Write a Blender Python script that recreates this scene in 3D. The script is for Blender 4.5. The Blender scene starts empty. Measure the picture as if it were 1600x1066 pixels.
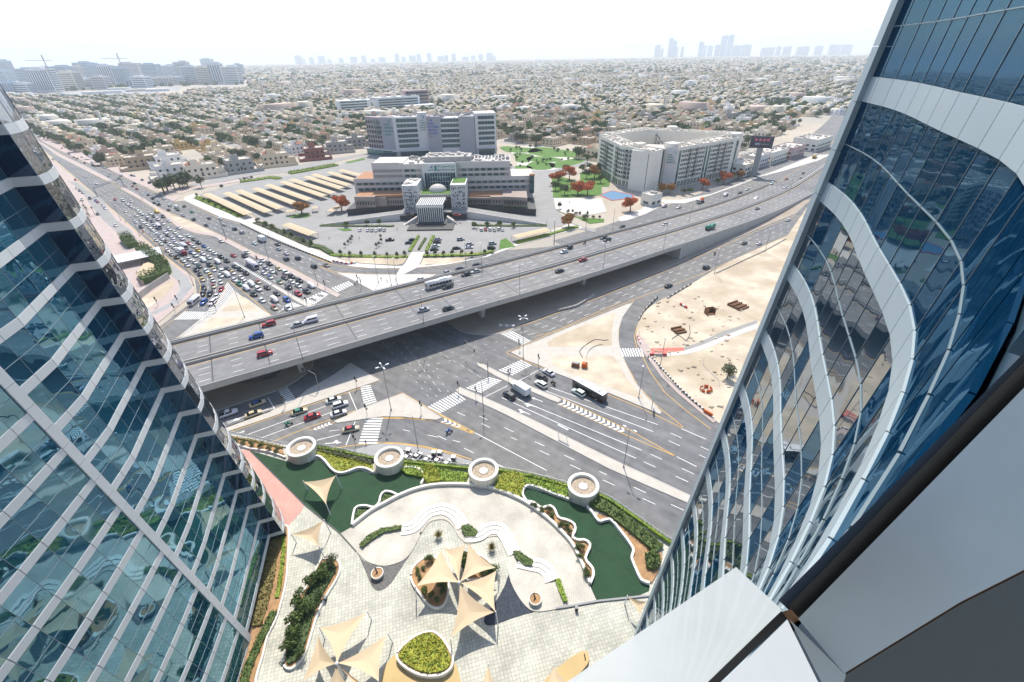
import bpy, bmesh, math, random
import numpy as np
from mathutils import Vector, Matrix
sc = bpy.context.scene
COL = sc.collection
R = math.radians
rng = random.Random(7)

# ------------------------------------------------------------------ camera
CAM_H, FPX, ROLL = 90.0, 711.0, math.atan(0.018)
TH = math.atan(447 / FPX)
cam_d = bpy.data.cameras.new('camera')
cam = bpy.data.objects.new('camera', cam_d); COL.objects.link(cam)
cam_d.sensor_width = 36; cam_d.lens = 16.0; cam_d.clip_start = 0.05; cam_d.clip_end = 80000
_up = Vector((0, math.sin(TH), math.cos(TH))); _fw = Vector((0, math.cos(TH), -math.sin(TH))); _x = Vector((1, 0, 0))
_r = math.cos(ROLL) * _x - math.sin(ROLL) * _up
_u = math.sin(ROLL) * _x + math.cos(ROLL) * _up
cam.matrix_world = Matrix(((_r.x, _u.x, -_fw.x, 0), (_r.y, _u.y, -_fw.y, 0), (_r.z, _u.z, -_fw.z, CAM_H), (0, 0, 0, 1)))
sc.camera = cam

# ------------------------------------------------------------------ sky, sun, exposure
SUN_EL, SUN_AZ = R(56), R(-3)           # azimuth from +Y towards +X
w = bpy.data.worlds.new('World'); sc.world = w; w.use_nodes = True
nt = w.node_tree
sky = nt.nodes.new('ShaderNodeTexSky'); sky.sky_type = 'NISHITA'; sky.sun_disc = False
sky.sun_elevation = SUN_EL; sky.sun_rotation = SUN_AZ
sky.altitude = 0; sky.air_density = 1.0; sky.dust_density = 1.2; sky.ozone_density = 1.0
nt.links.new(sky.outputs[0], nt.nodes['Background'].inputs[0])
nt.nodes['Background'].inputs[1].default_value = 0.15
sun_d = bpy.data.lights.new('sun', 'SUN'); sun_d.energy = 4.1; sun_d.angle = R(0.53); sun_d.color = (1.0, 0.935, 0.83)
sun = bpy.data.objects.new('sun', sun_d); COL.objects.link(sun)
SUNV = Vector((math.sin(SUN_AZ) * math.cos(SUN_EL), math.cos(SUN_AZ) * math.cos(SUN_EL), math.sin(SUN_EL)))
sun.rotation_euler = SUNV.to_track_quat('Z', 'Y').to_euler()
sun.location = SUNV * 500
sc.view_settings.view_transform = 'Standard'; sc.view_settings.look = 'None'
sc.view_settings.exposure = 0.40; sc.view_settings.gamma = 1; sc.view_settings.use_curve_mapping = False
sc.render.engine = 'CYCLES'
cy = sc.cycles
cy.use_denoising = True; cy.max_bounces = 6; cy.diffuse_bounces = 3; cy.glossy_bounces = 3; cy.transmission_bounces = 2
cy.transparent_max_bounces = 8; cy.volume_bounces = 1; cy.use_adaptive_sampling = True; cy.adaptive_threshold = 0.02
cy.caustics_reflective = False; cy.caustics_refractive = False

# ------------------------------------------------------------------ survey helpers: photo pixel -> place on a level
CR = dict(A=(0,60,2.857),B=(460,120,3.552),C=(780,40,2.667),D=(60,260,3.2),E=(540,340,2.857),F=(320,520,3.8075),G=(680,480,3.330),H=(340,660,3.5526),I=(640,700,3.552),J=(380,800,3.8095),K=(700,860,2.667),L=(1000,0,2.1317),M=(1000,380,1.5533),N=(0,130,2.2674),O=(0,560,2.107),
 a=(240,460,5.33),b=(520,400,5.33),c=(780,320,5.33),d=(980,230,5.33),e=(220,330,5.33),f=(460,330,5.33),h=(100,240,5.33),i=(540,520,5.33),j=(800,460,4.4417),k=(400,220,5.33),l=(640,230,5.33),m=(540,160,5.33),n=(900,180,5.33),o=(0,60,5.33),p=(0,0,1))
def px(k, x, y):
    a = CR[k]; return a[0] + x / a[2], a[1] + y / a[2]
def ray(x, y):
    u, v = x - 800, 533 - y
    c, s = math.cos(ROLL), math.sin(ROLL)
    u, v = c * u + s * v, -s * u + c * v
    return u, FPX * math.cos(TH) + v * math.sin(TH), -FPX * math.sin(TH) + v * math.cos(TH)
def g(k, x, y, z=0.0):
    d = ray(*px(k, x, y)); t = (z - CAM_H) / d[2]
    return (d[0] * t, d[1] * t)
def gs(k, pts, z=0.0): return [g(k, x, y, z) for x, y in pts]
def at_y(k, x, y, Y):
    d = ray(*px(k, x, y)); t = Y / d[1]
    return (d[0] * t, CAM_H + d[2] * t)
def project(P):
    v = Vector(P) - Vector((0, 0, CAM_H))
    zc = v.dot(_fw)
    if zc <= 0.1: return None
    return 800 + v.dot(_r) / zc * FPX, 533 - v.dot(_u) / zc * FPX
def in_view(P, m=40):
    q = project(P); return q is not None and -m < q[0] < 1600 + m and -m < q[1] < 1066 + m

_ones = 'zeroth first second third fourth fifth sixth seventh eighth ninth tenth eleventh twelfth thirteenth fourteenth fifteenth sixteenth seventeenth eighteenth nineteenth'.split()
_tens = {2:'twent',3:'thirt',4:'fort',5:'fift',6:'sixt',7:'sevent',8:'eight',9:'ninet'}
def ordw(n):
    if n < 20: return _ones[n]
    if n % 10 == 0: return _tens[n // 10] + 'ieth'
    return _tens[n // 10] + 'y-' + _ones[n % 10]

# ------------------------------------------------------------------ object helpers
class MB:
    def __init__(s): s.v = []; s.f = []
    def quad(s, a, b, c, d):
        n = len(s.v); s.v += [a, b, c, d]; s.f.append((n, n + 1, n + 2, n + 3)); return s
    def tri(s, a, b, c):
        n = len(s.v); s.v += [a, b, c]; s.f.append((n, n + 1, n + 2)); return s
    def hexa(s, p):                                        # 8 points: bottom ring, top ring
        n = len(s.v); s.v += list(p)
        s.f += [(n+3,n+2,n+1,n), (n+4,n+5,n+6,n+7)] + [(n+i, n+(i+1)%4, n+4+(i+1)%4, n+4+i) for i in range(4)]; return s
    def box(s, cx, cy, z0, sx, sy, sz, rot=0.0, tx=1.0, ty=1.0):
        c, q = math.cos(rot), math.sin(rot); p = []
        for z, kx, ky in ((z0, 1, 1), (z0 + sz, tx, ty)):
            for dx, dy in ((-1,-1),(1,-1),(1,1),(-1,1)):
                X, Y = dx * sx / 2 * kx, dy * sy / 2 * ky
                p.append((cx + X * c - Y * q, cy + X * q + Y * c, z))
        return s.hexa(p)
    def prism(s, pts, z0, z1, cap_bottom=False):
        pts = [tuple(p[:2]) for p in pts]
        a = sum(pts[i][0] * pts[(i+1) % len(pts)][1] - pts[(i+1) % len(pts)][0] * pts[i][1] for i in range(len(pts)))
        if a < 0: pts = pts[::-1]
        n, m = len(s.v), len(pts)
        s.v += [(x, y, z0) for x, y in pts] + [(x, y, z1) for x, y in pts]
        s.f.append(tuple(range(n + m, n + 2 * m)))
        if cap_bottom: s.f.append(tuple(range(n + m - 1, n - 1, -1)))
        s.f += [(n+i, n+(i+1)%m, n+m+(i+1)%m, n+m+i) for i in range(m)]; return s
    def sheet(s, pts, z):
        pts = [tuple(p[:2]) for p in pts]
        a = sum(pts[i][0] * pts[(i+1) % len(pts)][1] - pts[(i+1) % len(pts)][0] * pts[i][1] for i in range(len(pts)))
        if a < 0: pts = pts[::-1]
        n = len(s.v); s.v += [(x, y, z) for x, y in pts]; s.f.append(tuple(range(n, n + len(pts)))); return s
    def tube(s, p0, p1, r0, r1=None, n=8, cap=True):
        r1 = r0 if r1 is None else r1
        p0, p1 = Vector(p0), Vector(p1); d = (p1 - p0).normalized()
        a = d.orthogonal().normalized(); b = d.cross(a); k = len(s.v)
        for P, r in ((p0, r0), (p1, r1)):
            for i in range(n):
                t = 2 * math.pi * i / n; s.v.append(tuple(P + (a * math.cos(t) + b * math.sin(t)) * r))
        s.f += [(k+i, k+(i+1)%n, k+n+(i+1)%n, k+n+i) for i in range(n)]
        if cap: s.f += [tuple(range(k+n, k+2*n)), tuple(range(k+n-1, k-1, -1))]
        return s
    def lathe(s, prof, cx, cy, z0=0.0, n=40):
        k = len(s.v); m = len(prof)
        for r, z in prof:
            for i in range(n):
                t = 2 * math.pi * i / n; s.v.append((cx + r * math.cos(t), cy + r * math.sin(t), z0 + z))
        for j in range(m - 1):
            s.f += [(k+j*n+i, k+j*n+(i+1)%n, k+(j+1)*n+(i+1)%n, k+(j+1)*n+i) for i in range(n)]
        return s
    def ribbon(s, pts, w, z0, z1):                         # a wall or strip along a polyline (z0,z1 numbers or lists)
        L, Rr = offset(pts, w / 2), offset(pts, -w / 2)
        m = len(pts); za = z0 if isinstance(z0, (list, tuple)) else [z0] * m; zb = z1 if isinstance(z1, (list, tuple)) else [z1] * m
        k = len(s.v)
        for i in range(m):
            s.v += [(*Rr[i], za[i]), (*L[i], za[i]), (*L[i], zb[i]), (*Rr[i], zb[i])]
        for i in range(m - 1):
            a, b = k + 4*i, k + 4*(i+1)
            s.f += [(a, b, b+3, a+3), (b+1, a+1, a+2, b+2), (a+3, b+3, b+2, a+2), (a+1, b+1, b, a)]
        s.f += [(k, k+3, k+2, k+1), (k+4*(m-1), k+4*(m-1)+1, k+4*(m-1)+2, k+4*(m-1)+3)]
        return s
    def strip(s, L, Rr, zs):                               # flat sheet between two polylines
        k = len(s.v); m = len(L); z = zs if isinstance(zs, (list, tuple)) else [zs] * m
        for i in range(m): s.v += [(*L[i], z[i]), (*Rr[i], z[i])]
        for i in range(m - 1): s.f.append((k+2*i, k+2*i+1, k+2*i+3, k+2*i+2))
        return s
    def mesh(s, name, m=None, smooth=False):
        me = bpy.data.meshes.new(name); me.from_pydata(s.v, [], s.f)
        if m: me.materials.append(m)
        if smooth:
            me.polygons.foreach_set('use_smooth', [True] * len(me.polygons))
        me.update(); return me
    def build(s, name, m=None, parent=None, smooth=False, **kw):
        return obj(name, s.mesh(name, m, smooth), parent, **kw)
def obj(name, me, parent=None, loc=None, rz=0.0, kind=None):
    o = bpy.data.objects.new(name, me); COL.objects.link(o)
    if parent: o.parent = parent
    if loc: o.location = loc
    if rz: o.rotation_euler.z = rz
    if kind: o['kind'] = kind
    return o
def emit(b, name, m, parent):
    """one object for every separate piece of the builder"""
    up = list(range(len(b.v)))
    def fd(i):
        while up[i] != i: up[i] = up[up[i]]; i = up[i]
        return i
    for f in b.f:
        r = fd(f[0])
        for i in f[1:]: up[fd(i)] = r
    gr = {}
    for f in b.f: gr.setdefault(fd(f[0]), []).append(f)
    last = None
    for F in gr.values():
        ids = sorted({i for f in F for i in f}); mp = {i: k for k, i in enumerate(ids)}; q = MB(); q.v = [b.v[i] for i in ids]; q.f = [tuple(mp[i] for i in f) for f in F]
        last = q.build(name, m, parent)
    return last
STUFF = ('roof_plant', 'lattice_screen', 'dome_ring', 'roof_frame')
def tag(o, label, cat, group=None, kind=None):
    o['label'] = label; o['category'] = cat
    if group: o['group'] = group
    if kind: o['kind'] = kind
    return o
def thing(name, label, cat, loc=(0, 0, 0), rz=0.0, group=None):
    return tag(obj(name, None, None, loc, rz), label, cat, group)
def struct(o): o['kind'] = 'structure'; return o
def kids(o): return [c for c in CH.get(o.name, [])]
CH = {}
def register(root, *ch): CH[root.name] = list(ch)
def dup(root, loc, rz, label=None, group=None, scale=None, color=None):
    r = root.copy(); COL.objects.link(r); r.location = loc; r.rotation_euler = (0, 0, rz)
    if scale: r.scale = scale if isinstance(scale, tuple) else (scale,) * 3
    if label: r['label'] = label
    if group: r['group'] = group
    if color: r.color = color
    for c in CH.get(root.name, []):
        d = c.copy(); COL.objects.link(d); d.parent = r
        if color: d.color = color
        for e in CH.get(c.name, []):
            q = e.copy(); COL.objects.link(q); q.parent = d
            if color: q.color = color
    return r
def offset(pts, d):
    out = []
    for i, p in enumerate(pts):
        a = pts[max(i - 1, 0)]; b = pts[min(i + 1, len(pts) - 1)]
        t = Vector((b[0] - a[0], b[1] - a[1]))
        if t.length < 1e-6: t = Vector((1, 0))
        t.normalize(); out.append((p[0] - t.y * d, p[1] + t.x * d))
    return out
def length(pts): return sum(math.dist(pts[i][:2], pts[i+1][:2]) for i in range(len(pts) - 1))
def resample(pts, n):
    L = [0]
    for i in range(len(pts) - 1): L.append(L[-1] + math.dist(pts[i], pts[i+1]))
    out = []
    for k in range(n):
        t = L[-1] * k / (n - 1); i = 0
        while i < len(L) - 2 and L[i+1] < t: i += 1
        f = (t - L[i]) / max(L[i+1] - L[i], 1e-9)
        out.append(tuple(pts[i][q] + (pts[i+1][q] - pts[i][q]) * f for q in range(len(pts[0]))))
    return out
def smooth_pts(pts, sub=6, closed=False):
    n = len(pts); out = []
    for i in range(n if closed else n - 1):
        P = [pts[(i + k) % n] if closed else pts[min(max(i + k, 0), n - 1)] for k in (-1, 0, 1, 2)]
        for q in range(sub):
            t = q / sub
            out.append(tuple(0.5 * (2*P[1][c] + (P[2][c]-P[0][c])*t + (2*P[0][c]-5*P[1][c]+4*P[2][c]-P[3][c])*t*t + (3*P[1][c]-P[0][c]-3*P[2][c]+P[3][c])*t**3) for c in (0, 1)))
    if not closed: out.append(tuple(pts[-1]))
    return out
def inside(p, poly):
    x, y = p; r = False; j = len(poly) - 1
    for i in range(len(poly)):
        a, b = poly[i], poly[j]
        if (a[1] > y) != (b[1] > y) and x < (b[0]-a[0]) * (y-a[1]) / (b[1]-a[1]) + a[0]: r = not r
        j = i
    return r

# ------------------------------------------------------------------ materials
M = {}
def mat(name, rgb, rough=0.7, metal=0.0, var=0.0, scale=1.0, bump=0.0, bscale=None, objcol=False, spec=0.5, coat=0.0, var2=None):
    m = bpy.data.materials.new(name); m.use_nodes = True; t = m.node_tree; b = t.nodes['Principled BSDF']
    b.inputs['Roughness'].default_value = rough; b.inputs['Metallic'].default_value = metal
    b.inputs['Specular IOR Level'].default_value = spec; b.inputs['Coat Weight'].default_value = coat
    N = t.nodes.new
    if objcol:
        src = N('ShaderNodeObjectInfo').outputs['Color']
    else:
        v = N('ShaderNodeRGB'); v.outputs[0].default_value = (*rgb, 1); src = v.outputs[0]
    if var or bump:
        tc = N('ShaderNodeTexCoord'); no = N('ShaderNodeTexNoise'); no.inputs['Scale'].default_value = scale; no.inputs['Detail'].default_value = 6
        t.links.new(tc.outputs['Object'], no.inputs['Vector'])
    if var:
        mr = N('ShaderNodeMapRange'); mr.inputs[1].default_value = 0.25; mr.inputs[2].default_value = 0.75
        mr.inputs[3].default_value = 1 - var; mr.inputs[4].default_value = 1 + var
        t.links.new(no.outputs['Fac'], mr.inputs[0])
        mx = N('ShaderNodeVectorMath'); mx.operation = 'SCALE'
        t.links.new(src, mx.inputs[0]); t.links.new(mr.outputs[0], mx.inputs['Scale']); src = mx.outputs[0]
        if var2:
            n2 = N('ShaderNodeTexNoise'); n2.inputs['Scale'].default_value = var2[0]; n2.inputs['Detail'].default_value = 4
            t.links.new(tc.outputs['Object'], n2.inputs['Vector'])
            r2 = N('ShaderNodeMapRange'); r2.inputs[1].default_value = 0.42; r2.inputs[2].default_value = 0.62; t.links.new(n2.outputs['Fac'], r2.inputs[0])
            mm = N('ShaderNodeMix'); mm.data_type = 'RGBA'; t.links.new(r2.outputs[0], mm.inputs[0]); t.links.new(src, mm.inputs[6]); mm.inputs[7].default_value = (*var2[1], 1)
            src = mm.outputs[2]
    t.links.new(src, b.inputs['Base Color'])
    if bump:
        nb = no
        if bscale:
            nb = N('ShaderNodeTexNoise'); nb.inputs['Scale'].default_value = bscale; nb.inputs['Detail'].default_value = 4
            t.links.new(tc.outputs['Object'], nb.inputs['Vector'])
        bp = N('ShaderNodeBump'); bp.inputs['Strength'].default_value = bump; bp.inputs['Distance'].default_value = 0.1
        t.links.new(nb.outputs['Fac'], bp.inputs['Height']); t.links.new(bp.outputs[0], b.inputs['Normal'])
    M[name] = m; return m
def streaks(name, ang, amt=.22):
    """long wheel-worn streaks along a traffic direction, and scattered stains"""
    t = M[name].node_tree; b = t.nodes['Principled BSDF']; src = b.inputs['Base Color'].links[0].from_socket; N = t.nodes.new
    tc = N('ShaderNodeTexCoord'); mp = N('ShaderNodeMapping'); mp.vector_type = 'TEXTURE'; mp.inputs['Rotation'].default_value[2] = ang; mp.inputs['Scale'].default_value = (80, 1.8, 1)
    no = N('ShaderNodeTexNoise'); no.inputs['Scale'].default_value = 1.0; no.inputs['Detail'].default_value = 5
    n2 = N('ShaderNodeTexNoise'); n2.inputs['Scale'].default_value = .35; n2.inputs['Detail'].default_value = 8
    ad = N('ShaderNodeMath'); ad.operation = 'ADD'; mr = N('ShaderNodeMapRange'); mr.inputs[1].default_value = .7; mr.inputs[2].default_value = 1.3; mr.inputs[3].default_value = 1 - amt; mr.inputs[4].default_value = 1 + amt
    sc_ = N('ShaderNodeVectorMath'); sc_.operation = 'SCALE'
    t.links.new(tc.outputs['Object'], mp.inputs[0]); t.links.new(mp.outputs[0], no.inputs['Vector']); t.links.new(tc.outputs['Object'], n2.inputs['Vector'])
    t.links.new(no.outputs['Fac'], ad.inputs[0]); t.links.new(n2.outputs['Fac'], ad.inputs[1]); t.links.new(ad.outputs[0], mr.inputs[0])
    t.links.new(src, sc_.inputs[0]); t.links.new(mr.outputs[0], sc_.inputs['Scale']); t.links.new(sc_.outputs[0], b.inputs['Base Color'])
def glassmat(name, body, tint, f0=0.2, f1=0.95, rough=0.02, wob=0.0, wscale=0.4):
    """coated facade glass: a dark body under a mirror coat that strengthens at grazing angles"""
    m = bpy.data.materials.new(name); m.use_nodes = True; t = m.node_tree; t.nodes.remove(t.nodes['Principled BSDF'])
    N = t.nodes.new; out = t.nodes['Material Output']
    d = N('ShaderNodeBsdfDiffuse'); d.inputs[0].default_value = (*body, 1)
    gl = N('ShaderNodeBsdfGlossy'); gl.inputs[0].default_value = (*tint, 1); gl.inputs['Roughness'].default_value = rough
    lw = N('ShaderNodeLayerWeight'); lw.inputs[0].default_value = 0.35
    mr = N('ShaderNodeMapRange'); mr.inputs[3].default_value = f0; mr.inputs[4].default_value = f1
    t.links.new(lw.outputs['Facing'], mr.inputs[0])
    mx = N('ShaderNodeMixShader'); t.links.new(mr.outputs[0], mx.inputs[0]); t.links.new(d.outputs[0], mx.inputs[1]); t.links.new(gl.outputs[0], mx.inputs[2])
    if wob:
        tc = N('ShaderNodeTexCoord'); no = N('ShaderNodeTexNoise'); no.inputs['Scale'].default_value = wscale; no.inputs['Detail'].default_value = 1.5
        t.links.new(tc.outputs['Object'], no.inputs['Vector'])
        bp = N('ShaderNodeBump'); bp.inputs['Strength'].default_value = 1.0; bp.inputs['Distance'].default_value = wob
        t.links.new(no.outputs['Fac'], bp.inputs['Height'])
        t.links.new(bp.outputs[0], gl.inputs['Normal'])
    t.links.new(mx.outputs[0], out.inputs[0]); M[name] = m; return m
def vcolmat(name, rough=0.8):
    m = bpy.data.materials.new(name); m.use_nodes = True; t = m.node_tree; b = t.nodes['Principled BSDF']; b.inputs['Roughness'].default_value = rough
    a = t.nodes.new('ShaderNodeAttribute'); a.attribute_name = 'Col'; t.links.new(a.outputs['Color'], b.inputs['Base Color']); M[name] = m; return m
def numpy_mesh(name, V, F4, m, fcol=None):
    """V (n,3), F4 (k,4) -> mesh, with one colour per face"""
    me = bpy.data.meshes.new(name); k = len(F4)
    me.vertices.add(len(V)); me.vertices.foreach_set('co', np.asarray(V, 'f').ravel())
    n = F4.shape[1]
    me.loops.add(k * n); me.loops.foreach_set('vertex_index', F4.ravel().astype('i'))
    me.polygons.add(k); me.polygons.foreach_set('loop_start', np.arange(0, k * n, n, dtype='i'))
    me.update(calc_edges=True); me.materials.append(m)
    if fcol is not None:
        at = me.attributes.new('Col', 'FLOAT_COLOR', 'FACE')
        c = np.ones((k, 4), 'f'); c[:, :3] = fcol; at.data.foreach_set('color', c.ravel())
    return me

mat('sand_ground', (.46, .40, .32), .95, var=.14, scale=.02, var2=(.006, (.38, .35, .30)), bump=.3, bscale=.6)
mat('sand_plot', (.58, .50, .385), .95, var=.24, scale=.16, var2=(.06, (.44, .36, .26)), bump=.8, bscale=.35)
mat('asphalt', (.155, .157, .163), .85, var=.13, scale=.08, var2=(.02, (.185, .18, .172)))
mat('asphalt_new', (.082, .084, .09), .85, var=.12, scale=.12)
mat('asphalt_pale', (.30, .295, .285), .9, var=.10, scale=.1)
streaks('asphalt', R(-38), .26)
mat('concrete', (.46, .44, .41), .85, var=.08, scale=.3)
mat('concrete_grey', (.33, .33, .33), .85, var=.1, scale=.25)
mat('pavement', (.52, .485, .43), .85, var=.09, scale=.4)
mat('pavement_pink', (.46, .375, .345), .85, var=.1, scale=.3)
mat('paint_white', (.80, .80, .78), .7, var=.08, scale=1.2)
mat('paint_yellow', (.70, .40, .06), .7, var=.1, scale=1.0)
mat('dark_metal', (.05, .05, .055), .5)
mat('pole_grey', (.30, .30, .31), .5, metal=.4)
mat('white_metal', (.72, .74, .75), .35)
mat('black', (.012, .012, .013), .5)
mat('stone_white', (.56, .535, .49), .7, var=.06, scale=.5)
mat('red_paint', (.48, .03, .03), .5)
mat('orange_net', (.65, .14, .03), .8)
mat('tyre', (.02, .02, .02), .8)
mat('car_paint', (1, 1, 1), .28, objcol=True, coat=.5)
mat('villa_wall', (1, 1, 1), .85, objcol=True, var=.06, scale=.5)
mat('villa_roof', (.55, .50, .43), .9, var=.12, scale=.3)
mat('tile_roof', (.36, .16, .10), .85, var=.12, scale=.6)
mat('villa_window', (.03, .04, .05), .15)
mat('bark', (.12, .08, .05), .9)
mat('car_glass', (.012, .016, .02), .08)
mat('tail_lamp', (.35, .01, .01), .3)
mat('head_lamp', (.75, .75, .72), .2)
# ------------------------------------------------------------------ ground
b = MB(); NG = 48
ext = [-60000, -14000, -6000, -3000, -1500, -800, -400, -200, 0, 200, 400, 800, 1500, 3000, 6000, 14000, 60000]
k0 = len(ext)
for yy in ext:
    for xx in ext: b.v.append((xx, yy + 400, -0.06))
for r_ in range(k0 - 1):
    for c_ in range(k0 - 1): b.f.append((r_*k0+c_, r_*k0+c_+1, (r_+1)*k0+c_+1, (r_+1)*k0+c_))
struct(b.build('ground', M['sand_ground']))

# ---- highway centre line, 17.2 m either side; deck rises over the junction
DK = smooth_pts([(-190, 66), (-150, 90), (-103.7, 117.4), (-60, 143.5), (6.1, 183.8), (68.2, 227.2), (104, 255.5), (148.3, 292), (200, 340), (246, 387), (300, 447), (360, 520), (430, 610), (520, 730), (660, 930), (900, 1290)], 6)
def dist_on(pts, i): return length(pts[:i+1])
_L = [dist_on(DK, i) for i in range(len(DK))]
def nearest_s(p):
    return min(range(len(DK)), key=lambda i: math.dist(DK[i], p))
_i0, _i1, _i2 = nearest_s((-15, 171)), nearest_s((68, 227)), nearest_s((212, 352))
def deck_z(i):
    s = _L[i]
    if s <= _L[_i0]: return 9.4
    if s <= _L[_i1]: return 9.4 - 1.7 * (s - _L[_i0]) / (_L[_i1] - _L[_i0])
    if s <= _L[_i2]:
        f = (s - _L[_i1]) / (_L[_i2] - _L[_i1]); return 7.7 * (1 - f) ** 1.25 + 0.02
    return 0.02
DZ = [deck_z(i) for i in range(len(DK))]
HW = 17.0

# ---- asphalt sheets
asph = [(-700, 760), g('N',130,190), g('N',150,232), g('N',300,362), g('N',440,482), g('N',560,592), g('N',690,690), g('N',700,760), g('N',570,860), (-190, 150), (-190, 60), (-110, 60), (-86, 93), (-62, 89), (-27, 83), (12, 74.8), (32, 60), (60, 40), (150, 20), (150, 200), (180, 300), (20, 240), (-40, 230)]
asph += [g('f',470,430), g('f',0,290), g('e',830,100), g('h',1000,395), g('h',930,400), g('h',700,290), g('h',330,60), g('N',300,250), g('N',170,185)]
struct(MB().sheet(asph, 0.0).build('road', M['asphalt']))
i_r = [i for i in range(len(DK)) if _L[i] > _L[nearest_s((40, 205))]]
cor = [DK[i] for i in i_r]
struct(MB().strip(offset(cor, 44), offset(cor, -48), 0.004).build('highway_road', M['asphalt']))
# far left road running out to the skyline
far_l = [(-690, 745), (-900, 930), (-1250, 1190), (-1800, 1500), (-3000, 2100)]
struct(MB().strip(offset(far_l, 22), offset(far_l, -24), 0.004).build('far_road', M['asphalt']))

def slab(name, pts, m, z1=0.15, z0=-0.02, kerb=None, sub=0, kind='structure'):
    if sub: pts = smooth_pts(pts, sub, True)
    o = MB().prism(pts, z0, z1).build(name, m)
    o['kind'] = kind
    return o
def kerbed(name, pts, m, sub=0, z=0.15):
    """raised island with a pale kerb stone round it"""
    if sub: pts = smooth_pts(pts, sub, True)
    slab(name, pts, m, z)
    cp = pts + [pts[0], pts[1]]
    struct(MB().ribbon(cp, 0.34, -0.02, z + 0.02).build('kerb', M['concrete']))

# islands of the junction (outlines surveyed from the photograph)
kerbed('traffic_island', gs('e', [(778,662),(860,715),(970,795),(1085,872),(900,1000),(520,1110),(290,1110),(330,1060),(470,950),(600,865),(700,760)]), M['pavement'])
slab('island_sand', gs('e', [(840,700),(1000,830),(700,838),(670,830)]), M['sand_plot'], .17, 0)
slab('island_sand', gs('e', [(590,893),(870,893),(800,930),(480,1005)]), M['sand_plot'], .17, 0)
kerbed('traffic_island', gs('F', [(60,590),(395,468),(545,398),(610,340),(680,305),(770,250),(868,182),(960,240),(1040,284),(1000,298),(900,330),(700,398),(400,500),(110,597)]), M['pavement'])
kerbed('traffic_island', gs('F', [(762,527),(850,490),(940,450),(1060,405),(1178,364),(1260,415),(1340,465),(1408,508),(1380,518),(1300,512),(1180,500),(1060,498),(900,520),(790,536)]), M['pavement'])
kerbed('median_strip', gs('G', [(108,428),(125,418),(250,470),(380,528),(520,595),(640,655),(800,735),(980,822),(1150,900),(1320,980),(1700,1160),(1690,1190),(1300,1012),(1120,935),(900,838),(700,733),(500,628),(370,560),(250,504),(120,447)]), M['pavement'])
kerbed('median_strip', gs('G', [(215,288),(245,296),(320,335),(400,374),(520,425),(630,468),(655,484),(640,497),(600,482),(500,438),(395,398),(310,355),(225,305)]), M['pavement'])
I6 = gs('j', [(-10,402),(60,370),(130,345),(400,232),(700,112),(800,70),(835,62),(800,110),(765,160),(738,240),(735,310),(748,390),(790,490),(850,610),(930,710),(1000,780),(1036,818),(1025,832),(990,815),(860,762),(660,680),(480,615),(300,545),(190,492),(90,455)])
kerbed('traffic_island', I6, M['pavement'])
slab('island_sand', gs('j', [(240,340),(300,300),(500,215),(720,127),(700,200),(692,260),(695,355),(640,362),(530,368),(300,366),(255,362)]), M['sand_plot'], .17, 0)
slab('island_sand', gs('j', [(258,448),(330,432),(500,428),(700,430),(735,475),(800,590),(860,660),(915,728),(870,718),(650,638),(420,558),(290,495)]), M['sand_plot'], .17, 0)
# construction plot on the right
plot = gs('j', [(1130,0),(1040,35),(960,85),(900,140),(872,210),(862,280),(872,350),(935,425),(1010,520),(1120,620),(1250,745),(1330,815),(1420,885)]) + [(62, 92), (86, 84), (150, 95), (210, 170), (230, 300), (200, 305), g('d',1330,742), g('d',880,940), g('d',700,1040)]
slab('construction_plot', plot, M['sand_plot'], .12)
slab('plot_track', gs('j', [(1700,180),(1600,215),(1450,265),(1300,335),(1190,372),(1195,395),(1300,368),(1450,308),(1600,250),(1700,215)]), M['asphalt_pale'], .14, 0)
slab('plot_path', gs('j', [(1700,205),(1600,240),(1450,300),(1300,362),(1190,395),(1080,408),(960,415),(965,436),(1080,432),(1200,420),(1310,393),(1450,335),(1600,275),(1700,240)]), M['stone_white'], .16, 0)
slab('plot_apron', gs('j', [(940,378),(1190,372),(1195,398),(1080,410),(960,416)]), mat('red_wash', (.55, .16, .12), .8, var=.3, scale=1.0), .145, 0)
slab('footpath', gs('j', [(868,285),(905,300),(960,380),(985,460),(1060,570),(1180,690),(1300,790),(1420,880),(1395,895),(1270,790),(1150,690),(1040,580),(960,470),(925,425),(880,360),(866,330)]), M['pavement_pink'], .17, 0)
# sand under the deck
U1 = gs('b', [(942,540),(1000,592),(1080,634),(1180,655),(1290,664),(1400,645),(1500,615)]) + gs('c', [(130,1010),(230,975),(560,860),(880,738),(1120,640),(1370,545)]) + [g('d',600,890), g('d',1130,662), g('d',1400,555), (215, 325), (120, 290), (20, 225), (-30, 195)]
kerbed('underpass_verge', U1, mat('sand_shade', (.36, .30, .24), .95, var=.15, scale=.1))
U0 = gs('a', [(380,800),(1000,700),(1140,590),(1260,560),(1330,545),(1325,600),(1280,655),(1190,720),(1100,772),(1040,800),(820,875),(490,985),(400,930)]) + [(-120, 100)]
kerbed('underpass_verge', U0, M['sand_shade'])
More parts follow.
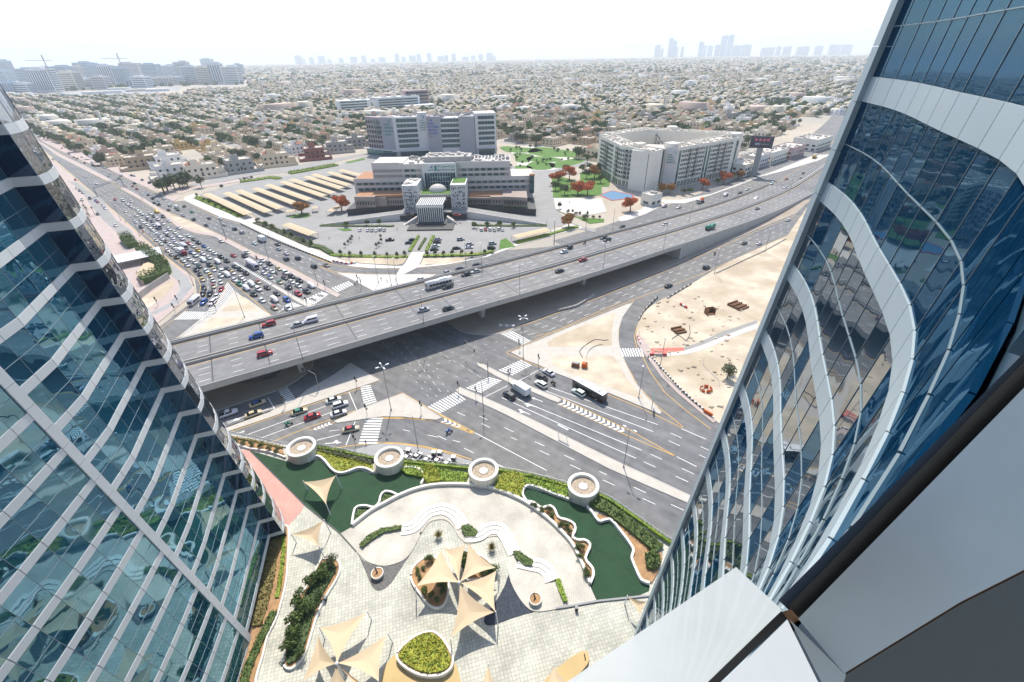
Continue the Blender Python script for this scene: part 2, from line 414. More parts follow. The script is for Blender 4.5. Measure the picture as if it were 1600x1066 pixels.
# hospital-side triangle and long footpath
kerbed('traffic_island', gs('f', [(345,510),(420,518),(600,530),(850,532),(1050,528),(1180,532),(1120,560)]) + [(-22, 205), (-58, 183)] + gs('f', [(660,668),(590,630),(480,572)]), M['stone_white'])
slab('footpath', gs('e', [(830,98),(1000,180),(1200,265),(1400,350),(1600,432)]) + gs('f', [(330,430),(470,462),(640,478),(860,478),(1030,472),(1250,452),(1599,385)]) + gs('l', [(960,800),(1280,715),(1450,670),(1330,640),(1100,730),(860,812),(700,880),(590,925),(120,990)]) + gs('f', [(1160,425),(1040,450),(860,460),(560,440),(440,425),(300,375),(150,310),(0,255)]) + gs('e', [(1450,290),(1200,180),(1000,85),(880,30)]) + gs('h', [(1400,480),(1200,390),(1090,335),(1010,360),(995,385),(1060,420),(1300,530)]), M['stone_white'], .15)
slab('entrance_walk', gs('f', [(975,345),(1090,345),(1030,470),(910,530),(850,530),(880,480),(920,440)]), M['stone_white'], .19, 0)
slab('sand_strip', gs('f', [(450,395),(560,392),(940,392),(905,440),(850,452),(560,436),(470,424)]), M['sand_plot'], .18, 0)
slab('sand_strip', gs('f', [(1075,395),(1250,392),(1450,385),(1400,415),(1250,440),(1045,452)]), M['sand_plot'], .18, 0)
# verge and frontage west of the big road
slab('pavement', [g('N',120,225), g('N',150,246), g('N',300,370), g('N',440,490), g('N',560,600), g('N',682,690), g('N',688,745), g('N',560,850), (-190, 152), (-330, 200), (-640, 560)], M['pavement_pink'], .15)
slab('parking_lane', gs('h', [(30,230),(130,300),(230,440),(330,560),(480,690),(600,720),(560,640),(440,560),(370,470),(330,390),(200,310),(110,240)]), M['asphalt_pale'], .17, 0)
slab('parking_lane', gs('e', [(60,300),(240,430),(400,560),(430,640),(330,760),(130,860),(80,850),(240,770),(330,660),(310,590),(240,520),(235,455),(100,350)]), M['concrete_grey'], .17, 0)
slab('sand_lot', gs('e', [(0,745),(255,575),(290,590),(260,640),(190,720),(80,800),(0,830)]), M['sand_plot'], .18, 0)
# median of the big left road
kerbed('median_strip', [g('N',120,190), g('N',150,212)] + gs('h', [(-60,-10),(0,22),(210,125),(430,238),(405,250),(200,150),(-5,45),(-70,8)]) + [g('N',118,196)], M['pavement_pink'])
kerbed('median_strip', gs('h', [(468,282),(500,285),(650,365),(800,462),(900,510),(1060,570),(1270,668),(1400,735),(1599,838)]) + gs('e', [(1060,390),(1280,495),(1500,612),(1660,698),(1640,720),(1480,640),(1250,520),(1050,415)]) + gs('h', [(1580,865),(1360,745),(1250,690),(1100,665),(950,610),(870,545),(790,478),(640,385),(480,295)]), M['pavement_pink'])
slab('median_sand', gs('h', [(830,480),(1010,550),(1255,668),(1130,650),(980,605),(900,545)]), M['sand_plot'], .18, 0)
# near traffic median of the queue road
kerbed('median_strip', gs('e', [(1085,620),(1105,612),(1340,742),(1450,795),(1400,805),(1320,765)]), M['pavement'])
# east verge of the left road by the villas
slab('pavement', gs('h', [(-200,-110),(0,-8),(180,75),(330,110),(450,170),(560,225),(700,290),(760,250),(600,190),(500,140),(400,80),(250,30),(0,-70),(-180,-160)]), M['pavement_pink'], .15)
slab('pavement', gs('h', [(735,285),(790,320),(860,345),(920,340),(1000,330),(1080,300),(1300,262),(1599,215),(1599,195),(1200,260),(950,290),(830,255),(760,250)]), M['pavement_pink'], .15)
slab('sand_patch', gs('h', [(770,290),(830,280),(870,300),(820,320)]), M['sand_plot'], .17, 0)
kerbed('traffic_island', gs('h', [(810,352),(900,352),(970,348),(935,385),(915,400)]), M['pavement_pink'])
# frontage of the flats and shops along the far carriageway
slab('pavement', gs('d', [(-60,618),(0,612),(150,560),(270,500),(250,450),(330,470),(480,470),(700,400),(900,330),(1100,250),(1300,200),(1600,110),(1700,60),(1550,70),(1250,190),(1000,280),(700,390),(450,440),(200,440),(120,520),(-80,590)]), M['stone_white'], .15)

# hospital plot
hosp_lot = gs('k', [(0,320),(280,290),(700,200),(950,110)]) + [(-20, 470), (40, 440)] + gs('l', [(1040,190),(1210,210),(1170,260),(1200,430),(1230,530),(1300,600),(1180,680),(860,800),(740,860),(0,895)]) + gs('f', [(300,365),(160,290),(30,235),(-60,190)]) + gs('k', [(150,700),(0,640)]) + gs('h', [(1560,500),(1330,430),(1130,345),(1170,325)])
slab('hospital_forecourt', hosp_lot, M['asphalt_pale'], .06, -0.02)
slab('back_street', gs('k', [(-500,390),(-300,350),(0,285),(280,262),(620,185),(930,115),(960,95),(640,150),(300,215),(0,255),(-300,310),(-560,365)]), M['asphalt_pale'], .10, 0)
slab('side_street', gs('l', [(1035,195),(1160,190),(1430,120),(1600,60),(1640,80),(1450,150),(1220,210),(1170,260),(1190,400),(1205,520),(1290,610),(1440,660),(1560,690),(1540,710),(1300,660),(1180,660),(1080,600),(1050,500)]), M['asphalt_pale'], .11, 0)
slab('park_paving', gs('l', [(1200,425),(1330,425),(1599,430),(1640,540),(1480,570),(1270,545),(1215,510)]), M['stone_white'], .13, 0)

# ---- painted markings
def solid(name, lines, m='paint_white', w=.18, z=.008):
    b = MB()
    for L in lines: b.strip(offset(L, w / 2), offset(L, -w / 2), [z] * len(L))
    return struct(b.build(name, M[m]))
def dashes(b, pts, w=.17, dash=3.2, gap=5.5, z=.008, zs=None, ph=0.0):
    tot = length(pts); n = max(2, int(tot / 1.0)); P = resample(pts if zs is None else [(p[0], p[1], q) for p, q in zip(pts, zs)], n); s = ph
    while s < tot:
        i0, i1 = int(s / tot * (n-1)), min(n - 1, int((s + dash) / tot * (n-1)))
        if i1 > i0:
            seg = [P[i0], P[i1]]; xy = [q[:2] for q in seg]; zz = [z if zs is None else q[2] + z for q in seg]
            b.strip(offset(xy, w / 2), offset(xy, -w / 2), zz)
        s += dash + gap
def between(A, B, f, n=60):
    a, c = resample(A, n), resample(B, n)
    return [(p[0] + (q[0]-p[0]) * f, p[1] + (q[1]-p[1]) * f) for p, q in zip(a, c)]
def zebra(name, c4, n, fill=.52, z=.012, m='paint_white'):
    A, B, C, D = c4                                        # stripes run A->D / B->C, spaced from A to B
    b = MB()
    lerp = lambda p, q, f: (p[0] + (q[0]-p[0]) * f, p[1] + (q[1]-p[1]) * f)
    for i in range(n):
        f0, f1 = i / n, (i + fill) / n
        b.sheet([lerp(A, B, f0), lerp(A, B, f1), lerp(D, C, f1), lerp(D, C, f0)], z)
    return struct(b.build(name, M[m]))
# left road: outer queue carriageway between west kerb and median, and east carriageway
WK = [g('N',150,233), g('N',300,363), g('N',440,483), g('N',560,593), g('N',690,692)]
MW = gs('h', [(-70,8),(200,150),(480,295),(640,385),(790,478),(870,545),(950,612),(1100,668),(1250,692)])
ME = gs('h', [(-60,-12),(210,122),(470,278),(800,458),(1060,566),(1270,664),(1599,834)]) + gs('e', [(1060,388),(1280,492),(1640,690)])
EK = gs('h', [(-200,-100),(180,82),(450,178),(690,296),(930,405),(1060,425),(1300,538)]) + gs('e', [(830,104),(1200,272),(1600,440)])
b = MB()
for f in (1/5, 2/5, 3/5, 4/5): dashes(b, between(WK[:4], MW, f), ph=2)
QW = gs('h', [(1100,668),(1250,692),(1599,865)]) + gs('e', [(1050,415),(1250,520),(1400,600)])
QE = gs('h', [(960,880),(1100,1040)]) + gs('e', [(640,530),(780,640),(900,730),(1060,850)])
for f in (.17, .33): dashes(b, between(gs('e', [(700,560),(860,690),(1060,850)]), gs('e', [(1085,620),(1200,690),(1330,765)]), f + .15, 30))
for f in (.25, .5, .75): dashes(b, between(gs('e', [(800,430),(1090,620),(1340,745)]), gs('e', [(1050,415),(1250,520),(1480,640)]), f, 30))
for f in (.25, .5, .75): dashes(b, between(ME, EK, f, 90), ph=1)
for f in (.33, .66): dashes(b, between(gs('e', [(480,540),(500,640),(415,800)]), gs('e', [(720,590),(690,680),(580,820)]), f, 20), gap=3)
struct(b.build('lane_markings', M['paint_white']))
solid('edge_line', [offset(WK, -.5), between(MW, WK[:4], .015), between(ME, EK, .02), between(EK, ME, .02, 80), gs('e', [(0,165),(250,370),(380,470),(470,560),(500,620),(490,690),(400,805),(280,900),(160,985)]), gs('e', [(720,590),(690,690),(590,830),(400,985),(290,1060)]), gs('e', [(735,580),(850,665),(1090,872)]), gs('f', [(200,462),(345,505),(600,522),(900,525),(1180,525)]), gs('f', [(0,300),(150,375),(300,440),(470,470),(860,484),(1250,460),(1400,425)]), gs('f', [(200,462),(480,570),(660,668)])], 'paint_yellow', .2)
def pz(k, pts, n, name='crosswalk'): return zebra(name, gs(k, pts), n)
pz('e', [(280,905),(530,900),(590,840),(370,835)], 13)
pz('e', [(80,895),(170,905),(240,855),(150,850)], 6)
pz('e', [(1120,880),(1160,830),(1350,790),(1240,750)][:4], 7)
zebra('crosswalk', gs('e', [(1360,750),(1530,670),(1570,690),(1430,790)]), 10)
zebra('crosswalk', gs('f', [(310,640),(460,580),(500,610),(360,675)]), 7)
zebra('crosswalk', gs('f', [(75,740),(240,665),(280,690),(130,775)]), 7)
zebra('crosswalk', gs('F', [(925,320),(950,440),(1025,415),(985,312)]), 9)
zebra('crosswalk', gs('F', [(440,350),(480,425),(545,398),(495,325)]), 8)
zebra('crosswalk', gs('F', [(960,505),(912,668),(1022,668),(1060,508)]), 10)
zebra('crosswalk', gs('F', [(1325,440),(1500,350),(1560,395),(1400,480)]), 11)
zebra('crosswalk', gs('i', [(1005,460),(1200,365),(1310,395),(1130,500)]), 10)
zebra('crosswalk', gs('i', [(1275,310),(1470,222),(1560,268),(1390,355)]), 9)
zebra('crosswalk', gs('i', [(1285,8),(1480,105),(1550,72),(1380,-20)]), 11)
zebra('crosswalk', gs('j', [(745,375),(905,375),(925,432),(770,432)]), 9)
# hatch beside the queue island, and chevrons between carriageways
zebra('hatch_marking', gs('e', [(725,592),(520,880),(600,880),(775,665)]), 22, .4)
zebra('hatch_marking', gs('e', [(520,880),(290,1066),(420,1015),(600,880)]), 16, .4)
zebra('hatch_marking', gs('e', [(770,430),(1085,618),(1100,605),(790,425)]), 22, .45)
def chevrons(name, A, B, n, z=.012):
    b = MB(); a, c = resample(A, n + 2), resample(B, n + 2)
    for i in range(n):
        m0 = ((a[i+1][0] + c[i+1][0]) / 2, (a[i+1][1] + c[i+1][1]) / 2)
        for s in (a, c):
            p, q = s[i], s[i+1]; f = .5
            p2 = (p[0] + (q[0]-p[0]) * f, p[1] + (q[1]-p[1]) * f); m2 = (m0[0] - (q[0]-p[0]) * (1-f), m0[1] - (q[1]-p[1]) * (1-f))
            b.sheet([p, p2, m0, m2], z)
    return struct(b.build(name, M['paint_white']))
chevrons('chevron_marking', gs('G', [(668,480),(1020,650)]), gs('G', [(640,505),(1000,668)]), 14)
chevrons('chevron_marking', gs('F', [(1425,508),(1560,570)]), gs('F', [(1400,530),(1545,575)]), 4)
chevrons('chevron_marking', gs('F', [(745,530),(620,580)]), gs('F', [(760,545),(630,592)]), 5)
# near roads
b = MB()
GL = lambda pts: gs('G', pts)
solid('lane_line', [GL([(600,418),(1160,612)]), GL([(560,430),(1135,648)]), GL([(430,480),(1075,745)]), GL([(345,470),(1045,787)]), GL([(255,470),(395,400)]), GL([(440,382),(555,318)]), GL([(200,650),(580,850)]), GL([(1250,775),(1360,830)]), GL([(1280,632),(1410,688)])], w=.2)
for s, e in (((1225,655),(1900,960)), ((1215,695),(1850,990)), ((1120,765),(1800,1075)), ((1085,805),(1750,1105)), ((100,540),(1800,1330)), ((215,560),(1800,1290)), ((0,662),(1700,1480)), ((480,690),(1900,1250))):
    if s[0] in (100, 215, 0): dashes(b, resample(GL([s, e]), 60), dash=3.0, gap=6.5, ph=1.5)
    elif s[0] != 480: dashes(b, resample(GL([s, e]), 60), dash=3.2, gap=6)
for k in range(1, 5):                                       # guide dashes across the junction
    f = k / 5
    A, B = gs('i', [(230,80),(640,80)]), gs('i', [(680,600),(900,470)])
    st = (A[0][0] + (A[1][0]-A[0][0]) * f, A[0][1] + (A[1][1]-A[0][1]) * f); en = (B[0][0] + (B[1][0]-B[0][0]) * f, B[0][1] + (B[1][1]-B[0][1]) * f)
    dashes(b, resample([st, en], 60), dash=1.6, gap=2.6, w=.11)
for st, en in (((600,235),(1040,410)), ((780,160),(1130,372)), ((690,210),(1290,70)), ((760,260),(1340,120))):
    dashes(b, resample(gs('i', [st, en]), 60), dash=1.6, gap=2.6, w=.11)
for s, e in (((390,492),(250,545)), ((520,395),(330,470))): dashes(b, resample(gs('F', [s, e]), 30), gap=4)
solid('lane_line', [gs('F', [(245,610),(750,425)]), gs('F', [(330,628),(760,470)]), gs('F', [(420,460),(375,385)]), gs('F', [(905,462),(858,352)]), gs('F', [(840,670),(895,528)]), gs('F', [(130,530),(420,445)]), gs('F', [(665,640),(805,605)])], w=.2)
for s, e in (((1180,577),(1520,650)),((740,585),(860,570))): dashes(b, resample(gs('F', [s, e]), 30), gap=5)
struct(b.build('lane_markings', M['paint_white']))
solid('edge_line', [gs('F', [(120,600),(400,505),(700,405),(905,336),(1045,288),(870,180)]), gs('F', [(390,655),(520,600),(640,555),(770,510),(940,448),(1178,358),(1290,425),(1420,500),(1600,600)]), gs('F', [(740,690),(900,668),(1050,655),(1200,665),(1400,700),(1700,810)]), gs('F', [(620,582),(800,525),(1000,503),(1150,505),(1300,515),(1450,545),(1590,600)]), gs('i', [(290,715),(500,712),(700,730),(900,775),(1070,830)]), gs('i', [(260,915),(450,918),(650,945),(850,990),(1050,1055)]), gs('i', [(780,675),(1075,830)]), GL([(370,238),(530,305),(710,372),(900,455),(1060,520),(1285,628)]), GL([(370,236),(500,182),(735,75),(960,-25)]), gs('j', [(845,40),(775,130),(742,240),(738,310),(752,395),(800,500),(870,630),(990,760),(1190,922)]), gs('j', [(868,220),(850,300),(865,365),(905,430),(960,540),(1060,680),(1200,800),(1380,935)]), GL([(655,472),(1030,650),(1255,778)]), GL([(635,503),(1000,668),(1255,778)])], 'paint_yellow', .2)
def arrow(p, q, turn=0, z=.012):
    p, q = Vector(p), Vector(q); d = (q - p); L = d.length; d.normalize(); n = Vector((-d.y, d.x)); b = MB()
    P = lambda u, v: tuple(p + d * u * L + n * v)
    b.sheet([P(0,-.12), P(.7,-.12), P(.7,.12), P(0,.12)], z); b.sheet([P(.7,-.45), P(1,0), P(.7,.45)], z)
    if turn: b.sheet([P(.45, .12*turn), P(.62, .12*turn), P(.75, .9*turn), P(.6, 1.0*turn)][::1], z)
    return struct(b.build('lane_arrow', M['paint_white']))
for k, p, q, tn in (('G',(495,560),(430,530),1),('G',(530,520),(460,500),1),('F',(715,660),(815,652),1),('F',(135,540),(215,510),1),('F',(190,600),(240,585),0),('G',(560,492),(500,470),0)):
    arrow(g(k, *p), g(k, *q), tn)
# service road beside the ramp
SN = gs('c', [(60,1030),(230,990),(880,748),(1370,553)]) + gs('d', [(820,808),(1130,672),(1400,565)])
SS = gs('c', [(300,1100),(480,1062),(1120,795)]) + gs('d', [(620,1062),(880,945),(1330,742)])
solid('edge_line', [offset(SN, -.4), offset(SS, .4)], 'paint_yellow', .2)
b = MB()
for f in (.25, .5, .75): dashes(b, between(SN, SS, f, 90), gap=6)
struct(b.build('lane_markings', M['paint_white']))
# far carriageway lanes on the level ground
b = MB()
grd = [DK[i] for i in range(_i1, len(DK))]
for q in (24, 28, 32): dashes(b, offset([DK[i] for i in range(_i1 - 4, len(DK))], q), gap=6.5)
struct(b.build('lane_markings', M['paint_white']))
# ------------------------------------------------------------------ flyover
fly = thing('flyover', 'long concrete highway flyover of two carriageways crossing above the junction', 'flyover')
nb = _i1 + 1
mat('deck_asphalt', (.19, .19, .195), .85, var=.12, scale=.06, var2=(.015, (.215, .21, .205)))
br = DK[:nb + 1]; bz = DZ[:nb + 1]
streaks('deck_asphalt', R(33), .2)
MB().ribbon(br, 2 * HW, [z - 1.1 for z in bz], bz).build('deck', M['deck_asphalt'], fly)
gb = MB(); gb.ribbon(offset(br, -8.2), 9.5, [z - 2.6 for z in bz], [z - 1.12 for z in bz]); gb.build('girder', M['concrete'], fly)
gb = MB(); gb.ribbon(offset(br, 8.2), 9.5, [z - 2.6 for z in bz], [z - 1.12 for z in bz]); gb.build('girder', M['concrete'], fly)
rp, rz_ = DK[nb:_i2 + 1], DZ[nb:_i2 + 1]
MB().strip(offset(rp, HW), offset(rp, -HW), rz_).build('ramp', M['deck_asphalt'], fly)
mat('wall_panel', (.42, .41, .39), .9, var=.12, scale=.35, bump=.6, bscale=.8)
for d in (-HW - .2, HW + .2):
    # retaining wall of separate precast panels
    P = offset(rp, d); n = int(length(P) / 3.0); Q = resample([(p[0], p[1], z) for p, z in zip(P, rz_)], n)
    for i in range(n - 1):
        if Q[i][2] < .5: continue
        MB().ribbon([Q[i][:2], (Q[i][0] + (Q[i+1][0]-Q[i][0]) * .985, Q[i][1] + (Q[i+1][1]-Q[i][1]) * .985)], .34 + .05 * (i % 2), -.05, [Q[i][2] - .02, Q[i+1][2] - .02]).build('wall_panel', M['wall_panel'], fly)
# abutment
c0 = DK[nb]; t0 = Vector((DK[nb+1][0] - c0[0], DK[nb+1][1] - c0[1])).normalized(); nn = Vector((-t0.y, t0.x))
def local(c, a, b): return (c[0] + t0.x * a + nn.x * b, c[1] + t0.y * a + nn.y * b)
MB().prism([local(c0, 0, -HW - .5), local(c0, 2.2, -HW - .5), local(c0, 2.2, HW + .5), local(c0, 0, HW + .5)], -.05, DZ[nb] - 1.15).build('abutment', M['concrete'], fly)
full, fz = DK[:_i2 + 1], DZ[:_i2 + 1]
for d in (-HW - .15, HW + .15):
    MB().ribbon(offset(full, d), .42, [z - 1.25 for z in fz], [z + .95 for z in fz]).build('parapet', M['concrete'], fly)
MB().ribbon(offset(full, HW - 1.1), .3, [z for z in fz], [z + .9 for z in fz]).build('barrier', M['concrete_grey'], fly)
for d in (-.85, .85):
    MB().ribbon(offset(DK, d), .32, [z - .1 for z in DZ], [z + .9 for z in DZ]).build('median_barrier', M['concrete'], fly)
MB().strip(offset(DK, .7), offset(DK, -.7), [z + .25 for z in DZ]).build('median_fill', M['concrete_grey'], fly)
b = MB()
for q in (-5.7, -9.4, -13.1, 5.7, 9.4, 13.1): dashes(b, offset(DK, q), zs=DZ, gap=6.2, z=.012, ph=2)
for q in (-16.0, 2.0): b.strip(offset(DK, q + .1), offset(DK, q - .1), [z + .012 for z in DZ])
b.build('lane_marking', M['paint_white'], fly, kind='stuff')
b = MB()
for q in (-2.0, 15.2): b.strip(offset(DK, q + .11), offset(DK, q - .11), [z + .012 for z in DZ])
b.build('edge_marking', M['paint_yellow'], fly, kind='stuff')
for q in range(12):
    i = min(range(len(br)), key=lambda i: abs(_L[i] - (40 + q * 22))); P_ = br[i]; t_ = Vector((br[min(i+1, nb)][0] - br[max(i-1, 0)][0], br[min(i+1, nb)][1] - br[max(i-1, 0)][1])).normalized()
    for s0, s1 in ((-16.7, -1.2), (1.2, 15.6)):
        MB().ribbon([(P_[0] - t_.y * s0, P_[1] + t_.x * s0), (P_[0] - t_.y * s1, P_[1] + t_.x * s1)], .35, bz[i] - .05, bz[i] + .016).build('expansion_joint', M['dark_metal'], fly)
rb = MB()
for d in (-HW - .15, HW + .15):
    P = offset(full, d)
    for i in range(0, len(P) - 1):
        rb.tube((*P[i], fz[i] + 1.25), (*P[i+1], fz[i+1] + 1.25), .05, n=5, cap=False)
rb.build('railing', M['pole_grey'], fly, kind='stuff')
def pier(p, z):
    pb = MB(); i = nearest_s(p)
    t = Vector((DK[i+1][0] - DK[i][0], DK[i+1][1] - DK[i][1])).normalized(); n = Vector((-t.y, t.x))
    prof = [(0, 1.5), (.35, 1.5), (.6, 1.7), (.8, 2.4), (.93, 3.6), (1, 4.4)]; k = len(pb.v)
    for f, hw in prof:
        for a, q in ((-.85, -hw), (.85, -hw), (.85, hw), (-.85, hw)):
            pb.v.append((p[0] + t.x*a + n.x*q, p[1] + t.y*a + n.y*q, -.1 + f * (z + .1)))
    for j in range(len(prof) - 1):
        pb.f += [(k+4*j+e, k+4*j+(e+1)%4, k+4*j+4+(e+1)%4, k+4*j+4+e) for e in range(4)]
    pb.build('pier', M['concrete'], fly)
for kk, X, Y in (('c', 738, 682), ('b', 1240, 545), ('a', 1170, 690)):
    p = g(kk, X, Y); i = nearest_s(p)
    s0 = _L[i]
    near = offset(DK, -8.2)[i]; farp = offset(DK, 8.2)[i]
    pier(near, DZ[i] - 2.58); pier(farp, DZ[i] - 2.58)

# ------------------------------------------------------------------ street lamps and signals
def lamp_proto(h, arms, reach):
    r = thing('street_lamp', 'x', 'street lamp', (0, 0, -500))
    p = MB().tube((0,0,0), (0,0,h), .13, .07).tube((0,0,0), (0,0,.5), .25).build('pole', M['pole_grey'], r)
    ch = [p]
    for a in arms:
        c, s = math.cos(a), math.sin(a)
        hd = MB().tube((0,0,h - .1), (c*reach, s*reach, h + .25), .05, n=6).hexa([(c*reach*q - s*e, s*reach*q + c*e, z) for z in (h+.16, h+.34) for q, e in ((.8,-.2),(1.5,-.2),(1.5,.2),(.8,.2))]).build('lamp_head', M['white_metal'], r)
        ch.append(hd)
    register(r, *ch); return r
L1, L2, L4 = lamp_proto(12.5, [math.pi/2], 1.1), lamp_proto(13, [0, math.pi], 1.2), lamp_proto(16, [k * math.pi/2 + .4 for k in range(4)], 1.3)
lamps = [  # proto, survey point, level, heading, label
 (L2,'c',172,765,9.0,.6,'twin lamp post on the near parapet of the flyover above the pale pier'), (L2,'c',865,552,8.2,.6,'twin lamp post on the near flyover parapet, mid-span beside the red car'), (L2,'c',1365,386,7.7,.6,'twin lamp post on the near parapet where the flyover meets its ramp wall'),
 (L2,'b',760,572,9.4,.6,'twin lamp post on the near flyover parapet over the dark underpass'), (L2,'a',1245,545,9.4,.6,'twin lamp post on the near flyover parapet closest to the glass tower'),
 (L4,'i',380,645,.15,.2,'four-armed tall lamp on the pale triangular island'), (L4,'G',458,265,.15,.5,'four-armed tall lamp at the crossing corner of the wide island'),
 (L1,'j',878,720,.15,2.6,'lamp post on the sandy island beside the curved slip road'), (L1,'j',1025,512,.12,2.6,'lamp post on the construction plot beside the red barrier'),
 (L2,'G',980,832,.15,-.7,'twin lamp post on the long pale median of the near road'), (L1,'i',1150,690,.01,2.4,'lamp post standing between the two near crosswalks'),
 (L1,'e',865,885,.15,1.0,'tall lamp on the sandy triangle island by the queue'), (L1,'e',440,615,.15,.6,'lamp post on the pink kerb where the queue bends'), (L1,'e',195,385,.15,.6,'lamp post on the pink verge opposite the clipped hedge'),
 (L1,'e',715,235,.15,.6,'lamp post at the tip of the sandy median'), (L1,'e',1065,395,.15,.6,'lamp post on the pale median beside the white coach'), (L1,'e',1475,617,.15,.6,'lamp post at the head of the middle queue'),
 (L1,'e',1270,822,.15,.6,'lamp post at the island end by the flyover'), (L1,'h',635,690,.15,.6,'lamp post on the pink verge beside the parking lane'), (L1,'h',835,866,.15,.6,'lamp post on the pink verge above the hedge corner'),
 (L1,'h',475,556,.15,.6,'lamp post near the zebra of the parking lane'), (L1,'h',655,382,.15,.6,'lamp post on the median beyond the gantry'), (L1,'h',1350,712,.15,.6,'lamp post on the median end near a white taxi'),
 (L1,'f',808,622,.15,.3,'tallest lamp post on the white pavement before the hospital walk'), (L1,'f',700,597,.15,.3,'lamp post on the white pavement left of the walk'), (L1,'f',858,612,.15,.3,'lamp post on the white pavement close to the flyover edge'),
 (L1,'f',1430,460,.15,.3,'lamp post by the slip road under the hedge'), (L1,'l',605,1035,9.2,.3,'lamp post on the far parapet over the bus'), (L1,'l',1205,812,8.0,.3,'lamp post on the far parapet near the carport'), (L1,'c',455,335,8.0,.3,'lamp post on the far parapet by the long hedge'),
 (L1,'c',945,212,5.0,.3,'lamp post on the far barrier near the grey pickup'), (L1,'c',722,208,.15,.3,'lamp post at the side street corner by the orange tree'), (L1,'d',210,425,.15,.3,'lamp post beside the white gatehouse'),
 (L2,'d',512,640,4.8,.6,'twin lamp post in the highway median by the green tanker'), (L2,'d',1345,390,.4,.6,'twin lamp post in the far highway median'), (L1,'d',725,1055,.12,2.2,'lamp post on the sandy kerb of the service road'), (L1,'d',1145,872,.12,2.2,'lamp post on the kerb close to the right tower'),
 (L1,'i',607,985,.15,1.2,'white lamp post at the kerb by the parked white carts'), (L1,'N',1000,215,.15,.6,'lamp post') ]
for P, k, x, y, z, rz, lab in lamps[:-1]:
    X, Y = g(k, x, y, z); dup(P, (X, Y, z), rz, lab, 'street lamps over the roads')
for P in (L1, L2, L4):
    for c in CH[P.name]: bpy.data.objects.remove(c)
    bpy.data.objects.remove(P)
mat('signal_black', (.02, .02, .02), .5); mat('signal_red', (.5, .02, .02), .4)
def mast(base, tip, h, label):
    r = thing('signal_mast', label, 'traffic signal', (*base, .15), 0, 'signal masts over the junction')
    dx, dy = tip[0] - base[0], tip[1] - base[1]
    MB().tube((0,0,0), (0,0,h), .14, .11).build('pole', M['pole_grey'], r)
    MB().tube((0,0,h), (dx, dy, h + .5), .1, .06).build('arm', M['pole_grey'], r)
    for f in (.55, .95, 0):
        x, y = dx * f, dy * f; z = h + .5 * f - 1.3 if f else 3.0
        a = MB().box(x, y + (.25 if f == 0 else 0), z, .4, .3, 1.1).build('signal_head', M['signal_black'], r)
        MB().lathe([(.0,-.12),(.12,-.12),(.12,.0),(0,.0)], 0, 0, 0, 10).build('signal_lens', M['signal_red'], a, loc=(x, y + (.25 if f == 0 else 0) + .1, z + .9))
mast(g('i',1187,355,.15), g('i',985,60,6.5), 6.0, 'signal mast with long arm on the short median by the crosswalk')
mast(g('F',682,335,.15), g('F',575,208,6.5), 6.0, 'signal mast with bent arm on the pale strip under the flyover')
mast(g('e',1270,690,.15), g('e',1200,640,6.2), 5.6, 'signal mast at the stop line of the middle queue')
mast(g('f',560,640,.15), g('f',500,600,6.2), 5.6, 'signal mast at the crosswalk below the white pavement')
def signal_post(k, x, y, label):
    X, Y = g(k, x, y, .15); r = thing('signal_post', label, 'traffic signal', (X, Y, .15), 0, 'short signal posts at the crossings')
    MB().tube((0,0,0), (0,0,3.2), .08, n=6).build('pole', M['pole_grey'], r)
    MB().box(0, 0, 3.2, .42, .36, 1.15).build('signal_head', M['signal_black'], r)
    MB().box(.36, 0, 2.3, .3, .3, .7).build('signal_head', M['signal_black'], r)
for k, x, y, l in (('i',940,495,'signal post on the nose of the long median'),('i',1085,540,'signal post by yellow paving of the long median'),('i',180,690,'signal post at the lower edge of the triangle island'),('i',630,660,'signal post at the right corner of the triangle island'),
  ('i',95,455,'signal post at the small crosswalk near the flyover shadow'),('i',85,945,'signal post by the fence at the near crosswalk'),('j',182,488,'signal post on the wide island beside the first white car'),('j',48,385,'signal post at the tip of the wide island'),('i',1355,395,'signal post on the short median beside walkers'),
  ('e',630,835,'signal post at the left end of the kerb crosswalk'),('e',315,775,'signal post by the yellow strip on the pink kerb'),('e',145,790,'signal post on the small sand lot'),('e',290,845,'signal post with two heads near the tower foot'),('e',1385,790,'signal post on the island nose at the flyover'),('f',530,600,'signal post at the white pavement corner'),('f',260,650,'signal post in the median between the two crosswalks'),('F',480,440,'signal post in front of the dark crosswalk')):
    signal_post(k, x, y, l)
# sign gantry across the queue carriageway
A0, B0 = g('h', 280, 360, .15), g('h', 500, 275, .15)
gy = thing('sign_gantry', 'grey steel gantry of trusses spanning the busy carriageway', 'gantry', (*A0, .15))
dx, dy = B0[0] - A0[0], B0[1] - A0[1]
for q in (0, 1): MB().tube((dx*q, dy*q, 0), (dx*q, dy*q, 7), .3).build('leg', M['pole_grey'], gy)
tb = MB()
for h in (6.2, 7.6):
    for s in (-.6, .6): tb.tube((s, s, h), (dx + s, dy + s, h), .14, n=6)
for i in range(14):
    f = i / 13
    tb.tube((dx*f - .6, dy*f - .6, 6.2), (dx*min(f+.07,1) - .6, dy*min(f+.07,1) - .6, 7.6), .1, n=5).tube((dx*f-.6, dy*f-.6, 7.6), (dx*f+.6, dy*f+.6, 7.6), .1, n=5)
tb.build('truss', M['pole_grey'], gy)
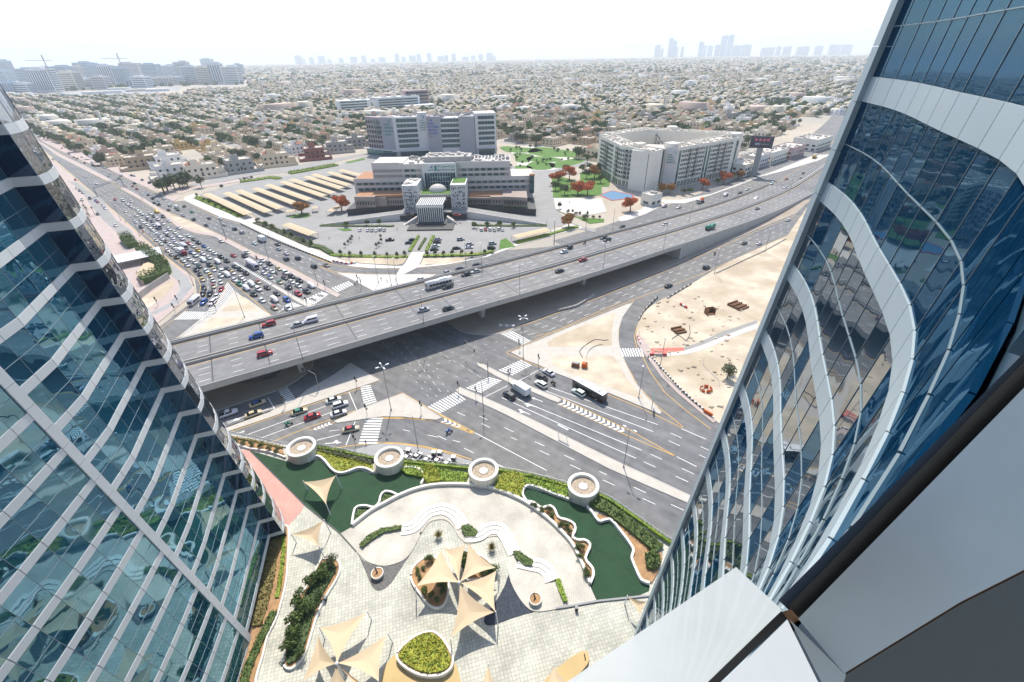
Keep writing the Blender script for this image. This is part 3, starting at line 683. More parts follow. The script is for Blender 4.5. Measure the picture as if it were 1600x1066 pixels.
# ------------------------------------------------------------------ buildings with care: hospital front block
glassmat('window_teal', (.006, .042, .058), (.42, .70, .74), .09, .6, .04)
glassmat('window_dark', (.012, .025, .035), (.5, .62, .7), .07, .6, .05)
mat('shade_cloth', (.56, .45, .30), .9, var=.06, scale=.3); mat('hosp_wall', (.62, .57, .54), .85, var=.05, scale=.3); mat('hosp_wall_low', (.36, .29, .25), .85, var=.06, scale=.3)
mat('hosp_band', (.34, .31, .29), .85); mat('hosp_black', (.035, .037, .042), .6); mat('hosp_white', (.70, .69, .67), .7, var=.04, scale=.4)
mat('terracotta', (.42, .22, .12), .9, var=.15, scale=.25); mat('lawn', (.09, .19, .03), .95, var=.3, scale=.4, bump=.6, bscale=3); mat('roof_pale', (.66, .61, .54), .9, var=.08, scale=.2); mat('roof_clutter', (.42, .40, .38), .8, var=.2, scale=.3)
mat('sign_green', (.0, .20, .17), .5); mat('sign_blue', (.015, .07, .42), .5); mat('sign_red', (.5, .03, .05), .5)
def text(body, size, loc, rot, m, parent, align='LEFT', name='lettering', ext=.04, name_w=1.0):
    cu = bpy.data.curves.new(name, 'FONT'); cu.body = body; cu.size = size; cu.extrude = ext; cu.align_x = align; cu.offset = size * .018
    cu.materials.append(m)
    o = bpy.data.objects.new(name, cu); COL.objects.link(o)
    if parent: o.parent = parent
    o.location = loc; o.rotation_euler = rot; o.scale.x = name_w
    return o
def logo(center, right, s, parent, nrm):
    """two facing crescents, blue then green"""
    r = Vector(right).normalized(); u = Vector((0,0,1)); n = Vector(nrm); c = Vector(center) + n * .06
    for side, m, nm in ((-1, 'sign_blue', 'logo'), (1, 'sign_green', 'logo')):
        b = MB(); pts = []
        k = 12
        for i in range(k + 1):
            t = R(-80 + 160 * i / k); pts.append((math.cos(t) * s * (1 if side > 0 else .62), math.sin(t) * s * (1 if side > 0 else .62)))
        inn = [(math.cos(R(-80 + 160 * i / k)) * s * .45 - .1 * s, math.sin(R(-80 + 160 * i / k)) * s * .75 * (1 if side > 0 else .7)) for i in range(k, -1, -1)]
        for i in range(k):
            q = [pts[i], pts[i+1], inn[k-i-1], inn[k-i]]
            b.quad(*[tuple(c + r * side * (x + .25*s) + u * (y - (.25*s if side > 0 else -.15*s))) for x, y in (q if side > 0 else q[::-1])])
        b.build(nm, M[m], parent)
hos = thing('hospital', 'broad stepped hospital block in warm grey with white lattice towers and green sign', 'hospital', (-45, 318, 0))
def hp(name, m, fn, smooth=False):
    b = MB(); fn(b); b.v = [(x + 45, y - 318, z) for x, y, z in b.v]
    if name in STUFF or smooth or len(b.f) > 400: return b.build(name, M[m], hos, smooth, kind='stuff' if name in STUFF else None)
    return emit(b, name, M[m], hos)
XL, XR = -107.5, 16.5
hp('podium', 'hosp_black', lambda b: b.prism([(-109,305.5),(-73,314),(-29,311.5),(17.3,298),(17.3,330),(-109,330)], -.02, 4.2))
hp('terrace', 'hosp_wall_low', lambda b: (b.prism([(-104,310),(-90,309.3),(-90,330),(-104,330)], 4.2, 11.2), b.prism([(-90,311.5),(-83,311.5),(-83,330),(-90,330)], 4.2, 10.2), b.prism([(-83,313),(-70,313),(-70,330),(-83,330)], 4.2, 9.2)))
hp('terrace', 'hosp_wall_low', lambda b: (b.prism([(-28,312.5),(-13,310.5),(-13,330),(-28,330)], 4.2, 8.9), b.prism([(-13,309.5),(-4.5,308.3),(-4.5,330),(-13,330)], 4.2, 9.8), b.prism([(-4.5,306.5),(11.8,302.5),(11.8,330),(-4.5,330)], 4.2, 10.6)))
hp('terrace_deck', 'terracotta', lambda b: (b.prism([(-103.5,311),(-71,314),(-71,325),(-103.5,325)], 9.6, 11.23), b.prism([(-27.5,314),(-5,311.5),(-5,325),(-27.5,325)], 8.0, 9.85), b.prism([(-104,306.8),(-80,312.4),(-80,313),(-104,310)], 4.0, 4.24)))
hp('terrace_lawn', 'lawn', lambda b: b.prism([(-4,305.5),(11.5,301.2),(11.5,302.3),(-4,306.3)], 4.1, 4.5))
for x0, x1, y, z0, z1, n in ((-102,-91,309.2,6,8.2,7),(-82,-71,312.9,5.6,7.6,8),(-27,-14,311.2,5.6,7.6,9),(-12.5,-5,308.6,6,8,5),(-3.5,11,304.3,6,8.4,9)):
    for i in range(n):
        x = x0 + (x1 - x0) * i / (n - 1)
        hp('slit_window', 'window_dark', lambda b: b.box(x, y, z0, .7, .5 if n != 9 else 4.5, z1 - z0))
# main body: two wide tiers of ribbon floors, upper tier narrower
FL = [(XL, XR, 326, 11.0, 19.0), (-93.5, 1, 326.6, 19.0, 28.6)]
hp('wall', 'hosp_wall', lambda b: b.prism([(XL,326),(XR,326),(XR,352),(XL,352)], 4.2, 18.6))
hp('wall', 'hosp_wall', lambda b: b.prism([(-93.5,326.6),(1,326.6),(1,350),(-93.5,350)], 18.6, 28.2))
hp('parapet', 'hosp_wall', lambda b: (b.ribbon([(-93.5,326.9),(-75,326.9)], .6, 28.2, 29.3), b.ribbon([(-36,326.9),(1,326.9)], .6, 28.2, 29.0), b.ribbon([(.8,326.9),(.8,350)], .5, 28.2, 29.0), b.ribbon([(XL+.3,326.2),(-93.5,326.2)], .5, 18.6, 19.4), b.ribbon([(1,326.2),(XR-.2,326.2)], .5, 18.6, 19.4)))
hp('roof', 'roof_pale', lambda b: b.prism([(-93,327.3),(-72,327.3),(-72,349.5),(-93,349.5)], 28.2, 28.9))
hp('roof', 'terracotta', lambda b: b.prism([(XL+.6,326.6),(-94,326.6),(-94,351.5),(XL+.6,351.5)], 18.6, 18.8))
hp('roof', 'roof_pale', lambda b: b.prism([(1.6,326.6),(XR-.6,326.6),(XR-.6,351.5),(1.6,351.5)], 18.6, 18.8))
for zc, x0, x1, y in ((12.2, XL + 2, XR - 1, 325.86), (15.8, XL + 1.5, XR - 1, 325.86), (20.6, -72, 0, 326.45), (24.0, -72, 0, 326.45)):
    gaps = (-60.5, -34.5)
    hp('window_band', 'hosp_band', lambda b: (b.box((x0 + gaps[0]) / 2, y, zc - .9, gaps[0] - x0, .3, 1.8), b.box((x1 + gaps[1]) / 2, y, zc - .9, x1 - gaps[1], .3, 1.8)))
    n = int((x1 - x0) / 4.35)
    for i in range(n):
        x = x0 + 2.2 + i * 4.35
        if gaps[0] - 1 < x < gaps[1] + 1: continue
        hp('window', 'window_teal', lambda b: b.box(x, y - .12, zc - .75, 3.0, .16, 1.5))
    if zc > 20: hp('window_band', 'hosp_band', lambda b: b.box(-83, y, zc - .9, 20, .3, 1.8))
# rooftop plant
def clutter(b, x0, x1, y0, y1, z, n, rg, hi=2.2):
    for i in range(n):
        b.box(rg.uniform(x0, x1), rg.uniform(y0, y1), z, rg.uniform(.8, 4), rg.uniform(.8, 3), rg.uniform(.5, hi))
rr = random.Random(3)
hp('roof_plant', 'roof_clutter', lambda b: (clutter(b, -71, -1, 328.5, 348, 28.2, 60, rr), b.prism([(-58,330),(-26,330),(-26,344),(-58,344)], 28.2, 31.8)))
hp('roof_frame', 'hosp_white', lambda b: [b.box(x, 337, 29.0, .5, 20, .5) for x in np.arange(-24, 0, 2.4)] + [b.box(-12, y, 28.2, 25, .4, .85) for y in (328.5, 346)])
hp('roof_plant', 'roof_pale', lambda b: clutter(b, -56, -28, 331.5, 343, 31.8, 20, rr, 1.6))
# entrance bay: sign panel over curved glass
hp('sign_panel', 'hosp_white', lambda b: b.box(-47.2, 325.2, 22.6, 22.6, 1.6, 6.2))
hp('bay_frame', 'hosp_white', lambda b: (b.box(-58.2, 324.8, 11, .9, 2.4, 17.8), b.box(-36.3, 324.8, 11, .9, 2.4, 17.8)))
def bay(b):
    P = [(-57.7 + 21 * i / 12, 325.6 - .5 - 1.4 * math.sin(math.pi * i / 12)) for i in range(13)]
    b.ribbon(P, .3, 11, 22.6)
hp('bay_glass', 'window_teal', bay)
hp('bay_mullion', 'hosp_white', lambda b: [b.box(-57.7 + 21 * i / 12, 325.6 - .75 - 1.4 * math.sin(math.pi * i / 12), 11, .18, .3, 11.6) for i in range(1, 12)] + [b.box(-47.2, 323.6, z, 14, .2, .25) for z in (14, 17, 20)])
hp('link_roof', 'hosp_wall', lambda b: b.prism([(-60,306.5),(-37,306.5),(-37,325),(-60,325)], 4.2, 12.8))
hp('roof_lawn', 'lawn', lambda b: b.prism([(-59,307.2),(-38,307.2),(-38,324.4),(-59,324.4)], 12.8, 13.0))
hp('link_front', 'hosp_black', lambda b: b.prism([(-59,304.6),(-38.5,304.6),(-38.5,306.4),(-59,306.4)], -.02, 11.6))
hp('dome', 'stone_white', lambda b: b.lathe([(6.2*math.cos(a), 4.2*math.sin(a)) for a in np.linspace(0, math.pi/2 - .02, 12)], -48.3, 316, 13.0, 28), True)
hp('dome_ring', 'hosp_white', lambda b: [b.lathe([(6.26*math.cos(a), 4.24*math.sin(a)), (6.3*math.cos(a+.04), 4.27*math.sin(a+.04))], -48.3, 316, 13.0, 28) for a in (.25, .6, .95)])
for x0, x1 in ((-69.5, -59.6), (-38.2, -28.3)):
    hp('lattice_tower', 'window_dark', lambda b: b.prism([(x0+.6,303),(x1-.6,303),(x1-.6,322),(x0+.6,322)], 0, 19.0))
    hp('tower_cap', 'hosp_white', lambda b: (b.prism([(x0,302.3),(x1,302.3),(x1,322.5),(x0,322.5)], 19.0, 19.7), b.ribbon([(x0+.25,302.4),(x0+.25,322)], .5, 3, 19), b.ribbon([(x1-.25,302.4),(x1-.25,322)], .5, 3, 19), b.box((x0+x1)/2, 302.6, 2.2, x1-x0, .5, 1.6)))
    rl = random.Random(int(x0))
    def lat(b):
        w_ = (x1 - x0) / 8
        for i in range(9): b.box(x0 + .1 + i * (x1 - x0 - .2) / 8, 302.55, 3.6, .35, .4, 15.6)
        for j in range(13):
            z = 4 + j * 1.2
            for i in range(8):
                if rl.random() < .42: b.quad(*[(x0 + (i + q) * w_, 302.42, z + h) for q, h in ((.05, 0), (.05 + .5, 0), (.95, 1.1), (.45, 1.1))][:: (1 if rl.random() < .6 else 1)])
                if rl.random() < .4: b.box(x0 + (i + .5) * w_, 302.55, z + .9, w_, .35, .35)
        for j in range(7): b.box((x0+x1)/2, 302.55, 4 + j * 2.4, x1 - x0, .4, .3)
    hp('lattice_screen', 'hosp_white', lat)
hp('roof_lawn', 'lawn', lambda b: b.prism([(-37.6,307),(-28.9,307),(-28.9,321.6),(-37.6,321.6)], 19.7, 19.85))
hp('roof_plant', 'roof_pale', lambda b: clutter(b, -68, -61, 305, 320, 19.7, 9, rr, 1.2))
hp('end_glass', 'window_teal', lambda b: b.box(15.8, 325.3, 8, 3.0, 2.6, 11.5))
hp('end_cap', 'terracotta', lambda b: b.box(15.8, 325.3, 19.5, 3.6, 3.2, 1.2))
# porch of white fins over the doors, raised ramps and stairs
hp('porch_roof', 'hosp_white', lambda b: ([b.box(-57.5 + i * 1.3, 292.5, 11.2, .7, 18, 1.0) for i in range(13)], b.box(-49.6, 284.1, 10.2, 17, .8, 1.0), b.box(-49.6, 301, 10.2, 17, .8, 1.0)))
hp('porch_fin', 'hosp_white', lambda b: [b.box(-57.5 + i * 1.3, 284.1, 1.2, .55, 1.2, 9.2) for i in range(13)])
hp('porch_glass', 'window_dark', lambda b: b.box(-49.6, 288.5, .5, 15.5, 6.5, 9.5))
hp('plinth', 'hosp_black', lambda b: (b.box(-48.8, 277, 0, 28, 12, .8), b.box(-49.4, 282, .8, 19, 5, .7)))
def rampb(b, x0, y0, x1, y1, z0, z1, wd):
    P = [(x0, y0), (x1, y1)]; b.ribbon(resample(P, 8), wd, -.02, [z0 + (z1 - z0) * i / 7 for i in range(8)])
hp('drive_ramp', 'asphalt_pale', lambda b: (rampb(b, -120, 290.5, -66, 299.5, .3, 4.0, 10.5), rampb(b, 23, 283, -29, 300.5, .3, 4.0, 11)))
hp('drive_deck', 'asphalt_pale', lambda b: b.prism([(-71,294),(-62,292.5),(-62,306),(-71,306)], 3.2, 4.02) and b.prism([(-37,292.5),(-27,294),(-27,306),(-37,306)], 3.2, 4.02) and b.prism([(-62,296),(-37,296),(-37,304),(-62,304)], 3.2, 4.0))
hp('ramp_wall', 'hosp_wall', lambda b: (b.ribbon(resample([(-119,284.9),(-66,293.6)], 8), .5, -.02, [.9 + 4.0*i/7 for i in range(8)]), b.ribbon(resample([(23,276.9),(-28,294.4)], 8), .5, -.02, [.9 + 4.0*i/7 for i in range(8)])))
hp('underpass_opening', 'hosp_black', lambda b: (b.box(-67, 292.6, .1, 8, .6, 3.0), b.box(-32, 292.6, .1, 8, .6, 3.0)))
for sx in (-1, 1):
    hp('stair', 'hosp_wall', lambda b: [b.box(-49.6 + sx * (10 + i * .9), 288 - i * .55, 0, .9, 3.2, 3.6 - i * .42) for i in range(9)])
# lettering of the sign
logo((10 - 16.2, 324.3 - 318, 26.2), (1, 0, 0), 1.7, hos, (0, -1, 0))
text('SAUDI GERMAN HOSPITAL, DUBAI', 1.28, (-10.2, 324.3 - 318, 24.1), (math.pi/2, 0, 0), M['sign_green'], hos)
AR = lambda s: ''.join(reversed(s))
ar_name = '\uFE8D\uFEDF\uFEE4\uFEB4\uFE98\uFEB8\uFED4\uFEF0 \uFE8D\uFEDF\uFEB4\uFECC\uFEEE\uFE97\uFEF1 \uFE8D\uFEF7\uFEDF\uFEE4\uFE8E\uFEE7\uFEF2 \uFE97\uFE91\uFEF2'
ar_name = '\uFE8D\uFEDF\uFEE4\uFEB4\uFE98\uFEB8\uFED4\uFEF0 \uFE8D\uFEDF\uFEB4\uFECC\uFEEE\uFEA9\uFEF1 \uFE8D\uFEF7\uFEDF\uFEE4\uFE8E\uFEE7\uFEF2 \uFEA9\uFE91\uFEF2'
text(AR(ar_name), 1.6, (-8.8, 324.3 - 318, 26.4), (math.pi/2, 0, 0), M['sign_green'], hos)

# ------------------------------------------------------------------ medical towers behind
rear = thing('medical_block', 'tall grey and white medical block with banded windows behind the hospital', 'medical building', (-85, 520, 0))
mat('rear_grey', (.34, .34, .37), .85, var=.06, scale=.2); mat('rear_mauve', (.36, .32, .33), .85, var=.05, scale=.2); mat('rear_white', (.64, .62, .62), .8, var=.04, scale=.2)
def rpart(name, m, fn, par=None):
    b = MB(); fn(b); b.v = [(x + 85, y - 520, z) for x, y, z in b.v]
    return b.build(name, M[m], par or rear, kind='stuff') if name in STUFF else emit(b, name, M[m], par or rear)
X5 = lambda kx, ky, Y=515: at_y('m', kx, ky, Y)
H_ = 33.5
# surveyed corners in plan: left dark wing, white banded bay, two grey towers, right banded bay
cL = [(-152, 536), (-133, 523.5), (-119, 518), (-88, 524), (-84.5, 519), (-70, 516), (-50, 519), (-34, 517), (-34, 526), (-16, 524), (-14, 560), (-140, 575)]
def wallseg(name, m, a, b_, z0, z1, t=8.0):
    A, B = Vector(a), Vector(b_); d = (B - A).normalized(); n = Vector((-d.y, d.x))
    return rpart(name, m, lambda b: b.prism([tuple(A), tuple(B), tuple(B + n * t), tuple(A + n * t)], z0, z1))
def bands(a, b_, m, mg, n, z0, fh, glass=1.9, t=8, inset=.25, z1=None):
    A, B = Vector(a), Vector(b_); d = (B - A).normalized(); nn = Vector((-d.y, d.x))
    for i in range(n):
        z = z0 + i * fh
        gp = rpart('window_ribbon', mg, lambda b: b.prism([tuple(A + nn * -inset), tuple(B + nn * -inset), tuple(B + nn), tuple(A + nn)], z, z + glass))
        k = max(3, int((B - A).length / 3))
        mb = MB()
        for j in range(1, k):
            q = A + d * ((B - A).length * j / k) - nn * (inset + .06); mb.box(q.x + 85, q.y - 520, z, .18, .18, glass, math.atan2(d.y, d.x))
        mb.build('mullion', M['rear_grey'], gp)
hts = {}
wallseg('wall', 'rear_mauve', (-152,536), (-133,523.5), 0, 37)
wallseg('wall', 'rear_grey', (-133,523.5), (-119,518), 0, 37.5)
wallseg('wall', 'rear_white', (-119,518), (-88,524), 0, 37.5, 20)
bands((-115.5,518.5), (-95,522.6), 'rear_white', 'window_teal', 6, 8.2, 4.9, 3.2)
wallseg('wall', 'rear_white', (-93.5,522.7), (-84.5,524), 0, 41, 10)
wallseg('wall', 'rear_grey', (-84,519.5), (-70,516.5), 0, 37.5, 16)
wallseg('wall', 'rear_white', (-70,517), (-50,518.5), 0, 36, 18)
bands((-69.5,517), (-51,518.4), 'rear_white', 'window_teal', 6, 8, 4.9, 3.2)
wallseg('wall', 'rear_grey', (-51,516), (-34.5,515.5), 0, 37.5, 22)
wallseg('wall', 'rear_white', (-34,516.5), (-12.5,520), 0, 40, 24)
bands((-31,516.8), (-14.5,519.6), 'rear_white', 'window_teal', 6, 10, 4.9, 3.0)
wallseg('wall', 'rear_mauve', (-148,560), (-14,560), 0, 34, 14)
wallseg('wall', 'rear_mauve', (-138,535), (-20,535), 0, 34.5, 24)
for i in range(6):
    for j in range(6):
        f = (j + .5) / 6; q = (-152 + 19 * f, 536 - 12.5 * f); rpart('window', 'window_dark', lambda b: b.box(q[0], q[1], 7.5 + i * 4.7, 1.7, 1.2, 2.7, math.atan2(-12.5, 19)))
rpart('canopy', 'rear_white', lambda b: (b.prism([(-122,513),(-84,518),(-84,523),(-121,519)], 5.4, 6.2), b.prism([(-160,540),(-158,537),(-131,520),(-118,515),(-118,518),(-131,523.5),(-152,537)], 5.6, 6.5), b.prism([(-33,513),(-13,514.5),(-13,520),(-33,516)], 7, 7.6)))
rpart('entrance_glass', 'window_teal', lambda b: (b.prism([(-156,538),(-134,522.3),(-120,517),(-120,518),(-134,523.4),(-156,539)], 0, 5.6), b.box(-100, 520.5, 0, 30, 2, 5.4, .19), b.box(-23, 517.5, 0, 17, 2, 7, .16)))
rq = random.Random(5)
rpart('roof_plant', 'roof_clutter', lambda b: (clutter(b, -140, -22, 540, 568, 34.4, 60, rq, 4), clutter(b, -118, -92, 525, 537, 37.5, 20, rq, 2), clutter(b, -82, -38, 520, 533, 37.4, 30, rq, 2.6)))
rpart('roof_plant', 'roof_pale', lambda b: clutter(b, -140, -22, 538, 570, 34.4, 40, rq, 2.4))
def rtext(body, size, x, y, z, ang, m, w_=1.0): return text(body, size, (x + 85, y - 520, z), (math.pi/2, 0, ang), M[m], rear, name_w=w_)
a1 = math.atan2(-5.5, 14); a0 = math.atan2(-12.5, 19); a2 = math.atan2(1.3, 9); a3 = math.atan2(-3, 14)
for i, (s, x) in enumerate(((u'SAUDI', 0), ('GERMAN', 0), ('HOSPITAL', 0), ('DUBAI', 0))):
    rtext(s, 2.6, -129.5, 522.0, 30 - i * 3.2, a1, 'sign_green'); rtext(s, 2.4, -140.5, 528.2, 30 - i * 3.2, a0, 'sign_green')
for i, s in enumerate((u'SAUDI', 'GERMAN', 'HOSPITAL', 'MEDICAL', 'CENTER')): rtext(s, 1.6, -92.3, 522.6, 33.4 - i * 2.3, a2, 'sign_green')
for i, s in enumerate(('DUBAI', 'BATTERJEE', 'MEDICAL', 'COLLEGE')): rtext(s, 2.4, -83.3, 519.1, 30.5 - i * 3.1, a3, 'sign_blue')
rtext('DUBAI', 1.4, -82.5, 518.9, 18.6, a3, 'sign_red')
logo((-124 + 85, 519.9 - 520, 34), (14, -5.5, 0), 1.6, rear, (-.37, -.93, 0)); logo((-137 + 85, 525.9 - 520, 34.2), (19, -12.5, 0), 1.5, rear, (-.55, -.83, 0)); logo((-89 + 85, 523.1 - 520, 37.4), (9, 1.3, 0), 1.5, rear, (.14, -.99, 0)); 
b = MB().lathe([(0,0),(1.0,0),(1.0,.1),(0,.1)], 0, 0, 0, 14).build('logo', M['sign_blue'], rear, loc=(-79.5 + 85, 518.4 - 520, 34.2)); b.rotation_euler = (math.pi/2, 0, a3)
MB().quad((0,-.05,0),(1.6,-.05,-1.3),(1.9,-.05,-1.0),(.3,-.05,.6)).build('logo', M['sign_red'], rear, loc=(-83 + 85, 519 - 520.1, 35))

# ------------------------------------------------------------------ courtyard flats by the highway
apt = thing('apartment_block', 'cream eight-storey apartment block round a courtyard beside the highway', 'apartment building', (120, 400, 0))
mat('apt_wall', (.82, .77, .68), .85, var=.05, scale=.25); mat('apt_base', (.40, .36, .33), .85); mat('apt_glass_strip', (.02, .05, .06), .2)
def ap(name, m, fn, par=None, kind=None):
    b = MB(); fn(b); b.v = [(x - 120, y - 400, z) for x, y, z in b.v]
    return b.build(name, M[m], par or apt, kind=kind) if kind or name == 'balcony' else emit(b, name, M[m], par or apt)
V0, V1, V2, V3, V4, V5 = (80,424), (86.5,374), (103,351), (118,366.5), (127,361.5), (190,403)
HA = 29.0
def wing(a, b_, t, h, name='wall'):
    A, B = Vector(a), Vector(b_); d = (B - A).normalized(); n = Vector((-d.y, d.x))
    ap(name, 'apt_wall', lambda b: b.prism([tuple(A), tuple(B), tuple(B + n*t), tuple(A + n*t)], 0, h))
    ap('parapet', 'apt_wall', lambda b: (b.ribbon([tuple(A + n*.2), tuple(B + n*.2)], .4, h, h + 1), b.ribbon([tuple(A + n*(t-.2)), tuple(B + n*(t-.2))], .4, h, h + 1)))
    ap('roof', 'roof_pale', lambda b: b.prism([tuple(A + n*.5 + d*.1), tuple(B + n*.5 - d*.1), tuple(B + n*(t-.5) - d*.1), tuple(A + n*(t-.5) + d*.1)], h, h + .12))
    ra = random.Random(int(a[0]))
    def cl(b):
        L = (B - A).length
        for i in range(int(L * 1.1)):
            q = A + d * ra.uniform(1, L - 1) + n * ra.uniform(1.2, t - 1.2)
            b.box(q.x, q.y, h + .1, ra.uniform(.7, 2.4), ra.uniform(.7, 2), ra.uniform(.5, 1.6), ra.uniform(0, .5))
    ap('roof_plant', 'roof_pale', cl, kind='stuff')
    return A, d, n
def facade(a, b_, pat, floors=7, z0=6.6, fh=3.15):
    """pat: string of bays along the wall; w window pair, b balcony, g glass strip, . blank"""
    A, B = Vector(a), Vector(b_); d = (B - A).normalized(); n = Vector((d.y, -d.x)); L = (B - A).length; bw = L / len(pat); ang = math.atan2(d.y, d.x)
    for i, ch in enumerate(pat):
        c = A + d * (bw * (i + .5)) + n * .1
        if ch == 'g':
            ap('glass_strip', 'window_teal', lambda b: b.box(c.x, c.y, 2, min(bw, 2.0), .3, 25.5, ang)); continue
        for f in range(floors):
            z = z0 + f * fh
            if ch == 'w':
                for s in (-.26, .26):
                    q = c + d * (s * bw); ap('window', 'window_dark', lambda b: b.box(q.x, q.y, z, min(1.3, bw * .36), .12, 1.9, ang))
            elif ch == 'b':
                bal = ap('balcony', 'apt_base', lambda b: b.box(c.x + n.x*.5, c.y + n.y*.5, z - .3, bw * .86, 1.4, .25, ang) and b.box(c.x + n.x*1.1, c.y + n.y*1.1, z - .05, bw * .86, .1, .9, ang))
                q = c - n * .02; ap('balcony_door', 'window_dark', lambda b: b.box(q.x, q.y, z - .05, bw * .7, .2, 2.3, ang), bal)
        if ch in 'wb':
            for s in (-.28, 0, .28):
                q = c + d * (s * bw); ap('ground_window', 'window_dark', lambda b: b.box(q.x, q.y, .6, bw * .14, .14, 4.4, ang))
wing(V0, V1, 14, HA); wing(V1, V2, 14, HA); 
ap('wall', 'apt_wall', lambda b: b.prism([(103,351),(118,366.5),(127,361.5),(134,378),(110,385),(92,362)], 0, HA - .3))
ap('roof', 'roof_pale', lambda b: b.prism([(104,354),(118,367.5),(126.5,363),(132,377),(110,383.5),(94,363)], HA - .3, HA - .15))
wing(V4, V5, 15, HA)
wing((204, 430), (128, 470), 14, HA + .3); wing((128, 472), (81, 440), 14, HA + .2); wing((188, 403.5), (206, 432), 12, HA)
ap('stair_tower', 'apt_wall', lambda b: (b.box(124, 369, HA - .3, 9, 8, 3.4, .5), b.box(100, 372, HA, 7, 6, 3, .4), b.box(150, 455, HA, 8, 7, 3.6), b.box(190, 412, HA, 8, 6, 3)))
ap('panel', 'rear_white', lambda b: b.prism([(119.2,365.4),(126.4,361.3),(126.1,360.9),(118.9,365)], 4, 29.6))
facade(V0, V1, 'wwwbbwww.wbw'); facade(V1, V2, 'wbbwwwg'); facade((103,351), (118,366.5), '.g.w.g'); facade(V4, V5, 'gwwbwbwwggwwbwbww.g')
facade((138, 465), (126, 399), 'wbwwbwwb')
tl = math.atan2(-4.1, 7.2)
logo((124.3 - 120, 361.9 - 400, 26.6), (7.2, -4.1, 0), .8, apt, (-.5, -.87, 0))
for i, s in enumerate(('SAUDI', 'GERMAN', 'HOSPITAL', 'RESIDENCE')): text(s, 1.35, (119.8 - 120, 364.5 - 400 - .12, 24.0 - i * 1.75), (math.pi/2, 0, tl), M['sign_green'], apt, name_w=.95)

# ------------------------------------------------------------------ long blue and white school far behind
sch = thing('school', 'long white and blue institutional building among the villas', 'school', (-270, 1010, 0))
mat('sch_white', (.70, .72, .74), .8); mat('sch_pink', (.50, .36, .36), .85)
def sp(name, m, fn): 
    b = MB(); fn(b); b.v = [(x + 270, y - 1010, z) for x, y, z in b.v]; emit(b, name, M[m], sch)
aS = math.atan2(70, 138)
sp('wall', 'sch_white', lambda b: (b.box(-300, 998, 0, 62, 30, 21, aS), b.box(-225, 1040, 0, 90, 26, 23, aS + .05), b.box(-180, 1035, 0, 60, 30, 8, aS)))
sp('wall', 'sch_pink', lambda b: b.box(-190, 1066, 0, 52, 20, 32, aS))
for i in range(4):
    sp('window_ribbon', 'window_teal', lambda b: (b.box(-295.2, 983.6, 4 + i * 4.4, 50, 1.2, 2.2, aS), b.box(-218, 1028.2, 4 + i * 4.4, 80, 1.2, 2.2, aS + .05)))
sp('window_ribbon', 'window_dark', lambda b: [b.box(-184.6, 1056, 8 + i * 6, 46, 1.2, 3.4, aS) for i in range(4)])
sp('roof_plant', 'roof_pale', lambda b: [b.box(-300 + i * 18, 998 + i * 9, 21 + (i > 2) * 2, 10, 7, 2.2, aS) for i in range(7)])

# ------------------------------------------------------------------ billboard, gatehouse, shops
bx, by = g('n', 1475, 505)
bbd = thing('billboard', 'dark digital billboard with four pink balls on a broad grey column', 'billboard', (bx, by, 0), R(-22))
MB().box(0, 0, 0, 4.4, 2.6, 22).build('column', M['concrete_grey'], bbd)
MB().box(0, 0, 22, 17, 1.6, 9).build('case', M['dark_metal'], bbd)
mat('screen', (.01, .02, .06), .3); mat('pink', (.70, .14, .19), .5)
MB().box(0, -.86, 22.3, 16.4, .1, 8.4).build('screen', M['screen'], bbd)
for i in range(4): MB().lathe([(1.1*math.cos(a), .25*math.sin(a)) for a in np.linspace(0, math.pi/2, 5)], 0, 0, 0, 16).build('printed_ball', M['pink'], bbd, loc=(-4.4 + i * 2.9, -.92, 28.2)).rotation_euler = (math.pi/2, 0, 0)
MB().quad((-7.0,-.93,30.6),(-6.6,-.93,30.6),(-5.1,-.93,28.8),(-5.4,-.93,28.6)).quad((7.0,-.93,30.6),(6.6,-.93,30.6),(4.7,-.93,28.8),(5.0,-.93,28.6)).build('printed_stick', M['pink'], bbd)
text('KFC', 2.0, (-4.6, -.93, 24.4), (math.pi/2, 0, 0), M['paint_white'], bbd)
MB().box(2.4, -.93, 24.8, 6.0, .06, .5).build('printed_line', M['concrete_grey'], bbd)
def block(name, label, cat, x, y, w_, d_, h, rz, m, win=3, roof='roof_pale', extra=None):
    r = thing(name, label, cat, (x, y, 0), rz)
    MB().box(0, 0, -.02, w_, d_, h).build('wall', M[m], r)
    rf = MB().box(0, 0, h, w_ - .6, d_ - .6, .12).build('roof', M[roof], r)
    MB().ribbon([(-w_/2+.15,-d_/2+.15),(w_/2-.15,-d_/2+.15),(w_/2-.15,d_/2-.15),(-w_/2+.15,d_/2-.15),(-w_/2+.15,-d_/2+.3)], .3, h, h + .8).build('parapet', M[m], rf)
    rc = random.Random(int(x * 7)); c = MB(); clutter(c, -w_/2 + 2, w_/2 - 2, -d_/2 + 1.5, d_/2 - 1.5, h + .1, int(w_ * d_ / 45), rc, 1.6); c.build('roof_plant', M['roof_clutter'], rf, kind='stuff')
    n = max(2, int(w_ / 4))
    for f in range(win):
        for i in range(n):
            MB().box(-w_/2 + (i + .5) * w_ / n, -d_/2 - .02, 1.0 + f * 3.6, w_ / n * .6, .14, 2.0).build('window', M['window_dark'], r)
        k = max(1, int(d_ / 5))
        for i in range(k): MB().box(-w_/2 - .02, -d_/2 + (i + .5) * d_ / k, 1.0 + f * 3.6, .14, d_ / k * .5, 1.8).build('window', M['window_dark'], r)
    return r
gx, gy_ = g('n', 585, 755)
block('gatehouse', 'small cream gatehouse cube beside the red flame tree', 'gatehouse', gx + 4, gy_ + 4, 11, 9, 7.0, R(36), 'apt_wall', 1)
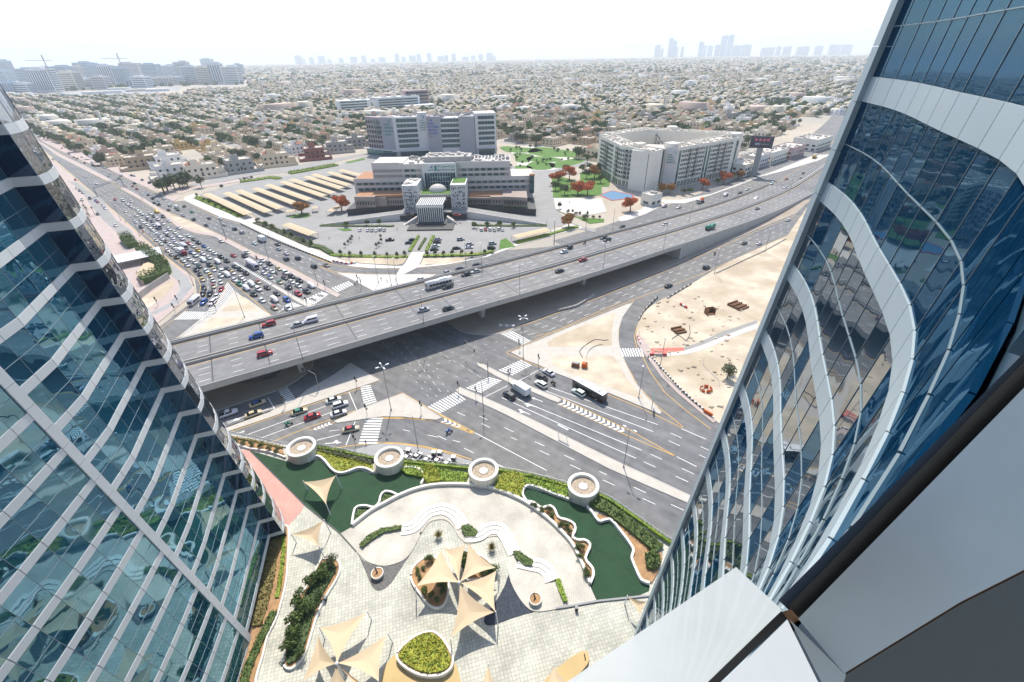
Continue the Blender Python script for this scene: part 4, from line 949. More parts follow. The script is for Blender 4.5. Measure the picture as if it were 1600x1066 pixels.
for lab, k, X, Y, w_, d_, h, m in (('low cream showroom with stepped roofs behind the billboard column', 'n', 1400, 500, 26, 18, 9, 'apt_wall'), ('white terraced shop with pale roof left of the billboard', 'n', 1500, 440, 24, 16, 10, 'rear_white'),
      ('two-storey beige shop row with red roof edge along the highway', 'd', 1210, 130, 34, 18, 10, 'apt_wall'), ('shop with maroon fascia and blue awnings near the right tower', 'd', 1370, 90, 30, 18, 10, 'sch_pink'), ('cream banded hall with long windows beyond the yellow bus', 'd', 1560, 20, 40, 24, 11, 'apt_wall')):
    X_, Y_ = g(k, X, Y); block('shop', lab, 'shop', X_, Y_ + 8, w_, d_, h, R(40), m, 2)
# shaded roof and parking by the left tower
shx = g('h', 520, 880)
shr = thing('parking_shade', 'long ribbed white metal shade roof beside the clipped hedge', 'shade roof', (*g('e', -70, 430), 0), R(128))
for i in range(14): MB().box(0, -13 + i * 2.0, 3.4, 14, 1.9, .14).build('roof_panel', M['white_metal'], shr)
for i in range(4):
    for q in (-6.5, 6.5): MB().tube((q, -12 + i * 8, 0), (q, -12 + i * 8, 3.4), .12, n=6).build('post', M['pole_grey'], shr)
plz = gs('e', [(-40,520),(20,440),(60,425),(110,440),(115,480),(40,560),(0,585)], 2.4)
t_ = tag(MB().prism(plz, 0, 2.4).build('raised_terrace', M['shade_cloth']), 'tan raised terrace inside the clipped hedge', 'terrace')
P = smooth_pts(gs('e', [(-5,735),(120,640),(245,560)]), 6)
wl = thing('boundary_wall', 'pale concrete boundary wall below the clipped hedge', 'wall', (*P[0], 0))
n = 14; Q = resample(P, n + 1)
for i in range(n): MB().ribbon([(Q[i][0]-P[0][0], Q[i][1]-P[0][1]), (Q[i][0]-P[0][0] + (Q[i+1][0]-Q[i][0])*.97, Q[i][1]-P[0][1] + (Q[i+1][1]-Q[i][1])*.97)], .3 + .04*(i%2), 0, 3.0).build('panel', M['concrete'], wl)

# ------------------------------------------------------------------ hospital carports
def carport(a, b_, depth, label, h=2.7):
    A, B = Vector(a), Vector(b_); L = (B - A).length; d = (B - A).normalized(); ang = math.atan2(d.y, d.x)
    r = thing('carport', label, 'carport', (*((A + B) / 2), .06), ang, 'tan carports in the hospital car park')
    P = []; n = max(3, int(L / 6))
    b = MB()
    for i in range(n):
        x0, x1 = -L/2 + L * i / n, -L/2 + L * (i + 1) / n
        for j in range(4):
            v0, v1 = j / 4, (j + 1) / 4; zf = lambda v: h + .5 * math.sin(v * math.pi * .9)
            b.quad((x0, (v0-.5)*depth, zf(v0)), (x1-.12, (v0-.5)*depth, zf(v0)), (x1-.12, (v1-.5)*depth, zf(v1)), (x0, (v1-.5)*depth, zf(v1)))
            b.quad((x0, (v1-.5)*depth, zf(v1)-.08), (x1-.12, (v1-.5)*depth, zf(v1)-.08), (x1-.12, (v0-.5)*depth, zf(v0)-.08), (x0, (v0-.5)*depth, zf(v0)-.08))
    b.build('roof_cloth', M['shade_cloth'], r)
    for i in range(n + 1): MB().tube((-L/2 + L*i/n, depth*.42, 0), (-L/2 + L*i/n, depth*.42, h + .2), .09, n=5).build('post', M['pole_grey'], r)
    return A, B, ang
cps = []
for i, (p, q) in enumerate((((920,695),(1110,785)), ((1010,690),(1200,775)), ((1065,680),(1255,760)), ((1140,670),(1330,742)), ((1195,655),(1385,722)), ((1260,640),(1450,705)), ((1300,630),(1490,692)), ((1365,618),(1528,670)), ((1400,608),(1560,656)), ((1470,598),(1610,640)), ((1520,588),(1640,620)))):
    cps.append(carport(g('A', *p, 2.8), g('A', *q, 2.8), 5.8, f'tan cloth carport in the hospital car park, {ordw(i+1)} row out from the highway side'))
carport(g('k', 250, 695, 2.8), g('k', 480, 780, 2.8), 6, 'tan cloth carport alone behind the kerb shrubs')
carport(g('k', 250, 590, 2.8), g('k', 330, 580, 2.8), 5, 'short tan carport left of the small flame tree'); carport(g('k', 465, 560, 2.8), g('k', 520, 555, 2.8), 5, 'short tan carport right of the small flame tree'); carport(g('k', 610, 590, 2.8), g('k', 690, 545, 2.8), 5, 'short tan carport below the red flame tree by the podium')
carport(g('l', 870, 750, 2.8), g('l', 1150, 685, 2.8), 6, 'tan cloth carport along the long hedge near the highway')
# ------------------------------------------------------------------ villas
VC = {'cream': (.72,.60,.44), 'white': (.80,.78,.75), 'beige': (.64,.52,.38), 'tan': (.50,.38,.25), 'rose': (.52,.36,.30), 'grey': (.40,.38,.36), 'ochre': (.62,.44,.18), 'maroon': (.30,.11,.09), 'sandy': (.74,.62,.46), 'pale': (.78,.70,.58)}
win_me = MB().box(0, 0, 0, 1.5, .16, 1.7).mesh('window', M['villa_window'])
tall_me = MB().box(0, 0, 0, 1.1, .16, 3.6).mesh('window', M['villa_window'])
def villa_proto(seed, style):
    r_ = random.Random(seed); wb, rf = MB(), MB(); wins = []
    w_, d_ = r_.uniform(15, 21), r_.uniform(13, 17); h = 8.2
    boxes = [(0, 0, w_, d_, h)]
    if style % 2: boxes.append((r_.choice((-1, 1)) * w_ * .32, -d_/2 - 1.2, w_ * .3, 3.0, h - r_.choice((0, 3.6))))
    if style % 3: boxes.append((r_.choice((-1, 1)) * (w_/2 + 2.4), r_.uniform(-2, 3), 5.4, d_ * .6, 4.4))
    boxes.append((r_.uniform(-4, 4), r_.uniform(-2, 3), 5, 4.4, h + 3.0))
    for x, y, a, c, z in boxes:
        wb.box(x, y, -.02, a, c, z); rf.box(x, y, z, a - .7, c - .7, .1)
        wb.ribbon([(x-a/2+.15,y-c/2+.15),(x+a/2-.15,y-c/2+.15),(x+a/2-.15,y+c/2-.15),(x-a/2+.15,y+c/2-.15),(x-a/2+.15,y-c/2+.16)], .3, z, z + .75)
    for i in range(4): rf.box(r_.uniform(-w_/2+1.5, w_/2-1.5), r_.uniform(-d_/2+1.5, d_/2-1.5), h, 1.2, 1.0, .9)
    hip = None
    if style in (2, 5):
        hip = MB(); a, c = w_ * .5, d_ * .55; hip.box(-w_*.2, 0, h + .75, a, c, 2.2, 0, .3, .15)
    n = int(w_ / 3.6)
    for f in (0, 1):
        for i in range(n):
            x = -w_/2 + (i + .5) * w_ / n; wins += [(win_me, x, -d_/2 - .03, 1.0 + f * 3.7, 0), (win_me, x, d_/2 + .03, 1.0 + f * 3.7, math.pi)]
        for i in range(3):
            y = -d_/2 + (i + .5) * d_ / 3; wins += [(win_me, -w_/2 - .03, y, 1.0 + f * 3.7, math.pi/2), (win_me, w_/2 + .03, y, 1.0 + f * 3.7, math.pi/2)]
    x, y, a, c, z = boxes[1] if style % 2 else boxes[0]
    wins.append((tall_me, x, y - c/2 - .05, .4, 0))
    gw = MB(); G2 = [(-w_/2 - 5, -d_/2 - 7), (w_/2 + 5, -d_/2 - 7), (w_/2 + 5, d_/2 + 5), (-w_/2 - 5, d_/2 + 5), (-w_/2 - 5, -d_/2 - 6.9)]
    gw.ribbon(G2, .3, -.02, 2.3)
    yard = MB().sheet([(p[0]*.99, p[1]*.99) for p in G2[:4]], .02)
    wj = MB()
    for me, x, y, z, q in wins:
        (wj.box(x, y, z, 1.5, .16, 1.7, q) if me is win_me else wj.box(x, y, z, 1.1, .16, 3.6, q))
    return dict(wall=wb.mesh('wall', M['villa_wall']), roof=rf.mesh('roof', M['villa_roof']), hip=hip.mesh('hip_roof', M['tile_roof']) if hip else None,
                gw=gw.mesh('garden_wall', M['villa_wall']), wj=wj.mesh('window_set', M['villa_window']), yard=yard.mesh('yard', M['pavement']), wins=wins, fp=max(w_, d_))
protos = [villa_proto(40 + s, s) for s in range(9)]
def villa(P, x, y, rz, colname, label, group, near, sc_=1.0, fl=1.0):
    r = thing('villa', label, 'villa', (x, y, 0), rz, group); r.scale = (sc_, sc_, sc_ * fl)
    jt = rng.uniform(.9, 1.08); c = (*[min(1, v * jt) for v in VC[colname]], 1)
    for nm, key in (('wall', 'wall'), ('roof', 'roof'), ('hip_roof', 'hip'), ('garden_wall', 'gw')):
        if P[key]:
            o = obj(nm, P[key], r); o.color = c
    if near: obj('yard', P['yard'], r)
    if near:
        for me, wx, wy, wz, q in P['wins']: obj('window', me, r, (wx, wy, wz), q)
    else: obj('window_set', P['wj'], r, kind='stuff')
    return r
taken = []
hero = [('k',155,205,30,'cream',2,'two-storey cream villa with arched porch by the hospital back street'), ('k',480,150,24,'maroon',3,'dark maroon mansion with walled front across from the carports'), ('k',670,95,24,'grey',1,'ornate grey mansion beside the maroon one'), ('k',830,55,24,'grey',7,'grey classical mansion close to the medical towers'),
 ('h',1130,200,38,'pale',2,'pale villa with terracotta hipped roof near the side road corner'), ('h',1450,150,38,'grey',4,'large grey stone villa with green windows by the side road'), ('h',880,200,38,'white',1,'plain white villa with a pink court near the highway'), ('h',860,110,38,'white',4,'white flat villa behind the pink court'), ('h',640,120,38,'tan',6,'long tan walled villa at the highway verge'),
 ('A',930,500,40,'ochre',5,'yellow villa with red tiled roof among cream houses'), ('A',730,520,40,'cream',0,'wide cream villa with garden trees near the road'), ('A',1010,430,40,'white',3,'white modern villa with stepped roofs'), ('A',1170,440,40,'rose',6,'rose-red villa with long low wings'), ('A',800,370,40,'grey',8,'angular black and white modern villa'), ('A',960,520,40,'sandy',7,'sandy villa behind the grey stone one'),
 ('C',880,340,42,'ochre',8,'ochre villa with square tower behind the flats'), ('C',950,350,42,'white',4,'white modern villa with tall fins behind the flats'), ('C',820,350,42,'tan',3,'tan towered villa behind the flats'), ('C',240,330,42,'cream',0,'cream villa at the far edge of the park'), ('C',120,330,42,'cream',6,'cream villa at the park edge behind its wall'), ('B',1240,290,20,'cream',1,'cream villa nearest to the right end of the medical towers'), ('C',75,350,42,'rose',5,'brick-red villa by the park trees')]
for k, X, Y, ang, cn, pi, lab in hero:
    x, y = g(k, X, Y); s = 1.25 if k in 'kh' else 1.0
    villa(protos[pi % 9], x, y + 5, R(ang), cn, lab, None, True, s); taken.append((x, y + 5, 17 * s))
excl = [[g('k',-560,420), g('k',-300,300), g('k',0,250), g('k',620,145), g('k',960,85), (-175, 610), (-8, 640), g('l',800,-15), g('l',1400,-10), g('l',1620,40), (78, 480), (120, 500), (240, 470), (330, 560), (240, 300), (60, 150), (-200, 150), (-300, 300)],
        [g('N',170,180), g('h',-200,-105), g('h',0,-5), g('h',330,60), g('h',600,160), g('h',760,240), g('h',1000,330), (-190, 340), (-120, 200), (-400, 200), (-1400, 800), (-1500, 1500)],
        [(-350, 960), (-290, 930), (-130, 1040), (-130, 1110), (-220, 1110)]]
def blocked(x, y, m=0):
    if any(inside((x, y), P) for P in excl): return True
    if x > -20 and y < 800 and min(math.dist((x, y), p) for p in DK) < 82: return True
    q = project((x, y, 0))
    if q is None: return True
    if q[0] < 300 and q[1] < 152: return True
    if q[0] < 392 and q[1] < 141: return True
    return any(math.dist((x, y), t[:2]) < t[2] + m for t in taken)
ca, sa = math.cos(R(48.6)), math.sin(R(48.6))
cand = []
for u in range(-140, 140):
    for v in range(-20, 160):
        uu = u * 29 + (u // 2) * 13; vv = v * 27 + (v // 6) * 12
        x, y = uu * ca - vv * sa + 150 + rng.uniform(-2.5, 2.5), uu * sa + vv * ca + 300 + rng.uniform(-2.5, 2.5)
        d = math.hypot(x, y)
        if y < 150 or d > 2600: continue
        q = project((x, y, 0))
        if q is None or not (-60 < q[0] < 1800) or q[1] > 420: continue
        if q[0] > 1200 and q[1] > 250: continue
        shown = (q[1] - 150) * .62 < q[0] < 1383 - .42 * q[1]
        if blocked(x, y, 15): continue
        cand.append((d + (0 if shown else 9e3), x, y, q))
cand.sort()
cand = [(math.hypot(x, y), x, y, q) for d, x, y, q in cand]
cols = ['cream']*7 + ['white']*3 + ['beige']*6 + ['sandy']*6 + ['pale']*3 + ['tan']*2 + ['rose']*1 + ['grey']*2 + ['ochre']*1
NV = 300 - len(hero)
zones = {}
indiv = cand[:NV]
adj = ('flat-roofed', 'stepped', 'L-shaped', 'towered', 'low', 'boxy', 'wide', 'two-storey', 'walled')
def zone(x, y, q):
    if q[0] < 430: return 'west of the carports'
    if q[0] < 560: return 'behind the carports'
    if q[0] < 790: return 'behind the medical towers'
    if q[0] < 960: return 'behind the park'
    return 'behind the apartment block'
vac = []
for d, x, y, q in indiv:
    if rng.random() < .09: vac.append((x, y)); continue
    cn = rng.choice(cols); pi = rng.randrange(9); zn = zone(x, y, q); zones[(cn, zn)] = zones.get((cn, zn), 0) + 1
    villa(protos[pi], x, y, R(48.6) + rng.choice((0, math.pi/2, math.pi, -math.pi/2)), cn, f'{cn} villa {zn}, {ordw(zones[(cn, zn)])} nearest {cn} one there', 'villas of the residential quarter', d < 520, rng.uniform(.92, 1.12), rng.choice((1, 1, 1, .9, 1.15)))
# ---- everything beyond: one mass of houses
rs = np.random.RandomState(11)
def cubes(C, S, A, colr):
    """C (n,3) base centres, S (n,3) sizes, A (n,) angles"""
    n = len(C); k = np.array([(-1,-1,0),(1,-1,0),(1,1,0),(-1,1,0),(-1,-1,1),(1,-1,1),(1,1,1),(-1,1,1)], 'f')
    p = np.zeros((n, 8, 3), 'f'); lx = k[None,:,0] * S[:,None,0] / 2; ly = k[None,:,1] * S[:,None,1] / 2
    p[:,:,0] = C[:,None,0] + lx * np.cos(A)[:,None] - ly * np.sin(A)[:,None]; p[:,:,1] = C[:,None,1] + lx * np.sin(A)[:,None] + ly * np.cos(A)[:,None]; p[:,:,2] = C[:,None,2] + k[None,:,2] * S[:,None,2]
    f = np.array([(4,5,6,7),(0,1,5,4),(1,2,6,5),(2,3,7,6),(3,0,4,7)]); F = (np.arange(n)[:,None,None] * 8 + f[None]).reshape(-1, 4)
    return p.reshape(-1, 3), F, np.repeat(colr, 5, axis=0)
PV, PF, PC = [], [], []
def add_cubes(C, S, A, c):
    global PV, PF, PC
    V, F, cc = cubes(np.asarray(C, 'f'), np.asarray(S, 'f'), np.asarray(A, 'f'), np.asarray(c, 'f')); o_ = sum(len(v) for v in PV)
    PV.append(V); PF.append(F + o_); PC.append(cc)
pal = np.array([VC[c] for c in cols], 'f')
C, S, A, K = [], [], [], []
def put(x, y, z, a, b_, h, ang, c): C.append((x, y, z)); S.append((a, b_, h)); A.append(ang); K.append(c)
for d, x, y, q in cand[NV:]:
    if rng.random() < .05: vac.append((x, y)); continue
    c = pal[rng.randrange(len(pal))] * rng.uniform(.9, 1.08); a, b_ = rng.uniform(13, 21), rng.uniform(12, 17); h = rng.choice((7.5, 8.2, 8.6, 11)); ang = R(48.6) + rng.choice((0, math.pi/2))
    put(x, y, 0, a, b_, h, ang, c); put(x, y, h - .6, a - 1.2, b_ - 1.2, .75, ang, (.58, .53, .46))
    ox, oy = rng.uniform(-4, 4), rng.uniform(-4, 4); put(x + ox, y + oy, h, 5, 4.5, 2.8, ang, c * .97)
    if rng.random() < .6: s_ = rng.choice((-1, 1)); put(x + s_ * (a/2 + 2) * ca, y + s_ * (a/2 + 2) * sa, 0, 6, 8, 4.2, ang, c)
    e = a / 2 + .08
    for s_ in (-1, 1):
        for zz in (1.4, 5.0):
            for t in (-.3, 0, .3):
                put(x + s_ * (b_/2 + .02) * math.cos(ang + math.pi/2) + t * a * math.cos(ang), y + s_ * (b_/2 + .02) * math.sin(ang + math.pi/2) + t * a * math.sin(ang), zz, 1.8, .3, 1.6, ang, (.06, .065, .07))
    for s_, L_ in ((1, 26), (-1, 26)):
        put(x + s_ * 13 * ca, y + s_ * 13 * sa, 0, .35, 26, 2.2, R(48.6), c * .95)
n = 26000
th = rs.uniform(-.86, .80, n); dd = 2550 + (rs.uniform(0, 1, n) ** .75) * 7500
xx, yy = dd * np.sin(th), dd * np.cos(th)
pxs = xx / (yy * math.cos(TH) + CAM_H * math.sin(TH)) * FPX + 800
ok = ~((pxs < 400) & (dd < 99999) & (pxs > -200) & (dd < 3200)) 
xx, yy, dd = xx[ok], yy[ok], dd[ok]; n = len(xx); gsz = 1 + (dd - 2500) / 6000
C2 = np.stack([xx, yy, np.zeros(n)], 1); S2 = np.stack([rs.uniform(14, 26, n) * gsz, rs.uniform(12, 20, n) * gsz, rs.choice([7, 8, 9, 11, 13], n) * 1.0], 1)
for i in range(420):                                        # schools, mosque halls and other larger blocks
    a_, d_ = rng.uniform(-.8, .75), rng.uniform(900, 8000); x, y = d_ * math.sin(a_), d_ * math.cos(a_)
    if blocked(x, y, 0): continue
    c = rng.choice(((.70, .69, .66), (.62, .55, .44), (.52, .40, .34), (.66, .62, .55))); put(x, y, 0, rng.uniform(24, 60), rng.uniform(16, 32), rng.uniform(9, 19), R(48.6) + rng.choice((0, math.pi/2)), c)
    if i % 6 == 0: put(x + 14, y, 0, 3.5, 3.5, rng.uniform(24, 34), R(48.6), c)
add_cubes(C, S, A, K); add_cubes(C2, S2, np.full(n, R(48.6)) + rs.choice([0, math.pi/2], n), pal[rs.randint(0, len(pal), n)] * rs.uniform(.85, 1.1, (n, 1)))
vcolmat('far_house', .85)
far = obj('distant_villas', numpy_mesh('distant_villas', np.concatenate(PV), np.concatenate(PF), M['far_house'], np.concatenate(PC)))
tag(far, 'endless mass of cream and white villas fading into the haze', 'villas', None, 'stuff')
# streets between the villas
sb = MB()
for u in range(-40, 40, 2):
    uu = u * 29 + (u // 2) * 13 - 20
    for v0 in range(-6, 60):
        a_, b2 = v0 * 40, v0 * 40 + 40
        P = [(uu * ca - vv * sa + 150, uu * sa + vv * ca + 300) for vv in (a_, b2)]
        m_ = ((P[0][0] + P[1][0]) / 2, (P[0][1] + P[1][1]) / 2)
        if math.hypot(*m_) > 1500 or m_[1] < 200 or blocked(*m_, 0) : continue
        sb.strip(offset(P, 4), offset(P, -4), .006)
struct(sb.build('villa_streets', M['asphalt_pale']))

# ------------------------------------------------------------------ trees
def leafmat(name, rgb, rgb2, sc_=2.0):
    m = mat(name, rgb, .75, var=.35, scale=sc_, var2=(sc_ * .5, rgb2)); 
    return m
leafmat('leaf_dark', (.045, .085, .024), (.075, .115, .03)); leafmat('leaf_mid', (.07, .125, .025), (.11, .15, .035)); leafmat('leaf_bright', (.17, .28, .025), (.26, .33, .035)); leafmat('leaf_yellow', (.38, .38, .035), (.24, .30, .035), 3)
leafmat('leaf_flame', (.62, .11, .025), (.36, .16, .04), 1.2); leafmat('leaf_rust', (.50, .19, .05), (.24, .18, .05), 1.2); leafmat('leaf_olive', (.10, .11, .05), (.07, .09, .035)); leafmat('leaf_dry', (.27, .21, .07), (.17, .16, .05), 3)
def leafcloud(n, lobes, size, seed, flat=0.0):
    """n small leaf faces spread through a set of lobes (x,y,z,rx,ry,rz)"""
    q = np.random.RandomState(seed); w_ = np.array([l[3]*l[4]*l[5] for l in lobes]) ** .7; w_ /= w_.sum()
    idx = q.choice(len(lobes), n, p=w_); L = np.array(lobes)[idx]
    d = q.normal(size=(n, 3)); d /= np.linalg.norm(d, axis=1)[:, None]; rad = q.uniform(.55, 1.0, n)[:, None]
    c = L[:, :3] + d * rad * L[:, 3:]
    nrm = d + q.normal(size=(n, 3)) * .6; nrm /= np.linalg.norm(nrm, axis=1)[:, None]
    t = np.cross(nrm, q.normal(size=(n, 3))); t /= np.linalg.norm(t, axis=1)[:, None]; b2 = np.cross(nrm, t)
    s = (size * q.uniform(.6, 1.4, n))[:, None]
    V = np.stack([c - t*s, c - b2*s*.6, c + t*s, c + b2*s*.6], 1).reshape(-1, 3)
    return V, np.arange(n * 4).reshape(-1, 4)
def tree_mesh(seed, h, rx, n, size, m, flat=.7):
    q = random.Random(seed); lobes = []
    for i in range(10):
        a = q.uniform(0, 6.28); rr = q.uniform(.25, .7) * rx; s = q.uniform(.35, .6) * rx
        lobes.append((math.cos(a)*rr, math.sin(a)*rr, h - rx * flat * .75 + q.uniform(-.38, .3) * rx, s, s, s * flat))
    lobes.append((0, 0, h - rx * .35, rx * .5, rx * .5, rx * .45 * flat))
    V, F = leafcloud(n, lobes, size, seed); return numpy_mesh('crown', V, F, m)
def trunk_mesh(seed, h, rx):
    q = random.Random(seed); b = MB().tube((0,0,-.1), (.1,.1,h*.5), rx*.075, rx*.05, 7, False)
    for i in range(5):
        a = i * 1.26 + q.uniform(-.3, .3); b.tube((.1,.1,h*.45), (math.cos(a)*rx*.55, math.sin(a)*rx*.55, h*.8), rx*.035, rx*.015, 5, False)
    return b.mesh('trunk', M['bark'])
TP = {}
def tproto(kind, seed, h, rx, n, size, m, flat=.7): TP.setdefault(kind, []).append((tree_mesh(seed, h, rx, n, size, M[m], flat), trunk_mesh(seed, h, rx)))
for s in range(3): tproto('dark', s, 6.5, 3.6, 520, .42, 'leaf_dark')
for s in range(2): tproto('green', 10 + s, 6.0, 3.3, 520, .42, 'leaf_mid')
tproto('olive', 20, 6.5, 3.4, 480, .42, 'leaf_olive')
for s in range(2): tproto('flame', 30 + s, 8.0, 5.6, 2600, .40, 'leaf_flame', .55)
tproto('rust', 40, 8.0, 5.4, 2600, .40, 'leaf_rust', .55)
tproto('ball', 50, 2.6, 1.5, 380, .2, 'leaf_mid', 1.0); tproto('column', 51, 3.4, 1.0, 340, .2, 'leaf_dark', 1.6)
def palm_mesh(seed):
    q = random.Random(seed); b = MB()
    for i in range(16):
        a = i * 2.4 + q.uniform(-.2, .2); el = q.uniform(.1, 1.1); L_ = q.uniform(2.4, 3.2); P0 = Vector((0, 0, 7)); last = None
        for j in range(6):
            f = j / 5; r_ = L_ * f; z = 7 + math.sin(el) * r_ - 1.3 * f * f * 1.6; wd = .32 * (1 - f * .8)
            c = Vector((math.cos(a) * r_ * math.cos(el), math.sin(a) * r_ * math.cos(el), z)); s = Vector((-math.sin(a), math.cos(a), 0)) * wd
            if last: b.quad(tuple(last[0]), tuple(c - s), tuple(c + s), tuple(last[1]))
            last = (c - s, c + s)
    return b.mesh('crown', M['leaf_olive'])
TP['palm'] = [(palm_mesh(s), MB().tube((0,0,-.1), (.15,0,7), .2, .15, 7, False).mesh('trunk', M['bark'])) for s in range(2)]
ntree = 0
def tree(kind, x, y, label, group=None, s=1.0, z=0.0, name=None, cat='tree'):
    global ntree; ntree += 1
    cm, tm = TP[kind][rng.randrange(len(TP[kind]))]
    r = thing(name or ('palm_tree' if kind == 'palm' else 'tree'), label, cat, (x, y, z), rng.uniform(0, 6.28), group); r.scale = (s * rng.uniform(.9, 1.1), s * rng.uniform(.9, 1.1), s * rng.uniform(.9, 1.1))
    obj('crown', cm, r); obj('trunk', tm, r); return r
def tr(kind, k, X, Y, label, s=1.0, z=.06, group=None, **kw):
    x, y = g(k, X, Y, z); return tree(kind, x, y, label, group, s, z, **kw)
tr('rust', 'k', 385, 610, 'rust-leaved flame tree on the small green island between carports', 1.15); tr('flame', 'k', 715, 585, 'red flame tree leaning over the short carport by the podium', 1.2)
tr('rust', 'c', 578, 190, 'rust-orange flame tree at the forecourt corner by the long hedge', 1.05); tr('flame', 'c', 1090, 60, 'bright red flame tree beside the gatehouse', 1.1)
for i, (X, Y, kd, lab) in enumerate(((1235,310,'flame','orange flame tree at the park edge nearest the street'), (1330,270,'flame','orange flame tree second from the street in the park'), (1400,390,'flame','broad flame tree in front of the park row'), (1480,400,'flame','broad red flame tree next to the sports court'), (1470,260,'dark','green tree between the park flame trees'), (1540,260,'rust','rust tree at the flats end of the park row'), (1480,130,'dark','dark tree by the lane behind the park'), (1545,110,'dark','dark tree closest to the flats in the park lane'))):
    tr(kd, 'l', X, Y, lab, 1.15, .12)
for X, Y, kd, lab in ((625,350,'flame','bright red flame tree below the flats facade'), (800,300,'flame','red flame tree by the right part of the flats'), (745,310,'green','green tree left of the second red one under the flats'), (920,270,'rust','rusty tree in front of the low showroom'), (285,385,'rust','small rusty tree at the flats corner'), (345,390,'rust','small faded flame tree beside a parked car'), (520,390,'green','green bushy tree under the flats'), (465,400,'olive','olive bushy tree near the flats entrance')):
    tr(kd, 'd', X, Y, lab, .8 if kd in ('green', 'olive') else .95, .15)
for i, (X, Y) in enumerate(((85,690),(140,712),(240,752),(295,775),(400,825),(465,850),(15,660))): tr('ball', 'k', X, Y + 15, f'round clipped shrub on the kerb bed by the big road, {ordw(i+1)} along it', 1.1, .15, 'round shrubs of the kerb bed', name='shrub', cat='shrub')
for i, (X, Y) in enumerate(((1110,345),(1170,385),(1215,405),(1265,435),(1325,455),(1370,470),(1410,490),(1450,515))): tr('ball', 'h', X, Y + 12, f'clipped shrub beside the first carport, {ordw(i+1)} along the hedge row', 1.0, .06, 'shrubs beside the first carport', name='shrub', cat='shrub')
for i, (X, Y) in enumerate(((745,880),(770,855),(790,835),(805,812),(1005,885),(1025,870),(1045,840),(1040,808))): tr('column', 'k', X, Y + 8, f'small column shrub dividing the visitor parking, {ordw(i+1)} along', .8, .06, 'column shrubs of the visitor parking', name='shrub', cat='shrub')
for i, (k, X, Y) in enumerate((('k',710,950),('k',785,955),('k',880,955),('k',995,960),('k',1095,965),('k',1178,965),('k',1242,955),('l',150,900),('l',215,900),('l',283,900),('l',355,895),('l',435,895),('l',520,900),('l',628,885),('l',690,870))): tr('column', k, X, Y + 10, f'dark clipped tree along the forecourt hedge, {ordw(i+1)} along from the big road', 1.0, .06, 'clipped trees of the forecourt hedge', name='shrub', cat='shrub')
for i, (X, Y) in enumerate(((1250,500),(1320,535),(1358,540),(1385,550),(1417,560),(1460,590),(1480,560),(1528,580),(1580,590))): tr('ball' if i % 2 else 'column', 'l', X, Y + 14, f'clipped shrub of the small park front lawn, {ordw(i+1)} from the side street', 1.5 if i in (0, 5) else .9, .06, 'clipped shrubs of the park front', name='shrub', cat='shrub')
for i, (X, Y) in enumerate(((540,655),(645,645),(750,650),(865,650))): tr('green', 'l', X, Y + 18, f'small round tree before the right drive ramp, {ordw(i+1)} from the stair', .6, .06)
for i, (X, Y) in enumerate(((605,110),(710,105),(435,125))): tr('green', 'f', X, Y + 10, f'small round tree before the left drive ramp, {ordw(i+1)} from the porch', .6, .06)
for i, (X, Y) in enumerate(((110,440),(130,480),(160,520),(190,470),(215,500),(175,430),(225,540),(260,490))): tr('palm', 'h', X, Y + 22, f'date palm in the clump beside the tower foot, {ordw(i+1)} from the road end', .75, .15, 'palms by the tower foot')
for i in range(48):
    X, Y = rng.uniform(800, 1500), rng.uniform(5, 175)
    if rng.random() < .8: tr('ball' if i % 3 else 'green', 'l', X, Y, f'park shrub among the curved lawns behind the hospital, {ordw(i+1)} of the planting', rng.uniform(.6, 1.1) if i % 3 else .6, .06, 'shrubs of the park lawns', name='shrub', cat='shrub')
for i, (X, Y) in enumerate(((1440,210),(1500,200),(1570,215),(1590,300),(1300,215),(1250,270),(1290,395),(1215,360))): tr('green' if i % 2 else 'dark', 'l', X, Y, f'green tree among the flame trees of the park, {ordw(i+1)} of them', 1.2, .15, 'green trees of the park row')
slab('lawn', gs('l', [(1420,215),(1600,190),(1680,230),(1660,330),(1600,330),(1420,300)]), M['lawn'], .2, 0, kind='stuff')
# village trees: nearest as things
tc = []
for d, x, y, q in cand:
    for j in range(3):
        if rng.random() < .85:
            a = R(48.6) + rng.choice((0, 1, 2, 3)) * math.pi/2 + R(45) + rng.uniform(-.25, .25); l_ = rng.uniform(15.5, 19.5); tc.append((x + math.cos(a) * l_, y + math.sin(a) * l_, d))
for x, y in vac:
    for j in range(9): tc.append((x + rng.uniform(-9, 9), y + rng.uniform(-9, 9), math.hypot(x, y)))
tc.sort(key=lambda t: t[2] + (0 if (lambda q: q and (q[1] - 150) * .62 < q[0] < 1383 - .42 * q[1])(project((t[0], t[1], 0))) else 9e3)); tz = {}
NT = 300 - ntree - 8
lim = []
for x, y, d in tc:
    if len(lim) >= NT: break
    lim.append((x, y, d))
tword = {'dark': 'dark green tree', 'green': 'mid green tree', 'olive': 'olive grey tree'}
for x, y, d in lim:
    q = project((x, y, 0)); kd = rng.choice(('dark', 'dark', 'green', 'olive')); zn = zone(x, y, q); tz[(kd, zn)] = tz.get((kd, zn), 0) + 1
    tree(kd, x, y, f'{tword[kd]} between villas {zn}, {ordw(tz[(kd, zn)])} nearest such one', 'garden trees of the villa quarter', rng.uniform(1.15, 1.9))
rest = tc[len(lim):]
